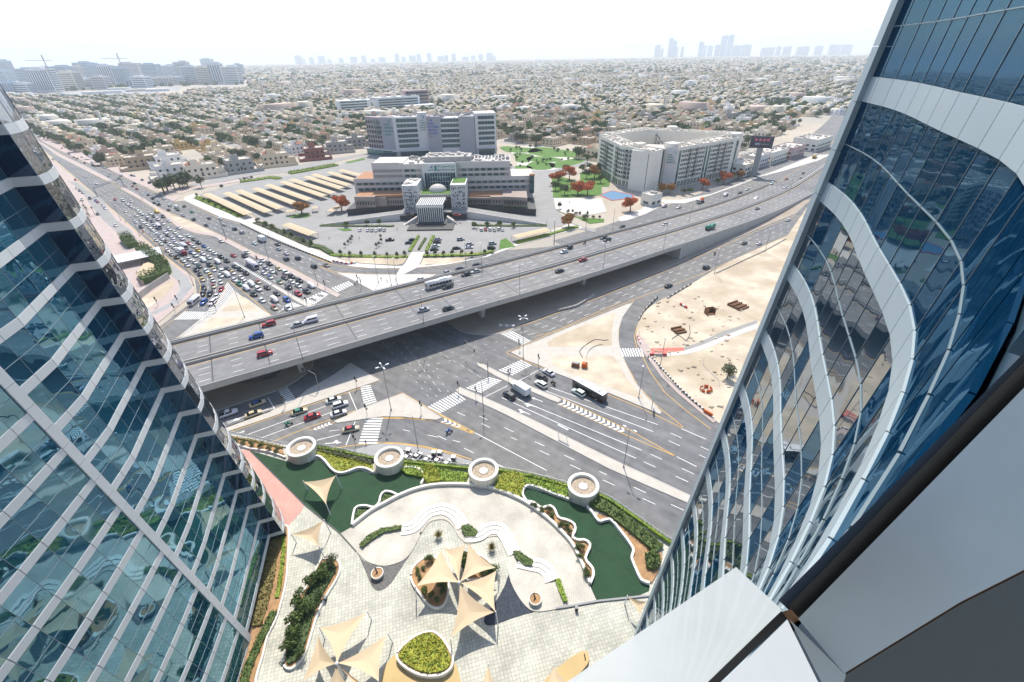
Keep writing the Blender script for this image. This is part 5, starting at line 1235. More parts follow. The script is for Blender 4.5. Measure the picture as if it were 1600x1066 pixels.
def blobs(P):
    """low leaf clumps for far trees: a few leaf faces each"""
    n = len(P); q = np.random.RandomState(5); L = []
    k = 14; c = np.repeat(np.asarray(P, 'f'), k, axis=0); d = q.normal(size=(n*k, 3)); d /= np.linalg.norm(d, axis=1)[:, None]
    s = c[:, 3:4]; ctr = c[:, :3] + d * s * np.array([.75, .75, .55]) * q.uniform(.6, 1, (n*k, 1)); nr = d + q.normal(size=(n*k, 3)) * .35; nr /= np.linalg.norm(nr, axis=1)[:, None]
    t = np.cross(nr, q.normal(size=(n*k, 3))); t /= np.linalg.norm(t, axis=1)[:, None]; b2 = np.cross(nr, t); h = s * .62
    V = np.stack([ctr - t*h, ctr - b2*h, ctr + t*h, ctr + b2*h], 1).reshape(-1, 3); F = np.arange(n*k*4).reshape(-1, 4)
    base = np.array([(.05,.10,.028),(.075,.13,.03),(.10,.13,.05)])[q.randint(0, 3, n)]
    return V, F, np.repeat(base * q.uniform(.8, 1.3, (n, 1)), k, axis=0)
P = [(x, y, 6.2, rng.uniform(3.4, 6.8)) for x, y, d in rest]
nn_ = 14000; th = rs.uniform(-.86, .80, nn_); dd = 2500 + rs.uniform(0, 1, nn_) ** .8 * 6000
P += [(d_ * math.sin(t_), d_ * math.cos(t_), 6.5, rng.uniform(5, 12)) for t_, d_ in zip(th, dd)]
V, F, K2 = blobs(P)
tag(obj('distant_trees', numpy_mesh('distant_trees', V, F, M['far_house'], K2)), 'scattered green tree crowns through the distant villa quarter', 'trees', None, 'stuff')
V, F = leafcloud(2600, [(-760 + i * 22 + rng.uniform(-6, 6), 985 + i * 17 + rng.uniform(-8, 8), 5, 16, 16, 8) for i in range(24)], 2.2, 9)
tag(obj('tree_belt', numpy_mesh('tree_belt', V, F, M['leaf_dark'])), 'dark belt of trees on the open ground before the far towers', 'trees', None, 'stuff')

# ---- hedges and lawns
def hedge(name, pts, z0, h, m, label, dens=14, size=.22, kind=None, cat='hedge', sub=0):
    if sub: pts = smooth_pts(pts, sub, True)
    xs, ys = [p[0] for p in pts], [p[1] for p in pts]; q = np.random.RandomState(len(pts) + int(abs(xs[0]))); area = 0
    for i in range(len(pts)): area += pts[i][0] * pts[(i+1) % len(pts)][1] - pts[(i+1) % len(pts)][0] * pts[i][1]
    n = int(min(9000, abs(area) / 2 * dens)); C = []
    while len(C) < n:
        p = (q.uniform(min(xs), max(xs)), q.uniform(min(ys), max(ys)))
        if inside(p, pts): C.append((*p, z0 + h * q.uniform(.3, 1.25)))
    C = np.array(C); d = q.normal(size=(n, 3)) + np.array([0, 0, .35]); d /= np.linalg.norm(d, axis=1)[:, None]; t = np.cross(d, q.normal(size=(n, 3))); t /= np.linalg.norm(t, axis=1)[:, None]; b2 = np.cross(d, t); s = size * q.uniform(.6, 1.4, (n, 1))
    V = np.stack([C - t*s, C - b2*s*.6, C + t*s, C + b2*s*.6], 1).reshape(-1, 3); F = np.arange(n*4).reshape(-1, 4)
    core = MB().prism(offset_poly(pts, -.12), z0 - .02, z0 + h * .6)
    r = obj(name, numpy_mesh('leaves', V, F, M[m])); tag(r, label, cat, None, kind)
    core.build('core', M[m], r); return r
def offset_poly(pts, d):
    a = sum(pts[i][0] * pts[(i+1) % len(pts)][1] - pts[(i+1) % len(pts)][0] * pts[i][1] for i in range(len(pts)))
    s = -d if a < 0 else d; out = []
    n = len(pts)
    for i in range(n):
        p, q = pts[i-1], pts[(i+1) % n]; t = Vector((q[0]-p[0], q[1]-p[1]))
        if t.length < 1e-6: out.append(pts[i]); continue
        t.normalize(); out.append((pts[i][0] + t.y * s, pts[i][1] - t.x * s))
    return out
def along(pts, w_): return offset(pts, w_/2) + offset(pts, -w_/2)[::-1]
hedge('clipped_hedge', along(smooth_pts(gs('e', [(-125,232),(-90,270),(-60,290)], 1), 3), 5.5), .15, 4.5, 'leaf_mid', 'tall clipped hedge block at the end by the parking lane', 12, .35)
hedge('clipped_hedge', along(smooth_pts(gs('e', [(0,318),(60,360),(130,410),(190,460),(205,510),(150,540),(70,570),(0,590)], 1), 4), 5), .15, 4.5, 'leaf_mid', 'long tall clipped hedge wrapping the tan terrace', 12, .35)
hedge('hedge', along(gs('f', [(300,368),(540,380),(760,385),(945,385)]), 2.6), .06, .9, 'leaf_bright', 'low hedge along the forecourt left of the entrance walk', 8)
hedge('hedge', along(gs('l', [(110,910),(350,905),(560,898),(700,870)]), 2.6), .06, .9, 'leaf_bright', 'low hedge along the forecourt right of the entrance walk', 8)
hedge('hedge', along(gs('f', [(150,295),(230,310),(310,358)]), 3.0), .15, 1.4, 'leaf_mid', 'curved clipped hedge at the bend of the kerb footpath', 9)
hedge('hedge', along(gs('l', [(890,805),(1100,750),(1310,690),(1400,670)]), 2.4), .06, 1.4, 'leaf_bright', 'long bright hedge between carport and highway', 8)
hedge('hedge', along(gs('f', [(960,340),(1035,215)]), 1.8), .06, 1.3, 'leaf_bright', 'clipped hedge on the left of the entrance walk', 10); hedge('hedge', along(gs('f', [(1100,335),(1160,215)]), 1.8), .06, 1.3, 'leaf_bright', 'clipped hedge on the right of the entrance walk', 10)
hedge('hedge', along(gs('f', [(1035,325),(1095,230)]), 1.6), .1, .8, 'leaf_mid', 'planted trough in the middle of the entrance walk', 10)
hedge('hedge', along(gs('f', [(215,125),(500,128),(830,130)]), 1.8), .06, 1.0, 'leaf_mid', 'hedge below the left drive ramp', 8); hedge('hedge', along(gs('l', [(520,655),(850,660),(1145,658)]), 1.8), .06, 1.0, 'leaf_mid', 'hedge below the right drive ramp', 8)
hedge('hedge', along(gs('k', [(280,275),(400,255),(540,230),(670,205)]), 8), .06, 1.6, 'leaf_bright', 'hedge along the back street beside the carports', 6, .35)
hedge('hedge', along(gs('k', [(-130,345),(0,330),(120,310),(200,320)]), 5.5), .06, 1.4, 'leaf_bright', 'curved hedge at the car park corner by the back street', 6, .3)
hedge('hedge', along(gs('h', [(1110,370),(1250,430),(1400,490),(1480,530)]), 4.6), .06, 1.2, 'leaf_bright', 'bushy bed beside the first carport', 6, .3)
hedge('kerb_bed', along(gs('k', [(0,680),(100,720),(250,785),(400,850),(480,885)]), 5), .15, .3, 'leaf_olive', 'olive kerb bed behind the white footpath', 6, .3, 'stuff')
for nm, P in (('lawn', gs('k', [(270,635),(330,615),(420,605),(460,625),(430,640),(300,645)])), ('lawn', gs('l', [(745,855),(755,780),(800,760),(880,830)])), ('lawn', gs('k', [(680,735),(790,735),(800,750),(730,755)])), ('lawn', gs('l', [(1220,525),(1300,560),(1440,590),(1620,600),(1620,625),(1500,640),(1400,590),(1290,560)])),
        ('lawn', gs('l', [(1180,250),(1250,240),(1420,300),(1600,330),(1600,400),(1290,425),(1195,420),(1190,330)])), ('lawn', gs('k', [(745,180),(900,145),(910,160),(760,190)]))):
    slab(nm, P, M['lawn'], .22, 0, kind='stuff')
for P in ([(780,0),(900,5),(1060,20),(1040,40),(880,42),(810,30)], [(1080,5),(1250,25),(1440,55),(1430,85),(1280,80),(1120,75),(1010,45)], [(890,55),(980,62),(1000,85),(960,125),(910,115),(905,80)], [(1020,85),(1170,90),(1240,105),(1200,120),(1060,118),(1005,110)], [(1040,130),(1130,130),(1185,150),(1150,180),(1060,185),(1000,165)], [(1210,140),(1330,110),(1440,95),(1400,130),(1260,165),(1205,165)], [(910,160),(980,165),(990,188),(915,190)]):
    slab('lawn', offset_poly(smooth_pts(gs('l', P), 4, True), 3.2), M['lawn'], .2, 0, kind='stuff')
park = slab('park_ground', gs('l', [(770,-5),(1100,-5),(1480,50),(1440,105),(1200,190),(1100,195),(905,195),(890,80)]), M['stone_white'], .12, 0)
ct = slab('sports_court', gs('n', [(195,665),(300,630),(470,665),(480,690),(300,712)]), mat('court_blue', (.10, .22, .36), .8), .2, 0); 
struct(MB().ribbon(gs('n', [(195,665),(300,630),(470,665),(480,690),(300,712),(195,666)]), 1.2, .0, .215).build('court_border', M['red_paint']))

# ------------------------------------------------------------------ towers on the horizon
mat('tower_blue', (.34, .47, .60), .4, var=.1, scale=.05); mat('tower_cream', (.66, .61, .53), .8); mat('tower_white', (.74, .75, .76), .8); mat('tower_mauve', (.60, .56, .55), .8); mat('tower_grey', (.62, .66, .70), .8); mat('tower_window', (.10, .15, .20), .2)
tnum = {}
def tower(k, x0, x1, top, base, m, where, group, depth=None, style=0, Y=None):
    if Y is None:
        gx, gy_ = g(k, (x0 + x1) / 2, base, 0)
    else:
        gx = at_y(k, (x0 + x1) / 2, base, Y)[0]; gy_ = Y
    xl, xr = at_y(k, x0, base, gy_)[0], at_y(k, x1, base, gy_)[0]
    # height where the vertical through the base meets the top row of the photograph
    lo, hi = 5.0, 900.0; ty = px(k, 0, top)[1]
    for _ in range(40):
        mid = (lo + hi) / 2
        if project((gx, gy_, mid))[1] > ty: lo = mid
        else: hi = mid
    h = lo; w_ = (xr - xl) * .98
    nm = {'tower_blue': 'blue glass', 'tower_cream': 'cream', 'tower_white': 'white', 'tower_mauve': 'brown', 'tower_grey': 'grey'}[m]
    tnum[(m, where)] = tnum.get((m, where), 0) + 1
    r = thing('tower_block', f'{nm} tower block {where}, {ordw(tnum[(m, where)])} {nm} one from the left', 'tower block', (gx, gy_, 0), rng.uniform(-.15, .15), group)
    d_ = min(w_, 40) * rng.uniform(.8, 1.1)
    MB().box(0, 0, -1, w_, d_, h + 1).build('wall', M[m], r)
    MB().box(rng.uniform(-.2, .2) * w_, 0, h, w_ * .5, d_ * .5, h * .05 + 2).build('plant_room', M[m], r)
    wb = MB(); n = max(2, int(w_ / 9)); fl = max(4, int(h / 7))
    if style == 1:
        for i in range(n): wb.box(-w_/2 + (i + .5) * w_ / n, -d_/2 - .15, 8, w_ / n * .5, .5, h - 14)
    else:
        for j in range(fl): wb.box(0, -d_/2 - .15, 6 + j * (h - 8) / fl, w_ * .9, .5, (h - 8) / fl * .45)
    for j in range(fl): wb.box((w_/2 + .15) * (1 if gx < 0 else -1), 0, 6 + j * (h - 8) / fl, .5, d_ * .85, (h - 8) / fl * .45)
    wb.build('window_strip', M['tower_window'], r, kind='stuff')
    return r
GA = 'towers of the cluster at the far left'
tl_ = [(0,60,145,200,'tower_blue',0),(40,85,100,192,'tower_blue',1),(25,90,195,248,'tower_blue',1),(90,155,200,246,'tower_grey',0),(105,190,135,205,'tower_blue',0),(175,280,135,240,'tower_white',1),(295,375,150,232,'tower_cream',0),(240,345,125,200,'tower_blue',0),(340,385,125,195,'tower_mauve',1),(365,445,108,190,'tower_blue',0),(378,440,180,228,'tower_grey',0),(440,495,170,228,'tower_mauve',0),(430,482,115,190,'tower_blue',1),(475,530,120,205,'tower_grey',1),(535,590,130,205,'tower_blue',1),(580,610,182,222,'tower_blue',1),(612,680,170,222,'tower_white',0),(560,650,110,182,'tower_mauve',0),(655,735,115,188,'tower_blue',0),(692,735,175,212,'tower_mauve',0),(738,785,172,212,'tower_mauve',1),(745,800,120,182,'tower_grey',1),(786,845,170,208,'tower_grey',0),(800,862,105,180,'tower_mauve',0),(832,900,125,206,'tower_grey',0),(900,958,128,206,'tower_cream',0),(912,965,92,150,'tower_blue',0),(960,1010,112,205,'tower_grey',1),(1012,1085,125,205,'tower_white',0),(1062,1095,115,170,'tower_blue',1),(205,245,128,190,'tower_grey',0),(500,545,128,190,'tower_mauve',0)]
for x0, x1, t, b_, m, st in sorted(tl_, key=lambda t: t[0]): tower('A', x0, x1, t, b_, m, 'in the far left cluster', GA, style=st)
GB = 'hazy towers on the far right horizon'
CR['S'] = (960, 50, 4.0)
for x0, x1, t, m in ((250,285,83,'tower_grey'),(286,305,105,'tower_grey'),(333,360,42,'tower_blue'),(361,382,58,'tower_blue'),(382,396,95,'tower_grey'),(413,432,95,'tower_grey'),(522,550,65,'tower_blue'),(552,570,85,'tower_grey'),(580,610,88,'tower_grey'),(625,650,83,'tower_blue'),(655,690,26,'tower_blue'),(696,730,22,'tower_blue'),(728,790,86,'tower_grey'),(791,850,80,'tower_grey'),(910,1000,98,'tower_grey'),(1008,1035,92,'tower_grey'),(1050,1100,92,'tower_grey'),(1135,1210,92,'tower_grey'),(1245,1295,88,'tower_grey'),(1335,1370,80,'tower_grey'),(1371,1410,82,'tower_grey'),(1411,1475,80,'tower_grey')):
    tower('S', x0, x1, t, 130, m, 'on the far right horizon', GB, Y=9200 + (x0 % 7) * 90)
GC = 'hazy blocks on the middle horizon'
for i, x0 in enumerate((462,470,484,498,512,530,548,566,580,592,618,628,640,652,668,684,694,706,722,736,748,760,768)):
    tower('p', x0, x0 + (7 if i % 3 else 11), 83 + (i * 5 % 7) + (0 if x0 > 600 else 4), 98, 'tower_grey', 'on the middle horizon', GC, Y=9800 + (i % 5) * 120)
def crane(k, X, base, top, label, Y):
    x = at_y(k, X, base, Y)[0]; h = at_y(k, X, top, Y)[1]
    r = thing('tower_crane', label, 'crane', (x, Y, 0)); s = Y / 900
    MB().box(0, 0, 0, 1.0*s, 1.0*s, h).build('mast', M['pole_grey'], r); MB().box(-8*s, 0, h, 44*s, .7*s, .7*s).build('jib', M['pole_grey'], r); MB().box(0, 0, h, 1.2*s, 1.2*s, 8*s).build('cab_tower', M['pole_grey'], r)
crane('o', 420, 300, 185, 'tower crane over the left of the far cluster', 1850); crane('o', 1040, 300, 170, 'tower crane over the middle of the far cluster', 2300)

# low sheds and lots on the open ground before the far cluster
for i, (X, Y, w_, d_) in enumerate(((30,475,60,30),(160,480,70,30),(330,500,90,28),(420,560,80,24),(700,430,90,30),(860,460,110,26),(620,500,60,26),(1000,430,70,30),(1180,440,90,30),(1320,440,70,28))):
    x, y = g('o', X, Y); r = thing('warehouse', f'low pale shed on the open lot before the far towers, {ordw(i+1)} from the wide road', 'warehouse', (x, y, 0), R(30), 'sheds on the open lot')
    MB().box(0, 0, -.05, w_, d_, 7).build('wall', M['tower_white' if i % 2 else 'tower_cream'], r); MB().box(0, 0, 7, w_ + 1, d_ + 1, .8, 0, .95, .7).build('roof', M['roof_pale'], r)
struct(MB().sheet(gs('o', [(100,470),(700,440),(1500,400),(1500,430),(900,500),(300,520),(120,540)]), .01).build('open_lot', M['concrete_grey']))
# ------------------------------------------------------------------ vehicles (length along +x)
def section_body(stations):
    """stations: (x, half width, z low, z high, shoulder) -> rounded hull"""
    b = MB(); k = 8
    for x, w_, z0, z1, s in stations:
        zm = z0 + (z1 - z0) * .55
        b.v += [(x, -w_*.92, z0), (x, -w_, z0 + .12), (x, -w_, zm), (x, -w_*s, z1), (x, w_*s, z1), (x, w_, zm), (x, w_, z0 + .12), (x, w_*.92, z0)]
    n = len(stations)
    for i in range(n - 1):
        for j in range(k): b.f.append((i*k+j, i*k+(j+1)%k, (i+1)*k+(j+1)%k, (i+1)*k+j)[::-1])
    b.f.append(tuple(range(k))); b.f.append(tuple(range((n-1)*k + k - 1, (n-1)*k - 1, -1)))
    return b
def cabin(x0, x1, x2, x3, w0, w1, z0, z1):
    b = MB(); b.hexa([(x0,-w0,z0),(x3,-w0,z0),(x3,w0,z0),(x0,w0,z0),(x1,-w1,z1),(x2,-w1,z1),(x2,w1,z1),(x1,w1,z1)]); return b
wheel_me = MB().tube((0,-.11,0),(0,.11,0),.33,.33,12).mesh('wheel', M['tyre'])
hub_me = MB().tube((0,-.125,0),(0,.125,0),.19,.19,8).mesh('rim', M['white_metal'])
def lamp_mesh(m): return MB().box(0,0,-.09,.08,.34,.18).mesh('lamp', M[m])
hl_me, tl_me = lamp_mesh('head_lamp'), lamp_mesh('tail_lamp')
VP = {}
def vproto(kind, body, glass, roof, wheels, lf, lr, zl, wl, extra=(), wr=1.0):
    """meshes of one vehicle: list of (name, mesh, loc, scale, coloured)"""
    L = [('body', body.mesh('body', M['car_paint'], True), None, 1, True)]
    if glass: L.append(('cabin_glass', glass.mesh('cabin_glass', M['car_glass']), None, 1, False))
    if roof: L.append(('roof', roof.mesh('roof', M['car_paint']), None, 1, 'roof'))
    for x, y in wheels: L.append(('wheel', wheel_me, (x, y, .33 * wr), wr, False))
    fine = [('headlight', hl_me, (lf, s * wl, zl), 1, False) for s in (-1, 1)] + [('tail_light', tl_me, (lr, s * wl, zl + .1), 1, False) for s in (-1, 1)]
    VP[kind] = (L + list(extra), fine)
W4 = lambda a, b_, y: [(a, -y), (a, y), (b_, -y), (b_, y)]
vproto('saloon', section_body([(-2.35,.72,.42,.72,.9),(-2.25,.86,.3,.92,.86),(-1.5,.9,.26,1.0,.86),(-.6,.91,.25,.98,.88),(.8,.91,.25,.95,.88),(1.7,.88,.26,.85,.86),(2.25,.8,.32,.7,.84),(2.36,.68,.42,.6,.9)]), cabin(-1.75,-1.0,.35,1.25,.82,.6,.93,1.4), cabin(-1.02,-.95,.28,.36,.62,.57,1.385,1.45), W4(-1.4,1.4,.8), 2.3, -2.32, .6, .6)
vproto('suv', section_body([(-2.3,.8,.5,.95,.92),(-2.22,.93,.38,1.1,.9),(-1.2,.96,.34,1.12,.9),(.9,.96,.34,1.1,.9),(1.8,.94,.36,1.02,.88),(2.3,.86,.42,.88,.86),(2.4,.74,.5,.72,.9)]), cabin(-2.15,-1.85,.45,1.15,.88,.7,1.06,1.68), cabin(-1.87,-1.75,.35,.48,.74,.68,1.665,1.76), W4(-1.4,1.45,.86), 2.34, -2.28, .75, .66, wr=1.12)
vproto('van', section_body([(-2.5,.85,.45,1.9,.9),(-2.42,.95,.35,2.05,.9),(1.0,.95,.35,2.05,.88),(1.7,.95,.35,1.3,.88),(2.4,.9,.38,1.05,.86),(2.5,.8,.5,.8,.9)]), cabin(-2.0,-2.0,.9,1.66,.965,.93,1.25,1.8), None, W4(-1.6,1.6,.86), 2.44, -2.48, .75, .72)
pk = MB(); pk.box(-1.6,0,.98,1.7,1.6,.02)
vproto('pickup', section_body([(-2.6,.86,.5,1.0,.95),(-2.5,.95,.42,1.08,.95),(.9,.96,.4,1.1,.92),(1.8,.94,.4,1.08,.88),(2.5,.88,.45,.92,.88),(2.6,.75,.5,.75,.9)]), cabin(-.75,-.6,.5,1.1,.88,.72,1.04,1.7), cabin(-.62,-.55,.42,.52,.74,.7,1.69,1.78), W4(-1.6,1.6,.86), 2.54, -2.56, .8, .7, [('cargo_bed', MB().box(-1.72,0,.9,1.5,1.62,.22).mesh('cargo_bed', M['black']), None, 1, False)], wr=1.15)
def bus_extra(L, w_, h, n):
    e = []
    for s in (-1, 1):
        b = MB()
        for i in range(n): b.box(-L/2 + .9 + (i + .5) * (L - 1.8) / n, s * (w_/2 + .015), 1.25, (L - 1.8) / n * .9, .05, h * .3)
        e.append(('side_window', b.mesh('side_window', M['car_glass']), None, 1, False))
    e.append(('windscreen', MB().box(L/2 + .02, 0, 1.1, .06, w_ * .88, h * .42).mesh('windscreen', M['car_glass']), None, 1, False))
    e.append(('roof_unit', MB().box(-L*.15, 0, h - .02, L * .3, w_ * .6, .28).mesh('roof_unit', M['white_metal']), None, 1, False))
    return e
for nm, L, h in (('bus', 11.8, 3.1), ('minibus', 7.2, 2.7)):
    w_ = 2.5 if nm == 'bus' else 2.15
    bb = MB(); bb.box(0,0,.35,L,w_,h-.5).box(0,0,h-.15,L-.3,w_-.3,.15)
    vproto(nm, bb, None, None, [(x, y) for x in (-L*.3, L*.32) for y in (-w_/2+.12, w_/2-.12)], L/2, -L/2, .75, w_*.4, bus_extra(L, w_, h, 7), wr=1.4)
vproto('box_truck', MB().box(2.55,0,.4,1.9,2.2,1.9), MB().box(3.1,0,1.35,.85,2.24,.75), None, W4(-2.2,2.6,.95), 3.5, -3.6, .8, .9, [('cargo_box', MB().box(-1.0,0,.75,5.1,2.4,2.5).mesh('cargo_box', M['white_metal']), None, 1, False), ('chassis', MB().box(-.4,0,.5,6.6,1.4,.25).mesh('chassis', M['black']), None, 1, False)], wr=1.3)
tk = MB().tube((-3.6,0,1.75),(1.4,0,1.75),1.15,1.15,18)
vproto('tanker', MB().box(2.7,0,.5,2.0,2.3,2.1), MB().box(3.2,0,1.5,1.05,2.34,.8), None, [(x, y) for x in (-2.8,-1.6,2.7) for y in (-1, 1)], 3.7, -3.7, .8, .9, [('tank', tk.mesh('tank', M['car_paint'], True), None, 1, True), ('chassis', MB().box(-.6,0,.55,7,1.4,.3).mesh('chassis', M['black']), None, 1, False)], wr=1.4)
mixm = MB(); mixm.tube((-3.6,0,2.5),(-1.4,0,2.3),.75,1.35,16).tube((-1.4,0,2.3),(1.2,0,1.9),1.35,.8,16)
vproto('mixer', MB().box(2.8,0,.5,2.0,2.4,2.2), MB().box(3.3,0,1.6,1.05,2.44,.8), None, [(x, y) for x in (-2.8,-1.5,2.7) for y in (-1, 1)], 3.8, -3.8, .8, .9, [('drum', mixm.mesh('drum', M['orange_net'], True), None, 1, False), ('chassis', MB().box(-.6,0,.55,7,1.5,.4).mesh('chassis', M['black']), None, 1, False)], wr=1.5)
# motorcycle with rider
mb_ = MB(); mb_.hexa([(-.75,-.14,.55),(.5,-.14,.5),(.5,.14,.5),(-.75,.14,.55),(-.8,-.16,.85),(.35,-.1,.95),(.35,.1,.95),(-.8,.16,.85)]).tube((.45,-.36,1.05),(.45,.36,1.05),.03).tube((.5,0,.95),(.78,0,.32),.05)
rider = MB(); rider.tube((-.2,0,.85),(-.05,0,1.4),.2,.24,10).tube((-.05,-.2,1.35),(.4,-.3,1.08),.075,.05).tube((-.05,.2,1.35),(.4,.3,1.08),.075,.05).tube((-.2,-.14,.85),(.2,-.22,.75),.11,.08).tube((-.2,.14,.85),(.2,.22,.75),.11,.08).tube((.2,-.22,.75),(.05,-.22,.3),.07,.05).tube((.2,.22,.75),(.05,.22,.3),.07,.05).lathe([(.001,-.17),(.1,-.13),(.16,0),(.11,.13),(.001,.17)], 0, 0, 1.65, 12)
mwheel = MB().tube((0,-.06,0),(0,.06,0),.31,.31,12).mesh('wheel', M['tyre'])
VP['motorbike'] = ([('body', mb_.mesh('body', M['car_paint']), None, 1, True), ('rider', rider.mesh('rider', M['car_paint'], True), None, 1, True), ('wheel', mwheel, (-.68,0,.31), 1, False), ('wheel', mwheel, (.74,0,.31), 1, False), ('top_box', MB().box(-.85,0,.9,.5,.5,.5).mesh('top_box', M['car_paint']), None, 1, True)], [])
CCOL = dict(w=('white', (.78,.78,.77)), s=('silver', (.45,.46,.47)), k=('black', (.022,.023,.027)), g=('grey', (.15,.155,.165)), b=('blue', (.02,.09,.36)), r=('red', (.42,.02,.025)), y=('yellow', (.62,.40,.02)), t=('beige', (.58,.49,.33)), n=('green', (.03,.22,.14)), o=('brown', (.07,.045,.04)), d=('dark blue', (.02,.035,.10)))
TYPEW = dict(saloon='saloon', suv='SUV', van='van', pickup='pickup', bus='coach', minibus='minibus', box_truck='box truck', tanker='tanker truck', mixer='cement mixer', motorbike='motorbike')
CATW = dict(saloon='car', suv='car', van='van', pickup='pickup', bus='bus', minibus='bus', box_truck='truck', tanker='truck', mixer='truck', motorbike='motorbike')
NAMEW = dict(saloon='saloon_car', suv='suv_car', van='van', pickup='pickup_truck', bus='bus', minibus='minibus', box_truck='box_truck', tanker='tanker_truck', mixer='cement_mixer', motorbike='motorbike')
ncar = 0; cnt = {}
def car(kind, col, x, y, z, ang, label, group, roofcol=None, fine=False, pitch=0.0):
    global ncar; ncar += 1
    r = thing(NAMEW[kind], label, CATW[kind], (x, y, z), ang, group)
    if pitch: r.rotation_euler = (0, pitch, ang)
    base, fn = VP[kind]; c = (*[min(1, v * rng.uniform(.9, 1.05)) for v in CCOL[col][1]], 1)
    for nm, me, loc, sc_, colr in base + (fn if fine else []):
        if nm == 'wheel' and not fine and kind in ('saloon', 'suv', 'van', 'pickup') and ncar % 1: continue
        o = obj(nm, me, r, loc)
        if sc_ != 1: o.scale = (sc_, 1, sc_)
        if colr: o.color = c if not (colr == 'roof' and roofcol) else (*CCOL[roofcol][1], 1)
        if nm == 'wheel' and fine: obj('rim', hub_me, o) if kind != 'motorbike' else None
    return r
COLW = lambda c, rc: CCOL[c][0] + ((' taxi with ' + CCOL[rc][0] + ' roof') if rc else '')
def dirof(pts, p):
    i = min(range(len(pts) - 1), key=lambda i: math.dist(((pts[i][0]+pts[i+1][0])/2, (pts[i][1]+pts[i+1][1])/2), p))
    return math.atan2(pts[i+1][1] - pts[i][1], pts[i+1][0] - pts[i][0])
def fleet(k, lst, zone_, group, head, z=.01, fine=False, lift=.7, first='left'):
    """lst: (x,y,code) code = colour + kind letter (a saloon, u suv, v van, p pickup, B coach, m minibus, x box truck, T tanker, X mixer, c motorbike) + roof colour"""
    KN = dict(a='saloon', u='suv', v='van', p='pickup', B='bus', m='minibus', x='box_truck', T='tanker', X='mixer', c='motorbike')
    for X, Y, code in lst:
        zz = z(X, Y) if callable(z) else z
        x, y = g(k, X, Y, zz + lift); kind = KN[code[1]]; rc = code[2] if len(code) > 2 else None
        key = (zone_, code); cnt[key] = cnt.get(key, 0) + 1
        nm = (COLW(code[0], rc) if rc else CCOL[code[0]][0] + ' ' + TYPEW[kind])
        ang = head((x, y)) if callable(head) else head
        lab = f'{nm} {zone_}' if sum(1 for q in lst if q[2] == code) == 1 else f'{nm} {zone_}, {ordw(cnt[key])} from the {first} end'
        car(kind, code[0], x, y, zz, ang, lab, group, rc, fine)
qdir = gs('h', [(0,60),(480,370),(760,600),(1000,780),(1250,930),(1600,1180)])
HQ = lambda p: dirof(qdir, p)
fleet('h', [(180,188,'wa'),(215,245,'wa'),(270,250,'wu'),(425,380,'ra'),(490,390,'wu'),(560,395,'wa'),(525,418,'wa'),(510,478,'wa'),(550,435,'sa'),(572,450,'wa'),(610,465,'wa'),(622,487,'wa'),(600,515,'wa'),(652,502,'wu'),(690,522,'wa'),(718,498,'wa'),(772,485,'yv'),(745,520,'ka'),(825,522,'ku'),(598,567,'wa'),(638,548,'wa'),(695,545,'ka'),(730,562,'da'),(783,545,'wu'),(655,572,'wa'),(685,587,'wa'),(640,610,'ku'),(712,612,'wa'),(745,595,'sa'),(735,632,'wa'),(760,657,'wa'),(790,612,'wm'),(822,582,'war'),(875,558,'wa'),(875,628,'wa'),(955,617,'wa'),(845,655,'wa'),(860,678,'ka'),(920,655,'wa'),(950,682,'wa'),(905,702,'wa'),(985,708,'wu'),(1038,685,'wa'),(1078,712,'ka')], 'entering the jam', 'cars heading into the traffic jam', HQ, first='far')
fleet('h', [(795,682,'sa'),(815,707,'wa'),(765,718,'wa'),(805,748,'wa'),(845,730,'ka'),(880,755,'wa'),(925,735,'wa'),(915,780,'wa'),(960,760,'wa'),(1002,778,'wm'),(1035,745,'ra'),(1075,770,'wa'),(1118,740,'ku'),(1165,768,'ba'),(945,808,'wa'),(990,828,'rx'),(860,805,'wa'),(895,838,'sa'),(935,862,'ku'),(1055,820,'ba'),(1115,803,'ya'),(1205,798,'wa'),(1155,832,'wa'),(1095,847,'wu'),(1250,828,'wa'),(1205,864,'wa'),(1045,877,'wa'),(1088,902,'wa'),(990,890,'wa'),(1025,927,'wa'),(1160,887,'wv'),(1125,932,'ka'),(1210,925,'ku'),(1305,858,'ku'),(1355,892,'ku'),(1280,902,'wv')], 'packed in the middle of the jam', 'cars packed in the traffic jam', HQ, first='far')
fleet('e', [(665,535,'wa'),(682,500,'wu'),(722,530,'wv'),(720,477,'ka'),(780,457,'ka'),(765,510,'way'),(825,482,'ku'),(875,514,'ku'),(780,570,'wa'),(835,550,'wa'),(820,602,'np'),(870,587,'wa'),(880,642,'wv'),(922,608,'wv'),(975,587,'tar'),(940,690,'ku'),(980,648,'wu'),(1050,634,'ka'),(1008,740,'wa'),(1130,684,'ka'),(1115,738,'wv'),(1215,737,'bu'),(1110,802,'tar'),(1225,807,'wa')], 'in the queue by the hatching', 'cars in the straight-on queue', HQ, first='back')
fleet('e', [(930,452,'wB'),(865,372,'ku'),(885,340,'wa'),(770,367,'ra'),(985,432,'sa'),(1012,407,'wa'),(1070,437,'ku'),(1040,472,'sa'),(1025,512,'wa'),(1090,500,'wa'),(1145,477,'tay'),(1075,547,'wab'),(1155,587,'tan'),(1195,554,'ka'),(1205,510,'wu'),(1255,542,'ku'),(1255,585,'wa'),(1320,577,'ku'),(1310,617,'wa'),(1230,632,'ku'),(1310,687,'ru'),(1380,667,'ku'),(1420,622,'wv'),(668,247,'wa')], 'in the queue beside the pale median', 'cars in the queue beside the pale median', HQ, first='back')
tdir = gs('e', [(440,440),(520,520),(570,600),(590,660),(540,740),(440,830)])
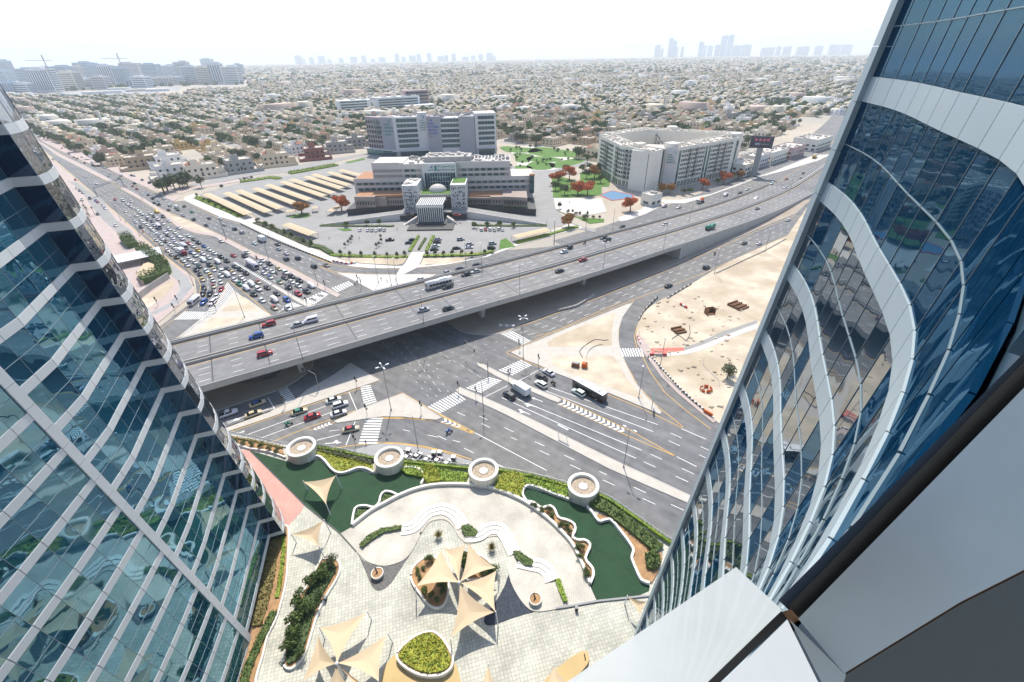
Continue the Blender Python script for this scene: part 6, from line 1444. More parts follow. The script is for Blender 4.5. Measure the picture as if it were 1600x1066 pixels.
fleet('e', [(385,447,'wa'),(460,487,'ku'),(488,520,'ka'),(488,455,'ka'),(545,495,'wa'),(512,567,'tay'),(578,532,'tay'),(607,484,'way'),(600,572,'wa'),(665,587,'wa'),(603,622,'tar'),(670,647,'ra'),(523,637,'ku'),(517,687,'ku'),(577,687,'ku'),(630,707,'wa'),(597,760,'wu'),(525,757,'bu'),(448,752,'wm')], 'in the pink kerb bend', 'cars queueing in the bend', lambda p: dirof(tdir, p), first='back')
# opposite carriageway
odir = qdir[::-1]; OQ = lambda p: dirof(odir, p)
fleet('h', [(380,165,'wa'),(370,188,'sa'),(450,203,'ka'),(475,182,'wv'),(335,115,'wa'),(235,75,'wv'),(240,97,'ku'),(170,75,'ka'),(110,40,'ka'),(585,247,'ku'),(515,272,'rc'),(570,270,'ra'),(605,292,'ra'),(700,342,'ka'),(737,372,'ku'),(785,387,'wa'),(830,374,'wa'),(750,407,'ka'),(787,422,'ku'),(880,432,'wu'),(870,467,'ka'),(935,445,'wv'),(945,468,'ka'),(1000,437,'ka'),(1062,482,'na'),(990,512,'sa'),(1205,537,'ka'),(1078,547,'ku'),(1182,594,'ka'),(1335,592,'sa'),(1300,542,'wa'),(1420,627,'ku'),(1480,657,'su')], 'driving away on the far carriageway', 'cars driving away beyond the median', OQ, first='far')
fleet('e', [(1010,240,'kx'),(945,267,'wa'),(1138,274,'ka'),(1145,312,'sa'),(1210,350,'wa'),(1210,397,'ku'),(1305,390,'ku'),(1440,457,'ku'),(1545,447,'tak')], 'near the white footpath bend', 'cars by the white footpath', OQ, first='far')
fleet('o', [(350,945,'ka'),(440,1005,'wa'),(490,1025,'wa'),(515,915,'ra'),(575,962,'ka'),(615,990,'ka'),(680,990,'sa'),(705,1035,'ka'),(770,1045,'wa'),(365,830,'ka'),(290,760,'sa'),(265,745,'ka'),(350,610,'ka'),(250,665,'wa')], 'on the distant stretch of the wide road', 'cars on the distant stretch of road', OQ, first='far')
fleet('o', [(480,812,'ka'),(505,825,'ka'),(530,842,'sa'),(555,858,'ka'),(580,872,'ka'),(605,885,'wa'),(635,892,'ka'),(660,890,'ka'),(710,935,'ka'),(735,950,'sa'),(760,962,'ka'),(785,975,'ka'),(810,988,'ka')], 'parked along the villa verge', 'cars parked along the villa verge', OQ, .15, first='far')
fleet('h', [(560,180,'ka'),(582,184,'sa'),(650,217,'ka'),(710,242,'ku'),(1470,210,'wa'),(1500,205,'ka'),(1530,200,'wa'),(1560,195,'ka'),(1310,268,'ku')], 'parked by the side road villas', 'cars parked by the side road villas', OQ, .15, first='left')
fleet('h', [(105,287,'wa'),(130,307,'da'),(155,324,'sa'),(215,372,'kp'),(265,390,'ba'),(280,402,'ra'),(320,427,'wa'),(340,452,'wa'),(150,380,'wa'),(280,502,'ka'),(428,597,'wa'),(95,216,'ra')], 'in the parking lane beside the tower', 'cars in the parking lane by the tower', HQ, .17, first='far')
fleet('e', [(18,168,'rc'),(635,468,'nc'),(965,385,'rc'),(1130,515,'oc'),(1190,540,'rc'),(490,470,'nc')], 'weaving through the queue', 'motorbikes weaving through the queue', HQ, first='back')
# flyover traffic
def dz(k): 
    def f(X, Y):
        z = 8.0
        for _ in range(4): z = DZ[nearest_s(g(k, X, Y, z))]
        return z + .01
    return f
DD = lambda p: dirof(DK, p); DD2 = lambda p: dirof(DK, p) + math.pi
FG = 'vehicles on the flyover'
fleet('a', [(960,245,'ru'),(855,345,'bu'),(1195,250,'sa'),(1310,215,'wv')], 'on the far flyover side near the tower', FG, DD2, dz('a'), True)
fleet('a', [(925,492,'ru')], 'on the near flyover side by the tower', FG, DD, dz('a'), True)
fleet('b', [(890,238,'wB'),(955,255,'ka'),(1110,150,'ka'),(1190,125,'sa')], 'on the flyover facing the hospital walk', FG, DD2, dz('b'), True)
fleet('b', [(755,445,'sa'),(962,433,'ka')], 'mid-span on the near side of the flyover', FG, DD, dz('b'), True)
fleet('c', [(540,388,'wa'),(580,358,'ku'),(900,292,'ku'),(870,272,'ka'),(1380,160,'sa'),(710,318,'kc')], 'on the far carriageway before the flats', FG, DD2, dz('c'), True)
fleet('c', [(700,455,'ra'),(505,548,'ka')], 'on the near carriageway before the ramp', FG, DD, dz('c'), True)
fleet('d', [(690,675,'nT'),(1085,510,'ga')], 'on the ramp near the median', FG, DD, dz('d'), True)
fleet('d', [(740,517,'sp'),(305,640,'sa'),(1070,435,'wv'),(1215,418,'sa'),(935,405,'wa'),(940,382,'ku'),(1000,348,'wa'),(820,398,'wv'),(1275,375,'wa'),(1315,335,'wa')], 'on the far carriageway of the highway', FG, DD2, .03)
fleet('d', [(610,455,'wX'),(308,490,'wv'),(430,500,'wa'),(1205,303,'wu'),(1325,263,'ra'),(1440,255,'sa'),(1465,215,'ka'),(1560,85,'yB')], 'on the outer lane below the flats', FG, DD2, .03)
fleet('c', [(1025,180,'ka')], 'on the outer lane near the barrier start', FG, DD2, .03)
fleet('d', [(660,1000,'ku'),(978,797,'ka'),(1100,800,'wa'),(730,885,'kc'),(1340,605,'wa')], 'on the service road below the ramp', 'cars on the service road', lambda p: dirof(SN, p), .01, True)
fleet('c', [(1412,672,'ka')], 'on the service road at the sandy kerb', 'cars on the service road', lambda p: dirof(SN, p), .01, True)
sdir = gs('f', [(200,445),(470,490),(850,500),(1250,480),(1599,420)])
fleet('b', [(1060,105,'ka'),(1200,72,'ka'),(735,192,'wa'),(950,135,'sa')], 'on the slip road beside the white walk', 'cars on the slip road', lambda p: dirof(sdir, p), .01)
# near road
ndir = gs('F', [(100,560),(400,450),(760,340)]); ND = lambda p: dirof(ndir, p); NG_ = 'cars waiting at the near lights'
fleet('a', [(865,905,'tab'),(622,990,'wp'),(830,992,'ta')], 'under the flyover edge by the dark crosswalk', NG_, ND, .01, True)
fleet('a', [(1212,972,'tan'),(1322,1012,'ra')], 'waiting in the near lanes', NG_, ND, .01, True)
fleet('F', [(765,397,'wa'),(805,427,'wu'),(795,477,'wa')], 'first at the near stop line', NG_, ND, .01, True, first='upper')
fleet('F', [(868,570,'tar')], 'rolling on to the near crosswalk', NG_, lambda p: dirof(gs('F', [(700,600),(900,560)]), p), .01, True)
fleet('F', [(500,542,'nc'),(1455,587,'bc')], 'on the near lanes', 'motorbikes on the near lanes', ND, .01, True, lift=.5, first='left')
rdir = gs('G', [(1100,640),(560,330)]); RD = lambda p: dirof(rdir, p); RG = 'vehicles waiting on the right-hand approach'
fleet('G', [(590,338,'wa'),(553,362,'ka'),(550,400,'wu'),(385,458,'ku'),(747,443,'wu')], 'waiting on the approach by the sandy island', RG, RD, .01, True)
fleet('G', [(613,392,'oc')], 'waiting behind the small white car', RG, RD, .01, True)
fleet('G', [(443,432,'wx')], 'beside the short median at the stop line', RG, RD, .01, True)
bx_, by_ = g('G', 803, 430, 1.6)
bb_ = car('bus', 'o', bx_, by_, .01, RD((bx_, by_)), 'dark brown city bus with white roof by the sandy island', RG, None, True)
MB().box(0, 0, 3.1, 11.6, 2.36, .09).build('roof_panel', M['white_metal'], bb_)
text('2661', 1.5, (-1.2, .55, 3.2), (0, 0, math.pi), M['dark_metal'], bb_, ext=.01); text('181', 1.1, (3.6, .45, 3.2), (0, 0, math.pi), M['dark_metal'], bb_, ext=.01)
# hospital forecourt
up = R(97); FGp = 'cars parked at the hospital'
fleet('f', [(545,155,'wa'),(610,155,'wa'),(645,157,'sa'),(680,157,'wa'),(715,150,'wu'),(748,155,'sa')], 'parked under the left drive ramp', FGp, up, .06, first='left')
fleet('l', [(597,685,'wu'),(632,683,'ra'),(668,683,'wu'),(705,688,'sa'),(740,680,'wu'),(773,685,'wa')], 'parked under the right drive ramp', FGp, up, .06, first='left')
fleet('f', [(795,238,'kp'),(985,237,'ka'),(955,262,'da')], 'parked left of the entrance walk', FGp, R(8), .06)
fleet('l', [(235,765,'sa'),(228,790,'ka'),(215,820,'wa'),(205,850,'ka'),(425,767,'su'),(390,840,'ka'),(500,806,'sa'),(495,833,'wa'),(690,800,'su'),(680,837,'ku')], 'parked right of the entrance walk', FGp, R(8), .06, first='far')
fleet('k', [(645,462,'wv')], 'driving between the carports', FGp, R(60), .06)
fleet('m', [(525,925,'oa')], 'on the drive left of the porch', FGp, R(8), 4.03); fleet('m', [(930,935,'ra')], 'on the drive right of the porch', FGp, R(-8), 4.03)
nI = 300 - ncar
k_ = 0
for A, B, ang in cps:
    n = int((B - A).length / 3.0)
    for i in list(range(n - 3, n)):
        if ncar >= 296: break
        p = A + (B - A) * ((i + .5) / n); k_ += 1; c = rng.choice('wwskkg')
        car(rng.choice(('saloon', 'suv')), c, p.x, p.y, .06, ang + math.pi/2, f'{CCOL[c][0]} car shaded under a tan carport, {ordw(k_)} counted from the highway side', 'cars under the carports')

# ------------------------------------------------------------------ people
def person_mesh(seed, stride):
    me = bpy.data.meshes.new('body'); bm = bmesh.new()
    J = [(0,0,.95),(0,0,1.2),(0,0,1.42),(0,0,1.52),(0,0,1.66),(.1,0,.9),(.1+.01,stride,.5),(.1,stride*.7,.06),(.1,stride*.7+.14,.03),(-.1,0,.9),(-.11,-stride,.5),(-.1,-stride*1.5,.08),(-.1,-stride*1.5+.14,.04),(.19,0,1.4),(.24,-stride*.7,1.12),(.24,-stride*.4+.1,.88),(-.19,0,1.4),(-.24,stride*.7,1.12),(-.24,stride*.9+.12,.9)]
    E_ = [(0,1),(1,2),(2,3),(3,4),(0,5),(5,6),(6,7),(7,8),(0,9),(9,10),(10,11),(11,12),(2,13),(13,14),(14,15),(2,16),(16,17),(17,18)]
    rad = [.14,.14,.15,.055,.1,.085,.06,.042,.035,.085,.06,.042,.035,.06,.045,.032,.06,.045,.032]
    vs = [bm.verts.new(j) for j in J]
    for a, b_ in E_: bm.edges.new((vs[a], vs[b_]))
    bm.to_mesh(me); bm.free()
    o = bpy.data.objects.new('tmp', me); COL.objects.link(o); md = o.modifiers.new('skin', 'SKIN'); 
    for v, r_ in zip(me.skin_vertices[0].data if me.skin_vertices else [], rad): v.radius = (r_, r_)
    if not me.skin_vertices:
        bm = bmesh.new(); bm.from_mesh(me); bm.verts.layers.skin.verify(); bm.to_mesh(me); bm.free()
        for v, r_ in zip(me.skin_vertices[0].data, rad): v.radius = (r_, r_)
    me.skin_vertices[0].data[0].use_root = True
    o.modifiers.new('sub', 'SUBSURF').levels = 1
    dg = bpy.context.evaluated_depsgraph_get(); out = bpy.data.meshes.new_from_object(o.evaluated_get(dg)); bpy.data.objects.remove(o)
    out.name = 'person_body'; out.materials.clear(); out.materials.append(M['car_paint']); return out
pm = [person_mesh(1, .16), person_mesh(2, .05)]
hair_me = MB().lathe([(.115,0),(.118,.05),(.09,.11),(.001,.14)], 0, 0, 1.66, 10).mesh('hair', M['black'], True)
PCOL = [('dark blue', (.03,.04,.10)), ('white', (.7,.7,.68)), ('pink', (.55,.12,.3)), ('grey', (.2,.2,.2)), ('black', (.02,.02,.02)), ('red', (.4,.03,.03)), ('green', (.03,.18,.1)), ('orange', (.6,.2,.03))]
for i, (k, X, Y, z, ci, where) in enumerate((('i',1355,318,.02,2,'walking in pink over the crosswalk beside the short median'),('i',1372,312,.02,0,'walking beside the one in pink on the crosswalk'),('i',168,915,.02,4,'crossing the near zebra at its fence end'),('j',945,440,.17,0,'standing at the kerb end of the red barrier'),('f',722,565,.15,4,'standing on the white pavement left of the tall lamp'),('f',772,582,.15,3,'standing on the white pavement by the tall lamp'),('f',842,575,.15,6,'standing on the white pavement right of the tall lamp'),('f',855,150,.06,5,'standing near the parked cars by the left stair'),('l',560,690,.06,5,'in red beside the parked cars by the right stair'),('e',965,385,.15,5,'in red on the pale median'),('h',512,572,.15,6,'in green on the pink verge by the parking lane'),('l',1330,462,.13,4,'alone on the pale park paving'),('e',900,188,.15,7,'in orange on the white kerb footpath'),('e',1066,188,.15,5,'farther along the kerb footpath'),('e',1320,265,.15,5,'near the forecourt bed on the white footpath'),('f',540,225,.06,4,'between column shrubs of the visitor parking'),('f',290,225,.06,4,'at the forecourt entry barrier'),('e',320,590,.15,5,'on the pink kerb beside the bend'),('j',880,275,.17,1,'in yellow helmet area by the curved kerb'))):
    x, y = g(k, X, Y, z + .8)
    r = thing('person', f'person in {PCOL[ci][0]} clothes {where}'.replace(' in pink over', ' over').replace(' in red ', ' ').replace(' in green ', ' ').replace('clothes in orange ', 'clothes ').replace('in yellow helmet area ', ''), 'person', (x, y, z), rng.uniform(0, 6.28), 'people on foot')
    o = obj('body', pm[i % 2], r); o.color = (*PCOL[ci][1], 1); obj('hair', hair_me, r)
# ------------------------------------------------------------------ plaza at the foot of the towers
PZ = 1.2
def gp(k, pts, z=PZ): return gs(k, pts, z)
def pavermat(name, c1, c2, cm, sx, rot=0.0, mortar=.035):
    m = bpy.data.materials.new(name); m.use_nodes = True; t = m.node_tree; b = t.nodes['Principled BSDF']; b.inputs['Roughness'].default_value = .8
    tc = t.nodes.new('ShaderNodeTexCoord'); mp = t.nodes.new('ShaderNodeMapping'); mp.inputs['Rotation'].default_value[2] = rot; br_ = t.nodes.new('ShaderNodeTexBrick')
    br_.inputs['Scale'].default_value = 1.0; br_.inputs['Brick Width'].default_value = sx; br_.inputs['Row Height'].default_value = sx; br_.inputs['Mortar Size'].default_value = mortar; br_.offset = 0.0
    br_.inputs['Color1'].default_value = (*c1, 1); br_.inputs['Color2'].default_value = (*c2, 1); br_.inputs['Mortar'].default_value = (*cm, 1); br_.inputs['Bias'].default_value = -.1
    no = t.nodes.new('ShaderNodeTexNoise'); no.inputs['Scale'].default_value = .22; no.inputs['Detail'].default_value = 3
    mr = t.nodes.new('ShaderNodeMapRange'); mr.inputs[3].default_value = .78; mr.inputs[4].default_value = 1.15; mr.inputs[1].default_value = .3; mr.inputs[2].default_value = .7
    sc_ = t.nodes.new('ShaderNodeVectorMath'); sc_.operation = 'SCALE'
    t.links.new(tc.outputs['Object'], mp.inputs[0]); t.links.new(mp.outputs[0], br_.inputs['Vector']); t.links.new(tc.outputs['Object'], no.inputs['Vector']); t.links.new(no.outputs['Fac'], mr.inputs[0])
    t.links.new(br_.outputs['Color'], sc_.inputs[0]); t.links.new(mr.outputs[0], sc_.inputs['Scale']); t.links.new(sc_.outputs[0], b.inputs['Base Color'])
    bp = t.nodes.new('ShaderNodeBump'); bp.inputs['Strength'].default_value = .5; bp.inputs['Distance'].default_value = .02; bp.invert = True
    t.links.new(br_.outputs['Fac'], bp.inputs['Height']); t.links.new(bp.outputs[0], b.inputs['Normal']); M[name] = m; return m
pavermat('plaza_tile', (.60, .585, .50), (.46, .465, .40), (.33, .33, .28), .62, R(-14))
mat('turf', (.018, .062, .026), .95, var=.3, scale=.4, var2=(1.2, (.024, .062, .03))); mat('pink_paving', (.60, .33, .27), .85, var=.12, scale=.5, var2=(.35, (.52, .30, .25))); mat('dark_gravel', (.045, .055, .075), .95, var=.5, scale=3, bump=.5); mat('grey_gravel', (.15, .145, .14), .95, var=.4, scale=3, bump=.5)
pavermat('terrace_white', (.62, .585, .51), (.56, .53, .46), (.47, .44, .385), .42, R(10)); mat('planter_white', (.78, .755, .69), .6, var=.04, scale=.4); mat('pebble', (.40, .33, .25), .95, var=.45, scale=2.5, bump=.6); mat('soil', (.40, .24, .12), .95, var=.3, scale=1.0); mat('sail', (.60, .47, .31), .85, var=.04, scale=.3); mat('tan_bench', (.52, .38, .17), .7, var=.08, scale=.4)
FEN = smooth_pts([(-98, 101)] + gp('F', [(130,605),(300,640),(470,678),(640,685),(820,715),(1000,752)]) + gp('I', [(0,85),(330,118),(490,128),(700,170),(860,212)]) + gp('I', [(1060,272),(1180,345),(1300,430),(1420,515)]) + [(40, 53), (48, 45)], 3)
plazapts = FEN + [(60, 30), (40, -12), (-75, -12), (-110, 60)]
slab('plaza', plazapts, M['plaza_tile'], PZ, -.04)
# railing along the street side
fr = thing('plaza_fence', 'white metal fence of thin bars along the plaza edge above the street', 'fence', (0, 0, 0))
Q = offset(FEN, .25); Q = resample(Q, 240)
MB().ribbon(FEN, .5, PZ - .5, PZ + .35).build('base_wall', M['planter_white'], fr)
rb = MB()
for a, b_ in zip(Q[:-1], Q[1:]):
    for z in (PZ + .6, PZ + 1.5): rb.tube((*a, z), (*b_, z), .04, n=4, cap=False)
rb.build('rail', M['white_metal'], fr)
for i in range(0, 240, 6): MB().box(*Q[i], PZ, .12, .12, 1.7).build('post', M['white_metal'], fr)
bb2 = MB()
for p in resample(Q, 620): bb2.box(*p, PZ + .3, .05, .05, 1.2)
bb2.build('bar', M['white_metal'], fr, kind='stuff')
def ps(name, k, pts, m, dz, sub=3, kind='structure'): return slab(name, smooth_pts(gp(k, pts), sub, True) if sub else gp(k, pts), M[m], PZ + dz, PZ - .1, kind=kind)
# lawns, ramps and floors
turfL = gp('H', [(182,158),(380,215),(470,235),(520,212),(565,205),(605,242),(650,282),(700,290),(790,265),(860,290),(1030,262),(1120,275),(1150,300),(1130,350),(1000,408),(930,460),(850,500),(760,552),(745,580),(682,616),(480,455)])
slab('turf_lawn', turfL, M['turf'], PZ + .03, PZ - .1, kind='stuff')
slab('pink_ramp', gp('H', [(70,140),(130,150),(182,160),(480,455),(470,490),(395,572),(335,576),(200,390),(60,180)]), M['pink_paving'], PZ + .05, PZ - .1)
struct(MB().ribbon(gp('H', [(182,160),(330,308),(480,457),(680,618),(770,718)]), .25, PZ - .1, PZ + .12).build('edge_strip', M['dark_metal']))
ter_low = gp('I', [(0,590),(60,480),(110,412),(190,396),(240,432),(280,498),(330,530),(400,505),(455,490),(505,495),(545,560),(555,700),(582,780),(640,868),(700,905),(810,893),(880,882),(1032,850)])
ter_lowL = gp('H', [(682,618),(775,718),(800,742),(832,770),(880,788),(935,794),(1000,778),(1045,752),(1085,700),(1130,612)])
ter_up = gp('I', [(1030,850),(1000,760),(955,650),(900,540),(830,460),(760,395),(680,335),(600,288),(470,238),(330,216),(200,212),(100,222),(0,250)]) 
ter_upL = gp('H', [(1062,394),(1000,420),(925,460),(850,503),(755,580)])
slab('terrace_floor', smooth_pts(ter_lowL + ter_low[1:], 4) + ter_up + ter_upL[1:], M['terrace_white'], PZ + .12, PZ - .1)
# dark gravel beds beside the terrace
ps('gravel_bed', 'I', [(552,702),(530,760),(480,850),(425,925),(412,960),(430,985),(480,980),(560,950),(650,922),(702,905),(640,868),(582,780)], 'dark_gravel', .03, 2)
ps('gravel_bed', 'J', [(682,245),(705,280),(760,312),(850,327),(930,300),(1000,245),(960,305),(905,390),(880,425),(840,460),(800,470),(765,440),(735,370)], 'grey_gravel', .03, 2)
# stepped benches as concentric curves
st = thing('stepped_bench', 'white curved stone steps waving round the amphitheatre terrace', 'steps', (0, 0, 0))
curves = [gp('H', [(1025,578),(1075,570),(1115,530),(1160,490),(1205,474)]) + gp('I', [(190,325),(248,345),(290,385),(318,432)]),
          gp('I', [(318,470),(372,470),(420,440),(470,428),(520,440),(560,490),(585,540),(605,580)]), gp('I', [(610,610),(690,628),(740,640),(790,680),(815,735)])]
for ci, base in enumerate(curves):
    P = smooth_pts(base, 5)
    for s_ in range(3):
        d = -s_ * .95; Pq = offset(P, d)
        MB().ribbon(Pq, .92, PZ, PZ + .62 - .16 * s_).build('step', M['planter_white'], st)
Pw = smooth_pts(ter_lowL[1:] + ter_low[1:-2], 5)
MB().ribbon(Pw, .3, PZ, PZ + .16).build('edge_kerb', M['terrace_white'], st)
def wallthing(name, label, pts, w_, h, m='planter_white', sub=4, n=None):
    P = smooth_pts(pts, sub); r = thing(name, label, 'wall', (*P[0], PZ)); Pl = [(p[0]-P[0][0], p[1]-P[0][1]) for p in P]
    k = n or max(2, int(length(P) / 2.4)); Qs = resample(Pl, k * 3 + 1)
    for i in range(k):
        seg = Qs[i*3:i*3+4]; e = Vector((seg[-1][0]-seg[-2][0], seg[-1][1]-seg[-2][1])) * .06; seg = seg[:-1] + [(seg[-1][0]-e.x, seg[-1][1]-e.y)]
        MB().ribbon(seg, w_, -.05, h).build('coping_block', M[m], r)
    return r
wallthing('terrace_wall', 'long curved white wall round the top of the amphitheatre terrace', gp('H', [(750,578),(850,500),(925,458),(1000,418),(1050,396)]) + gp('I', [(20,240),(100,219),(200,209),(330,212),(470,234),(600,285),(680,332),(760,392),(830,457),(900,537),(955,647),(1000,758)]), .55, .95)
wallthing('wavy_wall', 'wavy white planter wall between the first two round planters', gp('H', [(505,222),(535,200),(565,195),(600,222),(632,262),(670,287),(720,283),(780,260),(830,265),(868,285)]), .5, .8)
wallthing('wavy_wall', 'short white planter wall right of the second round planter', gp('H', [(1022,262),(1060,256),(1110,262),(1140,285),(1150,310),(1130,350)]), .5, .8)
wallthing('wavy_wall', 'wavy white wall edging the succulent bed beside the right lawn', gp('I', [(652,305),(690,312),(730,340),(780,330),(805,350),(825,395),(870,408),(912,430),(918,470),(900,500),(930,520),(975,520),(1002,548),(985,590),(975,630),(1010,670),(1020,710),(1000,760)]), .5, .8)
wallthing('wavy_wall', 'white kinked planter wall along the right lawn and soil bed', gp('I', [(985,332),(1020,375),(1052,418),(1108,402),(1170,470),(1242,572),(1228,612),(1258,690),(1285,742),(1330,758)]), .5, .8, sub=2)
wallthing('wavy_wall', 'white rounded wall closing the tip of the right lawn', gp('I', [(885,292),(800,262),(720,230),(660,215),(632,235),(628,268),(650,305)]), .5, .8)
wallthing('wavy_wall', 'thin white wall round two small triangular beds on the left lawn', gp('H', [(1000,410),(960,392),(925,392),(905,420),(900,450),(870,480),(830,470),(775,475),(758,510),(748,575)]), .45, .7)
turfR = gp('I', [(648,222),(760,250),(880,295),(985,333),(1052,420),(1110,408),(1242,575),(1228,612),(1285,745),(1330,760),(1330,795),(1250,828),(1040,852),(1000,762),(1022,710),(975,632),(1005,548),(970,515),(925,515),(915,440),(865,405),(825,395),(800,332),(730,342),(652,308),(628,265)])
slab('turf_lawn', turfR, M['turf'], PZ + .03, PZ - .1, kind='stuff')
struct(MB().ribbon(gp('I', [(810,892),(880,882),(1040,853),(1290,826),(1400,815)]), .35, PZ, PZ + .3).build('edge_strip', M['concrete_grey']))
# four big round planters
for i, (k, X, Y, lab) in enumerate((('F',563,785,'huge round white planter nearest to the left tower'), ('F',1088,850,'huge round white planter by the parked carts'), ('I',405,228,'huge round white planter at the top of the terrace'), ('I',962,320,'huge round white planter beside the right lawn'))):
    x, y = g(k, X, Y, PZ); y += 3.55; x += .4 * (i - 1) * .5
    r = thing('round_planter', lab, 'planter', (x, y, PZ), 0, 'huge round planters at the plaza edge')
    b = MB().lathe([(3.55,-.1),(3.6,.2),(3.62,2.55),(3.72,2.62),(3.72,2.95),(3.62,3.02),(3.0,3.02),(2.92,2.95),(2.9,2.2)], 0, 0, 0, 56); b.build('shell', M['planter_white'], r, True)
    for q in range(10):
        a = q * math.pi / 5; MB().box(math.cos(a)*3.62, math.sin(a)*3.62, .1, .03, .05, 2.4, a).build('joint', M['concrete_grey'], r)
    MB().lathe([(0.001,2.3),(2.95,2.3)], 0, 0, 0, 40).build('gravel', M['pebble'], r)
    MB().lathe([(1.0,2.2),(1.0,2.46),(.95,2.5),(.001,2.5)], 0, 0, 0, 32).build('disc', M['paint_white'], r)
# shrub beds
hedge('shrub_bed', gp('H', [(545,155),(700,195),(862,238),(866,275),(830,258),(780,252),(720,275),(670,278),(635,255),(605,215),(570,188),(545,180)]), PZ, .9, 'leaf_yellow', 'yellow-green shrub bed behind the wavy wall between the first planters', 22, .2)
hedge('shrub_bed', along(gp('H', [(545,150),(700,190),(860,232)]), 1.6), PZ + .2, 1.1, 'leaf_olive', 'tall grass strip along the fence between the first planters', 22, .2)
hedge('shrub_bed', along(gp('H', [(1035,238)]) + gp('I', [(0,125),(160,155),(320,175)]), 3.4), PZ, 1.1, 'leaf_bright', 'bright tall grass strip between the second and third round planter', 16, .24)
hedge('shrub_bed', gp('I', [(80,115),(130,112),(170,150),(172,195),(100,205),(72,175)]), PZ, 1.7, 'leaf_yellow', 'bright lime bush cluster beside the second planter', 24, .22)
hedge('shrub_bed', gp('I', [(470,240),(500,165),(560,140),(640,165),(640,215),(625,255),(622,290),(560,262)]), PZ, 1.6, 'leaf_yellow', 'bright yellow-green shrub mass right of the third planter', 22, .22)
hedge('shrub_bed', along(gp('I', [(640,178),(760,215),(880,258)]), 3.2), PZ, 1.2, 'leaf_bright', 'tall grass strip between the third and fourth round planter', 16, .24)
hedge('shrub_bed', along(gp('I', [(1010,300),(1100,345),(1200,420),(1300,500),(1385,575)]), 3.0), PZ, 1.5, 'leaf_mid', 'dark green tall grass strip on the right along the fence', 18, .25)
hedge('fence_creeper', along([(p[0], p[1] - .55) for p in Q[66:230]], .8), PZ + .3, 1.2, 'leaf_bright', 'pale green creeper growing along the plaza fence', 26, .14)
ps('soil_bed', 'I', [(1040,370),(1110,390),(1180,440),(1300,520),(1390,580),(1395,640),(1345,748),(1290,742),(1262,690),(1232,612),(1246,572),(1170,465),(1108,398),(1056,412)], 'soil', .3, 2, 'stuff')
hedge('shrub', gp('I', [(1300,600),(1340,585),(1380,605),(1390,660),(1350,690),(1310,670)]), PZ + .3, 1.2, 'leaf_mid', 'round feathery grass clump on the orange soil bed', 30, .25, cat='shrub')
ps('soil_bed', 'I', [(660,312),(730,345),(795,338),(818,398),(905,425),(905,500),(965,528),(995,550),(975,590),(968,635),(1012,690),(998,750),(960,650),(905,540),(830,462),(760,397),(690,338)], 'soil', .3, 0, 'stuff')
for i, (X, Y) in enumerate(((690,330),(735,355),(775,350),(790,385),(840,440),(870,440),(880,475),(930,560),(950,560),(945,610),(975,690),(985,715))):
    x, y = g('I', X, Y, PZ + .3); tree('ball' if i % 2 else 'dark', x, y, f'small succulent in the wavy bed beside the right lawn, {ordw(i+1)} from the top', 'succulents of the wavy bed', .55 if i % 2 else .24, PZ + .25, name='shrub', cat='shrub')
hedge('shrub_bed', gp('H', [(905,448),(925,402),(985,408),(940,440)]), PZ, .5, 'leaf_mid', 'upper small triangular bed on the left lawn', 20, .16); hedge('shrub_bed', gp('H', [(762,552),(775,485),(835,490),(800,525)]), PZ, .5, 'leaf_mid', 'lower small triangular bed on the left lawn', 20, .16)
hedge('shrub_bed', gp('J', [(690,205),(740,150),(820,105),(945,86),(945,112),(840,132),(775,172),(712,222)]), PZ + .45, .35, 'leaf_mid', 'long curved planted strip at the left end of the steps', 30, .14)
hedge('shrub_bed', gp('I', [(288,438),(330,432),(385,470),(365,500),(310,500),(290,470)]), PZ + .45, .4, 'leaf_mid', 'planted pocket in the middle of the steps', 30, .14); hedge('shrub_bed', gp('I', [(570,580),(605,580),(690,632),(680,665),(640,662),(590,625)]), PZ + .45, .4, 'leaf_mid', 'planted pocket below the second bend of steps', 30, .14); hedge('shrub_bed', gp('I', [(806,738),(836,730),(880,858),(850,862),(825,800)]), PZ + .3, .5, 'leaf_bright', 'narrow planted pocket at the lower end of the steps', 30, .14)
# bed in front of the terrace on the far left with round clipped balls
ps('soil_bed', 'H', [(60,85),(200,110),(360,150),(372,180),(250,160),(90,120)], 'soil', .4, 0, 'stuff')
for i, (X, Y) in enumerate(((100,115),(146,120),(193,128),(240,140),(288,152),(330,165))):
    x, y = g('H', X, Y, PZ + .4); tree('ball', x, y, f'clipped ball shrub in the street-side bed, {ordw(i+1)} from the tower', 'ball shrubs of the street-side bed', .55, PZ + .35, name='shrub', cat='shrub')
hedge('shrub_bed', along(gp('H', [(65,88),(200,108),(365,148)]), .8), PZ + .4, .5, 'leaf_dry', 'reddish low plants along the fence left of the first planter', 20, .16)
wallthing('wavy_wall', 'low white wall before the clipped ball bed', gp('H', [(55,110),(180,150),(280,165),(380,200)]), .35, .6, sub=2)
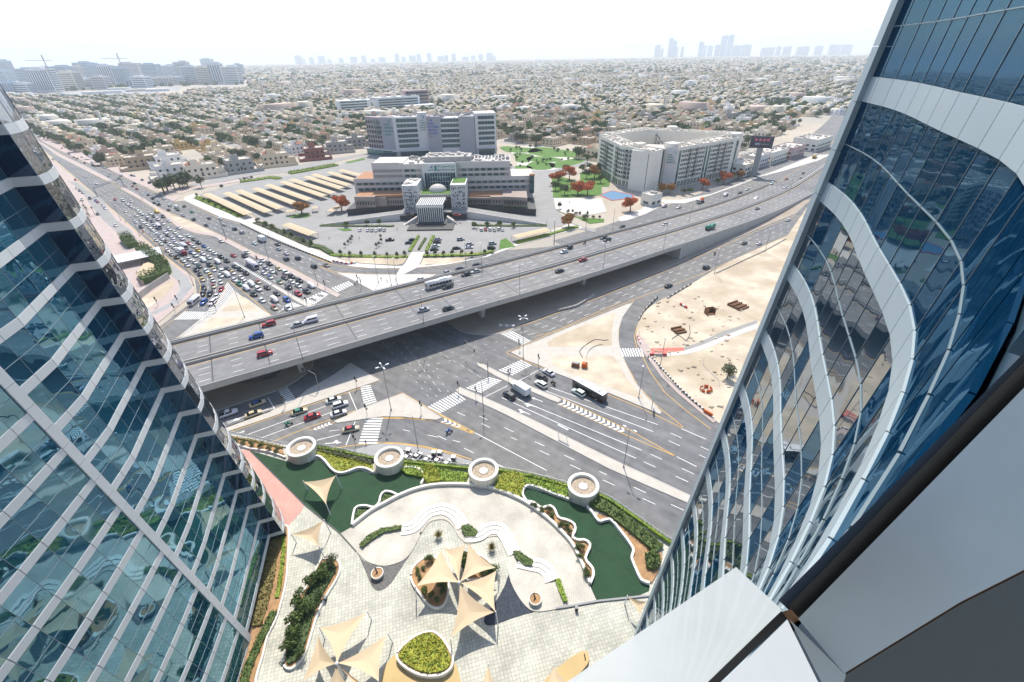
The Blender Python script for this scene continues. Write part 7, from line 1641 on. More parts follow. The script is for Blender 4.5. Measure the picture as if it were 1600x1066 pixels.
# long strip along the left tower
def bed(name, k, pts, rim=True, h=.55, m='soil', label='', cat='planter', sub=5):
    P = smooth_pts(gp(k, pts), sub, True); c = P[0]
    r = thing(name, label, cat, (*c, PZ)); L = [(p[0]-c[0], p[1]-c[1]) for p in P]
    MB().prism(L, -.05, h - .12).build('soil', M[m], r)
    if rim: MB().ribbon(L + [L[0], L[1]], .32, -.05, h).build('rim', M['planter_white'], r)
    return P
bed('tower_bed', 'J', [(145,100),(205,92),(262,88),(274,140),(268,300),(258,420),(225,560),(195,650),(150,740),(120,860),(80,1000),(60,1200),(-70,1200),(-10,950),(40,740),(70,600),(110,420),(130,250)], True, .5, 'soil', 'long curved planting bed at the foot of the left glass tower', sub=3)
hedge('grass_strip', along(gp('J', [(180,110),(175,250),(150,420),(110,580),(70,690)]), 2.6), PZ + .35, .6, 'leaf_dry', 'dry brown ornamental grass beside the left tower', 26, .2)
hedge('grass_strip', along(gp('J', [(240,100),(245,250),(225,420),(205,520)]), .9), PZ + .35, .55, 'leaf_bright', 'narrow green row at the outer edge of the tower bed', 26, .16); hedge('grass_strip', along(gp('J', [(190,600),(130,720),(80,830),(30,950),(-10,1100)]), 1.6), PZ + .35, .6, 'leaf_mid', 'green row in the lower half of the tower bed', 26, .18)
bed('long_planter', 'J', [(248,915),(255,820),(275,700),(320,540),(375,460),(425,370),(470,290),(530,285),(570,300),(578,350),(555,410),(500,500),(450,600),(410,730),(375,840),(330,905),(285,938)], True, .55, 'soil', 'long rounded planter full of leafy shrubs on the left of the plaza')
hedge('shrub_bed', smooth_pts(gp('J', [(262,905),(270,800),(300,640),(385,470),(480,310),(540,310),(555,360),(480,500),(430,610),(395,740),(350,860),(300,910)]), 3, True), PZ + .4, .6, 'leaf_dark', 'dark ground shrubs filling the long planter', 22, .18)
for i, (X, Y, s, kd) in enumerate(((340,540,.5,'green'),(420,420,.5,'green'),(370,590,.45,'green'),(310,650,.5,'green'),(300,740,.5,'green'),(275,800,.45,'green'),(530,300,.45,'olive'),(480,370,.45,'green'),(340,850,.3,'dark'),(460,500,.3,'dark'),(425,570,.28,'dark'))):
    x, y = g('J', X, Y, PZ + .9); tree(kd, x, y, f'small leafy tree in the long planter, {ordw(i+1)} counted from its middle', 'leafy plants of the long planter', s, PZ + .4, cat='plant', name='plant')
bed('rounded_planter', 'J', [(1000,390),(1010,345),(1045,305),(1105,270),(1150,285),(1215,340),(1225,420),(1218,500),(1195,560),(1150,580),(1100,555),(1055,495),(1015,440)], True, .6, 'soil', 'teardrop planter under the sail canopy with small round plants')
for i, (X, Y, s, kd) in enumerate(((1110,290,.9,'ball'),(1040,355,.6,'ball'),(1072,340,.45,'ball'),(1052,392,.55,'ball'),(1080,480,.8,'ball'),(1120,500,.65,'ball'),(1155,530,.6,'ball'),(1190,450,.9,'ball'),(1185,480,.6,'ball'))):
    x, y = g('J', X, Y, PZ + .5); tree(kd, x, y, f'round plant in the teardrop planter, {ordw(i+1)} from its top', 'round plants of the teardrop planter', s * .8, PZ + .4, cat='plant', name='plant')
bed('rounded_planter', 'J', [(1298,262),(1330,245),(1420,270),(1498,338),(1500,372),(1440,395),(1345,412),(1305,360)], True, .6, 'soil', 'curved planter half hidden by the right sails')
for i, (X, Y) in enumerate(((1315,270),(1318,310),(1330,350),(1470,350),(1440,375),(1490,355))):
    x, y = g('J', X, Y, PZ + .5); tree('ball', x, y, f'round plant in the half hidden planter, {ordw(i+1)} from its left', 'round plants of the half hidden planter', .8, PZ + .4, cat='plant', name='plant')
ps('tan_floor', 'J', [(915,850),(870,885),(838,930),(822,1000),(815,1100),(1300,1100),(1292,1000),(1278,945),(1250,895),(1100,850)], 'tan_bench', .06, 3)
Pb = bed('rounded_planter', 'J', [(922,860),(945,825),(1000,775),(1060,740),(1130,728),(1185,765),(1225,825),(1250,885),(1240,940),(1190,980),(1120,990),(1050,980),(980,945),(930,900)], True, 1.1, 'soil', 'large rounded planter filled with yellow-green shrubs on the tan floor')
hedge('shrub_bed', offset_poly(Pb, -.3), PZ + .9, .55, 'leaf_yellow', 'yellow-green shrubs filling the large rounded planter', 34, .2)
# tan curved benches at the lower edge
bn = thing('tan_bench', 'long rounded tan bench at the lower edge of the plaza', 'bench', (0, 0, 0)); MB().prism(smooth_pts(gp('K', [(400,560),(445,505),(530,440),(570,425),(585,440),(580,480),(520,545),(470,590)]), 4, True), PZ - .05, PZ + .5).build('seat', M['tan_bench'], bn)
MB().tube((*g('K',568,432,PZ+.5), PZ+.5), (*g('K',572,455,PZ+.5), PZ + .75), .09).build('handle', M['black'], bn)
# round pots
def pot(k, X, Y, rad, h, label, plant):
    x, y = g(k, X, Y, PZ); r = thing('round_pot', label, 'pot', (x, y, PZ), 0, 'white pots on the plaza')
    MB().lathe([(rad*.8,-.05),(rad*.95,h*.4),(rad,h-.1),(rad,h),(rad*.86,h),(rad*.84,h-.15)], 0, 0, 0, 28).build('shell', M['planter_white'], r, True)
    MB().lathe([(.001,h-.12),(rad*.86,h-.12)], 0, 0, 0, 24).build('soil', M['soil'], r)
    if plant == 'stem':
        q = thing('potted_stump', label.replace('pot', 'bare leaning stem in the pot'), 'plant', (x, y, PZ + h - .15)); MB().tube((0,0,0), (-.25,.3,.9), .2, .12).tube((-.25,.3,.9), (-.2,.7,1.3), .12, .05).tube((-.25,.3,.9), (-.55,.4,1.3), .1, .04).build('stem', M['bark'], q)
    else:
        n = 260; qq = np.random.RandomState(int(X)); b = MB()
        for i in range(n):
            a, el, L_ = qq.uniform(0, 6.28), qq.uniform(.5, 1.5), qq.uniform(.9, 1.9); d = Vector((math.cos(a)*math.cos(el), math.sin(a)*math.cos(el), math.sin(el))); s = Vector((-math.sin(a), math.cos(a), 0)) * .05
            p0 = d * .1; p1 = d * L_ - Vector((0,0,.25*L_)); b.tri(tuple(p0 - s), tuple(p0 + s), tuple(p1))
        q = thing('potted_grass', label.replace('pot', 'feathery yellow plant in the pot'), 'plant', (x, y, PZ + h - .2)); b.build('leaves', M['leaf_dry'], q)
pot('H', 890, 850, 1.25, .95, 'white round pot on the left gravel bed', 'stem'); pot('I', 697, 850, 1.25, .95, 'white round pot on the terrace by the dark gravel', 'stem')
pot('H', 1228, 640, .62, 1.0, 'tall white pot at the left of the sail canopy', 'grass'); pot('I', 457, 565, .62, 1.0, 'tall white pot at the right above the sail canopy', 'grass')
for k, X, Y, lab in (('I', 925, 900, 'small dark litter bin at the terrace corner'), ('J', 492, 525, 'small blue litter bin beside the long planter')):
    x, y = g(k, X, Y, PZ); r = thing('litter_bin', lab, 'litter bin', (x, y, PZ)); MB().box(0,0,0,.55,.55,1.0).build('case', M['dark_metal'], r); MB().box(0,0,1.02,.6,.6,.1).build('lid', M['concrete_grey'], r)
# shade sails
def sail_mesh(P, sagr=.16, n=10):
    """triangle with inward curved edges"""
    A, B_, C_ = [Vector(p) for p in P]; ctr = (A + B_ + C_) / 3; b = MB(); ring = []
    for p, q in ((A, B_), (B_, C_), (C_, A)):
        mid = (p + q) / 2; pull = (ctr - mid) * sagr * 2.2
        for i in range(n):
            t = i / n; ring.append(p.lerp(q, t) + pull * (4 * t * (1 - t)) * .5)
    L = 4; k = len(ring)
    for j in range(L):
        f = j / L
        for v in ring: w_ = v.lerp(ctr, f); b.v.append((w_.x, w_.y, w_.z - .35 * math.sin(f * math.pi / 2)))
    for j in range(L - 1): b.f += [(j*k+i, j*k+(i+1)%k, (j+1)*k+(i+1)%k, (j+1)*k+i) for i in range(k)]
    b.v.append((ctr.x, ctr.y, ctr.z - .35)); b.f += [((L-1)*k+i, (L-1)*k+(i+1)%k, len(b.v)-1) for i in range(k)]
    return b
def sails(name, label, k, mast, tris, zc, zo, posts, mz=PZ):
    c = g(k, *mast, zc) if mast else g(k, *tris[0][0], zo)
    r = thing(name, label, 'shade sail', (*c, mz))
    if mast:
        MB().tube((0,0,-.05), (0,0,zc - mz + .25), .16, .13, 10).build('mast', M['white_metal'], r); MB().lathe([(.001,.5),(.25,.35),(.3,.1),(.2,0)], 0, 0, zc - mz - .05, 14).build('mast_cap', M['white_metal'], r)
    for i, t in enumerate(tris):
        P = []
        for j, q in enumerate(t):
            z = zc - .1 if (mast and j == 0) else (zo + (.7 if (i + j) % 2 else -.4)); x, y = g(k, *q, z); P.append((x - c[0], y - c[1], z - mz))
        sail_mesh(P).build('sail', M['sail'], r, True)
        for p, q in zip(P[1 if mast else 0:], t[1 if mast else 0:]):
            if (round(q[0]), round(q[1])) in posts:
                d = Vector((p[0], p[1], 0)); d = d.normalized() if d.length > .5 else Vector((0, 1, 0)); MB().tube((p[0] + d.x*.5, p[1] + d.y*.5, -.05), (p[0] + d.x*.12, p[1] + d.y*.12, p[2] + .2), .12, .09, 8).build('post', M['white_metal'], r)
    return r
sails('sail_canopy', 'tan five-sail canopy round one mast over the teardrop planter', 'I', (275,748), [((275,748),(35,768),(178,558)), ((275,748),(186,556),(310,535)), ((280,745),(325,527),(478,665)), ((285,750),(482,680),(475,908)), ((278,755),(470,912),(228,1055))], PZ + 5.2, PZ + 4.0, {(35,768),(178,558),(325,527),(482,680),(475,908),(228,1055)})
sails('sail_canopy', 'tan sail canopy round a mast cut by the lower edge of view', 'J', (558,903), [((558,900),(455,690),(735,598)), ((562,900),(855,728),(808,1010)), ((552,903),(445,730),(352,1012)), ((556,908),(640,1050),(470,1100)), ((560,908),(660,1020),(806,1100))], PZ + 5.2, PZ + 4.0, {(455,690),(735,598),(855,728)})
sails('sail_canopy', 'single tan sail stretched over the dark left lawn', 'H', None, [((475,330),(655,297),(602,455))], 0, PZ + 4.0, {(475,330),(655,297),(602,455)})
sails('sail_canopy', 'single pale sail over the paving beside the tower bed', 'J', None, [((285,135),(478,50),(448,205))], 0, PZ + 4.0, {(285,135),(478,50),(448,205)})
sails('sail_canopy', 'single sail corner at the right end below the lawn', 'K', None, [((748,193),(830,215),(800,270))], 0, PZ + 4.0, {(748,193)})
sails('sail_canopy', 'sail tips rising at the lower edge beside the tan bench', 'K', None, [((168,478),(215,600),(110,620))], 0, PZ + 4.0, {(168,478)})
sails('sail_canopy', 'small sail tip in front of the rounded tan bench', 'K', None, [((440,482),(540,590),(380,600))], 0, PZ + 4.0, {(440,482)})
# kerb strip with cabinets and parked carts
CR['T'] = (600, 690, 13.333)
slab('pavement', gs('i', [(230,935),(300,925),(500,935),(700,975),(900,1030),(1060,1075)]) + gp('I', [(330,95),(200,70),(60,40),(0,25)], 0) + gp('F', [(1180,700),(1000,740),(860,705)], 0), M['concrete_grey'], .15)
for i, (X, Y) in enumerate(((520,240),(1045,290),(1168,290),(1455,390))):
    x, y = g('T', X, Y, .15); r = thing('utility_cabinet', ('grey utility cabinet nearest the second round planter', 'grey utility cabinet at the left of the middle pair', 'grey utility cabinet at the right of the middle pair', 'grey utility cabinet alone at the far end of the kerb')[i], 'cabinet', (x, y, .15), R(-12), 'cabinets on the kerb')
    MB().box(0,0,0,1.1,1.0,1.4).build('case', M['concrete_grey'], r); MB().box(0,0,1.41,1.2,1.1,.1).build('lid', M['planter_white'], r); MB().box(0,-.51,.2,.9,.02,1.0).build('door', M['dark_metal'], r)
for i, (X, Y) in enumerate(((480,330),(690,310),(890,385),(1110,400),(1310,460))):
    x, y = g('T', X, Y, .7)
    car('saloon', 'w', x, y, .15, R(60), f'white car parked nose to the plaza fence, {ordw(i+1)} from the second round planter', 'white cars parked at the plaza fence', None, True).scale = (.72, .85, .9)
# ------------------------------------------------------------------ things on the construction plot and islands
def pile(k, X, Y, label, n, sx, m, ang=.3):
    x, y = g(k, X, Y, .12); r = thing('lumber_pile', label, 'pile', (x, y, .12), ang)
    for i in range(n): MB().box(0, (i - n/2) * 1.1, 0, sx, .5, .7 + .3 * (i % 2)).build('beam', M[m], r)
mat('rust_brown', (.20, .10, .05), .9, var=.3, scale=1.0)
pile('j', 1150, 250, 'stack of dark beams lying on the sand beside hoses', 4, 4.5, 'rust_brown'); pile('j', 1560, 80, 'timber scaffold stack near the right tower', 6, 6, 'rust_brown', .5)
x, y = g('j', 1370, 135, .12); sk = thing('skip_container', 'open brown steel skip standing on grey patch of sand', 'skip', (x, y, .12), .2)
MB().box(-1.6,0,0,.2,2.6,2.6).build('side_panel', M['rust_brown'], sk); MB().box(1.6,0,0,.2,2.6,2.6).build('side_panel', M['rust_brown'], sk); MB().box(0,1.25,0,3,.2,2.4).build('back_panel', M['rust_brown'], sk); MB().box(0,0,0,3.0,2.4,.3).build('base', M['rust_brown'], sk)
x, y = g('j', 440, 500, .17); cp_ = thing('compressor', 'reddish compressor box beside its orange twin on the sandy island', 'machine', (x, y, .17), -.4); MB().box(0,0,.1,2.6,1.5,1.3,0,.92,.92).build('case', M['rust_brown'], cp_); MB().box(0,0,1.42,2.0,1.0,.12).build('lid', M['concrete_grey'], cp_)
x, y = g('j', 503, 505, .17); cp_ = thing('generator', 'orange generator box beside the reddish compressor', 'machine', (x, y, .17), -.4); MB().box(0,0,.1,1.8,1.5,1.6,0,.95,.95).build('case', M['orange_net'], cp_); MB().box(.5,0,1.72,.5,.8,.2).build('vent', M['dark_metal'], cp_)
def hose(k, pts, label, m):
    P = smooth_pts(gs(k, pts, .2), 6); r = thing('hose', label, 'hose', (*P[0], .0)); b = MB()
    for a, c in zip(P[:-1], P[1:]): b.tube((a[0]-P[0][0], a[1]-P[0][1], .28), (c[0]-P[0][0], c[1]-P[0][1], .28), .1, n=5, cap=False)
    b.build('tube', M[m], r)
hose('j', [(490,440),(470,400),(490,370),(530,340),(580,315),(640,320),(670,315)], 'dark hose curling from the compressor over the path', 'dark_metal'); hose('j', [(515,450),(525,405),(550,375),(590,355),(630,348)], 'blue-grey hose from the generator over the path', 'pole_grey'); hose('j', [(1330,450),(1330,490),(1380,545),(1430,590),(1440,640)], 'pale hose winding over the sand near the tree', 'pole_grey'); hose('j', [(1110,310),(1150,285),(1180,300),(1210,320),(1235,270),(1230,215)], 'dark hose looped beside the beams', 'dark_metal')
def barrier(k, pts, n, label, cols_, h=.9, w_=.5):
    P = resample(gs(k, pts, .12), n + 1); r = thing('barrier_row', label, 'barrier', (*P[0], .12))
    for i in range(n):
        a, c = P[i], P[i+1]; MB().ribbon([(a[0]-P[0][0], a[1]-P[0][1]), (a[0]-P[0][0] + (c[0]-a[0])*.9, a[1]-P[0][1] + (c[1]-a[1])*.9)], w_, 0, h).build('barrier_block', M[cols_[i % len(cols_)]], r)
barrier('j', [(955,425),(1075,425)], 4, 'red and grey plastic barrier row closing the plot track', ('red_paint','concrete','concrete','red_paint')); barrier('j', [(960,430),(1040,520),(1150,640),(1260,745),(1400,862)], 46, 'long black and white striped kerb blocks along the slip road', ('black','paint_white'), .5, .35)
barrier('j', [(1010,20),(950,80),(905,130),(880,180)], 14, 'dark rail blocks along the bend of the slip road', ('dark_metal','concrete'), .8, .3); barrier('j', [(872,300),(890,345)], 4, 'red barrier blocks on the bend of the slip road', ('red_paint','paint_white')); barrier('j', [(1165,72),(1215,100)], 3, 'red and white barriers lying on the sand', ('red_paint','paint_white','red_paint'))
barrier('f', [(320,420),(440,445),(515,435)], 10, 'red and white barrier row at the bend of the white footpath', ('red_paint','paint_white')); barrier('e', [(830,105),(1000,190),(1180,270),(1400,355),(1590,430)], 70, 'dark bollard row along the white footpath kerb', ('dark_metal','concrete'), .6, .3)
barrier('c', [(490,885),(640,850),(740,790),(790,750)], 10, 'concrete barrier line curving under the flyover', ('concrete',), .8); barrier('c', [(0,1012),(130,1020)], 5, 'white barrier row at the underpass corner', ('paint_white','concrete'), .9)
barrier('d', [(740,1050),(900,975),(1150,860),(1320,765)], 50, 'sandy kerb blocks along the service road', ('concrete','sand_plot'), .5, .6); barrier('j', [(1330,815),(1390,850)], 4, 'orange mesh blocks by the slip road end', ('orange_net',), 1.0); barrier('c', [(1400,780),(1480,730),(1599,660)], 12, 'pale barrier blocks at the plot corner by the service road', ('concrete','dark_metal'), .6)
x, y = g('j', 1345, 665, .12); q_ = thing('mesh_fence', 'crumpled orange safety mesh lying on the sand', 'fence', (x, y, .12)); 
for i in range(7): a = i * .9; MB().ribbon([(math.cos(a)*1.8, math.sin(a)*1.3), (math.cos(a+.7)*2.0, math.sin(a+.7)*1.5)], .06, 0, .9 + .2*(i%2)).build('mesh_panel', M['orange_net'], q_)
tr('olive', 'j', 1490, 590, 'low bushy tree on the construction sand by the right tower', .8, .1); tr('olive', 'j', 1500, 545, 'second low bush on the construction sand behind the first', .55, .1)
x, y = g('j', 968, 790, .15); sg = thing('road_sign', 'green direction sign at the island tip of the slip road', 'sign', (x, y, .15), R(70)); MB().box(-.9,0,0,.12,.12,3.0).box(.9,0,0,.12,.12,3.0).build('post', M['pole_grey'], sg); MB().box(0,0,2.4,3.2,.1,2.0).build('board', M['sign_green'], sg)
x, y = g('j', 350, 990, .15); sg = thing('bus_sign_frame', 'pale two-legged sign frame on the long near median', 'sign', (x, y, .15), R(-40)); MB().tube((-1.4,0,0),(-1.4,0,3.6),.08).tube((1.4,0,0),(1.4,0,3.6),.08).build('post', M['white_metal'], sg); MB().box(0,0,3.4,3.4,.4,.25).build('board', M['white_metal'], sg)
sandb = MB(); rqs = random.Random(9)
for i in range(160):
    k, X, Y = 'j', rqs.uniform(900, 1590), rqs.uniform(10, 860)
    p = g(k, X, Y, .12)
    if not inside(p, plot): continue
    s = rqs.uniform(.3, 1.6); sandb.box(*p, .1, s * rqs.uniform(.6, 1.6), s, s * .35, rqs.uniform(0, 3), .5, .5)
tag(sandb.build('rubble', M['sand_plot']), 'lumps of sand and rubble over the construction plot', 'rubble', None, 'stuff')
# ------------------------------------------------------------------ glass towers that lean back from the plaza
glassmat('tower_glass', (.003, .050, .095), (.36, .70, .90), .22, .60, .01, .03, .28)
glassmat('tower_glass_navy', (.006, .022, .055), (.35, .5, .7), .10, .6, .02)
glassmat('tower_glass_mirror', (.02, .03, .04), (.75, .76, .78), .4, .9, .01, .06, .5)
glassmat('tower_glass_blue', (.003, .030, .075), (.30, .50, .66), .07, .42, .01, .03, .28)
mat('cladding', (.58, .61, .63), .35, var=.03, scale=.3, spec=.4); mat('cladding_veiled', (.40, .49, .54), .35, var=.03, scale=.3, spec=.4); mat('mullion_pale', (.20, .27, .31), .4); mat('wing_core', (.05, .10, .15), .35); mat('core_dark', (.01, .012, .015), .8)  # the wing's copy of the white cladding has a reflection veil tinted in
glassmat('tower_glass_b', (.004, .068, .115), (.38, .70, .88), .18, .55, .02, .03, .28)
glassmat('tower_glass_c', (.008, .085, .115), (.44, .74, .88), .26, .62, .04, .03, .22)
glassmat('tower_glass_warm', (.003, .030, .065), (.62, .66, .68), .30, .70, .02, .03, .25)
GL_ = ['tower_glass', 'tower_glass', 'tower_glass_b', 'tower_glass_c']
class Facade:
    """wall over a plan curve that slides with height; cells are (column, level)"""
    def __init__(s, root, plan, lean, out): s.root, s.plan, s.lean, s.out = root, plan, lean, out
    def P(s, u, z, off=0.0):
        n = len(s.plan) - 1; i = min(int(u), n - 1); f = u - i
        a, b = s.plan[i], s.plan[i+1]; x, y = a[0] + (b[0]-a[0])*f, a[1] + (b[1]-a[1])*f
        t = Vector((s.plan[min(i+1, n)][0] - s.plan[max(i-1, 0) if f < .5 else i][0], s.plan[min(i+1, n)][1] - s.plan[max(i-1, 0) if f < .5 else i][1])).normalized(); nx, ny = t.y * s.out, -t.x * s.out
        lx, ly = s.lean(x, y, z); return (x + lx + nx * off, y + ly + ny * off, z)
    def cell(s, u0, u1, z0, z1, o0, o1, tilt=0.0):
        a = [s.P(u0, z0, o0), s.P(u1, z0, o0 + tilt), s.P(u1, z0, o1 + tilt), s.P(u0, z0, o1), s.P(u0, z1, o0), s.P(u1, z1, o0 + tilt), s.P(u1, z1, o1 + tilt), s.P(u0, z1, o1)]
        return MB().hexa(a if s.out > 0 else [a[i] for i in (3, 2, 1, 0, 7, 6, 5, 4)])
    def cells(s, cols, levels, pane_m, zoff=0.0, half=.52, gap=.014, step=5.35, transom=True, clad='cladding'):
        mul, trn, hid, hidp = MB(), MB(), MB(), MB()
        for zi in levels:
            for u in cols:
                z = zi + zoff
                vis = any(in_view(s.P(u + q, zz), 30) for q in (0, 1) for zz in (z - half, z + step - half))
                zb, zt = max(z - half, .2), z + half
                if zt > .6 and not (step > 6 and z > 86 and u > 11):
                    c = s.cell(u + gap, u + 1 - gap, zb, zt, -.1, .07)
                    if vis: c.build('cladding_panel', M[clad], s.root)
                    else: k = len(hid.v); hid.v += c.v; hid.f += [tuple(i + k for i in f) for f in c.f]
                z0, z1 = max(zt, .3), z + step - half
                c = s.cell(u + gap * .6, u + 1 - gap * .6, z0 + .02, z1 - .02, -.06, .0, rng.uniform(-.012, .012))
                if vis: c.build('glass_pane', M[rng.choice(pane_m)], s.root)
                else: k = len(hidp.v); hidp.v += c.v; hidp.f += [tuple(i + k for i in f) for f in c.f]
                if vis:
                    for c2, B in ((s.cell(u - .007, u + .007, z0, z1, 0, .025), mul), (s.cell(u + .02, u + .98, (z0+z1)/2 - .022, (z0+z1)/2 + .022, 0.002, .045), trn)):
                        if (B is trn and not transom) or (B is mul and step > 6 and u > 12): continue
                        k = len(B.v); B.v += c2.v; B.f += [tuple(i + k for i in f) for f in c2.f]
        for B, nm, m in ((mul, 'mullion', 'mullion_pale'), (trn, 'transom', 'mullion_pale'), (hid, 'cladding_panel', clad), (hidp, 'glass_pane', pane_m[0])):
            if B.v: B.build(nm, M[m], s.root, kind='stuff')
def core(root, lo, hi, m='core_dark'):
    n = len(lo); b = MB(); b.v = list(lo) + list(hi); b.f = [tuple(range(n-1, -1, -1)), tuple(range(n, 2*n))] + [(i, (i+1) % n, n + (i+1) % n, n + i) for i in range(n)]; b.build('core', M[m], root)
# ---- left tower
lt = thing('glass_tower', 'curved teal glass tower with white floor bands rising on the left', 'tower', (0, 0, 0))
kink = (-52.5, 61.0)
lp = resample(smooth_pts([kink, (-50.7, 53), (-49.4, 47.2), (-48.2, 41.8), (-47.2, 36), (-46.4, 30), (-45.8, 24), (-45.4, 17), (-45.3, 8), (-45.7, -3), (-46.6, -13)], 6), 27)
def leanL(x, y, z):
    w_ = max(0.0, min(1.0, (y - 47) / 14)); return (-.042 * z * w_, -.1 * z)
FL_ = Facade(lt, lp, leanL, 1)
lev = [9.2 + 5.35 * i for i in range(-1, 20)]
irib = min(range(27), key=lambda i: abs(lp[i][1] - 42))
FL_.out = -1
n_ = FL_.P(5, 10, 1.0)[0] - FL_.P(5, 10, 0)[0]
if n_ < 0: FL_.out = 1
FL_.cells(range(0, irib), lev, GL_)
FL_.cells(range(irib, 26), lev, GL_, zoff=-2.4)
# diagonal-looking rib is a straight stack of cladding following the lean
for i in range(40):
    z0 = .2 + i * 2.9
    c = FL_.cell(irib - .21, irib + .21, z0 + .03, z0 + 2.87, .02, .16); c.build('rib_panel', M['cladding'], lt)
cor = [kink, (-49.9, 61.9)]
def leanK(x, y, z): return (-.042 * z, -.1 * z)
RC = Facade(lt, [kink, (-49.9, 61.9)], leanK, 1); RC.cells([0], lev, ['tower_glass_navy'], transom=False, gap=.01)
fin = resample(smooth_pts([(-49.9, 61.9), (-50.0, 62.6), (-51.0, 64.8), (-52.7, 67.3), (-54.9, 69.6), (-58.0, 71.8)], 5), 7)
FN = Facade(lt, fin, leanK, FL_.out)
t_ = FN.P(1.5, 0, 1.0); 
if t_[0] < FN.P(1.5, 0, 0)[0]: FN.out = -FN.out
FN.cells(range(0, 6), lev, ['tower_glass_mirror'], transom=False)
t_ = RC.P(.5, 0, 1.0)
rim_lo = [FL_.P(i, -.1, -.35) for i in range(27)][::-1] + [RC.P(0, -.1, -.35), RC.P(1, -.1, -.4)] + [FN.P(i, -.1, -.4) for i in range(1, 7)]
back = [(-75, 72), (-75, -13)]
def lift(P, z): 
    x, y = P[0], P[1]; return P
hi = [FL_.P(i, 121, -.35) for i in range(27)][::-1] + [RC.P(0, 121, -.35), RC.P(1, 121, -.4)] + [FN.P(i, 121, -.4) for i in range(1, 7)]
core(lt, rim_lo + [(x, y, -.1) for x, y in back], hi + [(x - 3, y - 12.1, 121) for x, y in back])
MB().ribbon([g('H', 110, 190, 1.2), g('H', 205, 395, 1.2), g('H', 330, 580, 1.2)], .4, .1, 4.0).build('base_wall', M['pink_paving'], lt)
# ---- right wing of the building the picture is taken from
rt = thing('glass_wing', 'concave blue glass wing with broad white bands leaning at the right', 'tower', (0, 0, 0))
rpn = resample(smooth_pts([(21.3, 41.1), (20.3, 37), (18.9, 33.2), (16.6, 28.3), (14.3, 23.2), (12.3, 20.0), (9.5, 16.8), (6.7, 14.1), (4.6, 12.3), (2.7, 10.9)], 6), 19)
def leanR(x, y, z): return (.010 * z * max(0, min(1, (y - 14) / 27)), -.1 * z)
FR = Facade(rt, rpn, leanR, 1)
if FR.P(5, 0, 1.0)[0] > FR.P(5, 0, 0)[0]: FR.out = -1
levR = [87.9 - 6.27 * i for i in range(14, -5, -1)]
FR.cells(range(0, 18), [z for z in levR if z < 78], ['tower_glass_warm', 'tower_glass_warm', 'tower_glass_blue'], step=6.27, half=.66, clad='cladding_veiled')
FR.cells(range(0, 18), [z for z in levR if z > 78], ['tower_glass_blue'], step=6.27, half=.66, clad='cladding_veiled')
for i in range(42):
    z0 = .2 + i * 2.9; FR.cell(-.02, .42, z0 + .02, z0 + 2.88, .0, .34).build('edge_panel', M['cladding_veiled'], rt)
lo = [FR.P(i, -.1, -.13) for i in range(19)]; hi = [FR.P(i, 118, -.13) for i in range(19)]
core(rt, lo + [(14, 9, -.1), (40, 20, -.1), (36, 42, -.1)], hi + [(14, -3, 118), (40, 8, 118), (36, 30.2, 118)], 'wing_core')

# ------------------------------------------------------------------ window frame beside the camera
wf = thing('window_frame', 'pale window mullions with black gasket joint and white sill at the lower corner', 'window frame', (0, 0, CAM_H))
mat('frame_grey', (.48, .54, .53), .5, var=.07, scale=3); mat('frame_alu', (.16, .20, .23), .4); mat('frame_white', (.38, .41, .42), .45, var=.08, scale=4); mat('frame_dark', (.075, .088, .082), .6, var=.06, scale=3)
def near(name, pts, d, m, t=.06):
    b = MB(); A = []
    for q in pts:
        r_ = Vector(ray(q[0], q[1])); r_ = r_ * ((q[2] if len(q) > 2 else d) / r_.dot(_fw)); A.append(r_)
    B = [r_ * (1 + t / d) for r_ in A]; n = len(A); b.v = [tuple(p) for p in A + B]
    b.f = [tuple(range(n)), tuple(range(2*n-1, n-1, -1))] + [(i, n+i, n+(i+1) % n, (i+1) % n) for i in range(n)]
    return b.build(name, M[m], wf)
def flat(name, pts, z, m, t=.05):
    P = [g('p', x, y, z) for x, y in pts]; b = MB().prism(P, z - CAM_H - t, z - CAM_H, True); return b.build(name, M[m], wf)
near('mullion_cap', [(1216,938),(1640,511),(1640,526),(1230,951)], 1.55, 'frame_alu')
near('gasket', [(1229,950),(1640,523),(1640,567),(1248,968)], 1.5, 'black')
near('mullion_face', [(1247,967),(1640,565),(1640,872),(1500,945),(1320,1054)], 1.42, 'frame_grey')
near('inner_reveal', [(1322,1054),(1500,945),(1660,864),(1660,1160),(1290,1160)], 1.0, 'frame_dark')
near('sealant', [(1321,1051),(1500,941),(1660,860),(1660,868),(1500,949),(1323,1059)], 1.02, 'rust_brown', .02)
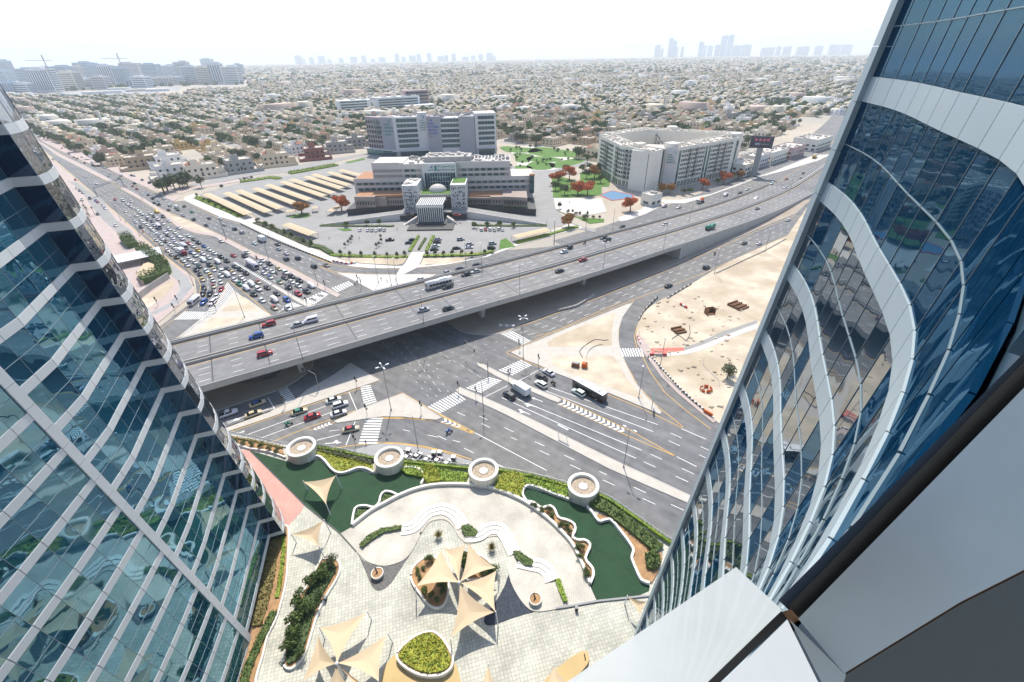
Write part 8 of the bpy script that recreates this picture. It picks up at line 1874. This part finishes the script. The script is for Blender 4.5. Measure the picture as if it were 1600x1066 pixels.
near('joint', [(1222,956),(1236,952),(1250,968),(1236,976)], 1.46, 'rust_brown', .03)
fm = mat('reflection_veil', (.46, .50, .51), .4, var=.06, scale=4); tt = fm.node_tree; tr_ = tt.nodes.new('ShaderNodeBsdfTransparent'); ms = tt.nodes.new('ShaderNodeMixShader'); ms.inputs[0].default_value = .72
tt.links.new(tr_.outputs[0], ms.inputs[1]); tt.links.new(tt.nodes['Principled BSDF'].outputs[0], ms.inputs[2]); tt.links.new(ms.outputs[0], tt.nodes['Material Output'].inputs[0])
flat('sill_reflection', [(1150,886),(1222,953),(1060,1110),(820,1110)], CAM_H - 1.30, 'reflection_veil', .004)  # see-through panel added in place of the sill's reflection in the window glass
near('sill_joint', [(1221,955),(1231,965),(1080,1110),(1052,1110)], 1.5, 'black', .03)
flat('inner_sill', [(1230,968),(1300,1110),(1085,1110)], CAM_H - 1.20, 'frame_white')
near('sill_edge', [(1234,968),(1322,1056),(1345,1110),(1306,1110)], 1.3, 'frame_grey')

# ------------------------------------------------------------------ air
hz = MB().box(0, 0, -1.2, 126000, 126000, 420).build('haze')
hz['kind'] = 'stuff'; hz['label'] = 'pale summer haze lying over the whole city'; hz['category'] = 'haze'
hm = bpy.data.materials.new('haze_air'); hm.use_nodes = True; t = hm.node_tree; t.nodes.remove(t.nodes['Principled BSDF'])
pv = t.nodes.new('ShaderNodeVolumePrincipled'); pv.inputs['Color'].default_value = (.82, .91, 1.0, 1); pv.inputs['Density'].default_value = 1.2e-4; pv.inputs['Anisotropy'].default_value = .2
t.links.new(pv.outputs[0], t.nodes['Material Output'].inputs['Volume']); hz.data.materials.append(hm)

# lettering as plain meshes
bpy.context.view_layer.update(); dg = bpy.context.evaluated_depsgraph_get()
for o in [o for o in sc.objects if o.type == 'FONT']:
    me = bpy.data.meshes.new_from_object(o.evaluated_get(dg)); n = bpy.data.objects.new('lettering', me); COL.objects.link(n); n.parent = o.parent
    n.location, n.rotation_euler, n.scale = o.location, o.rotation_euler, o.scale; bpy.data.objects.remove(o)
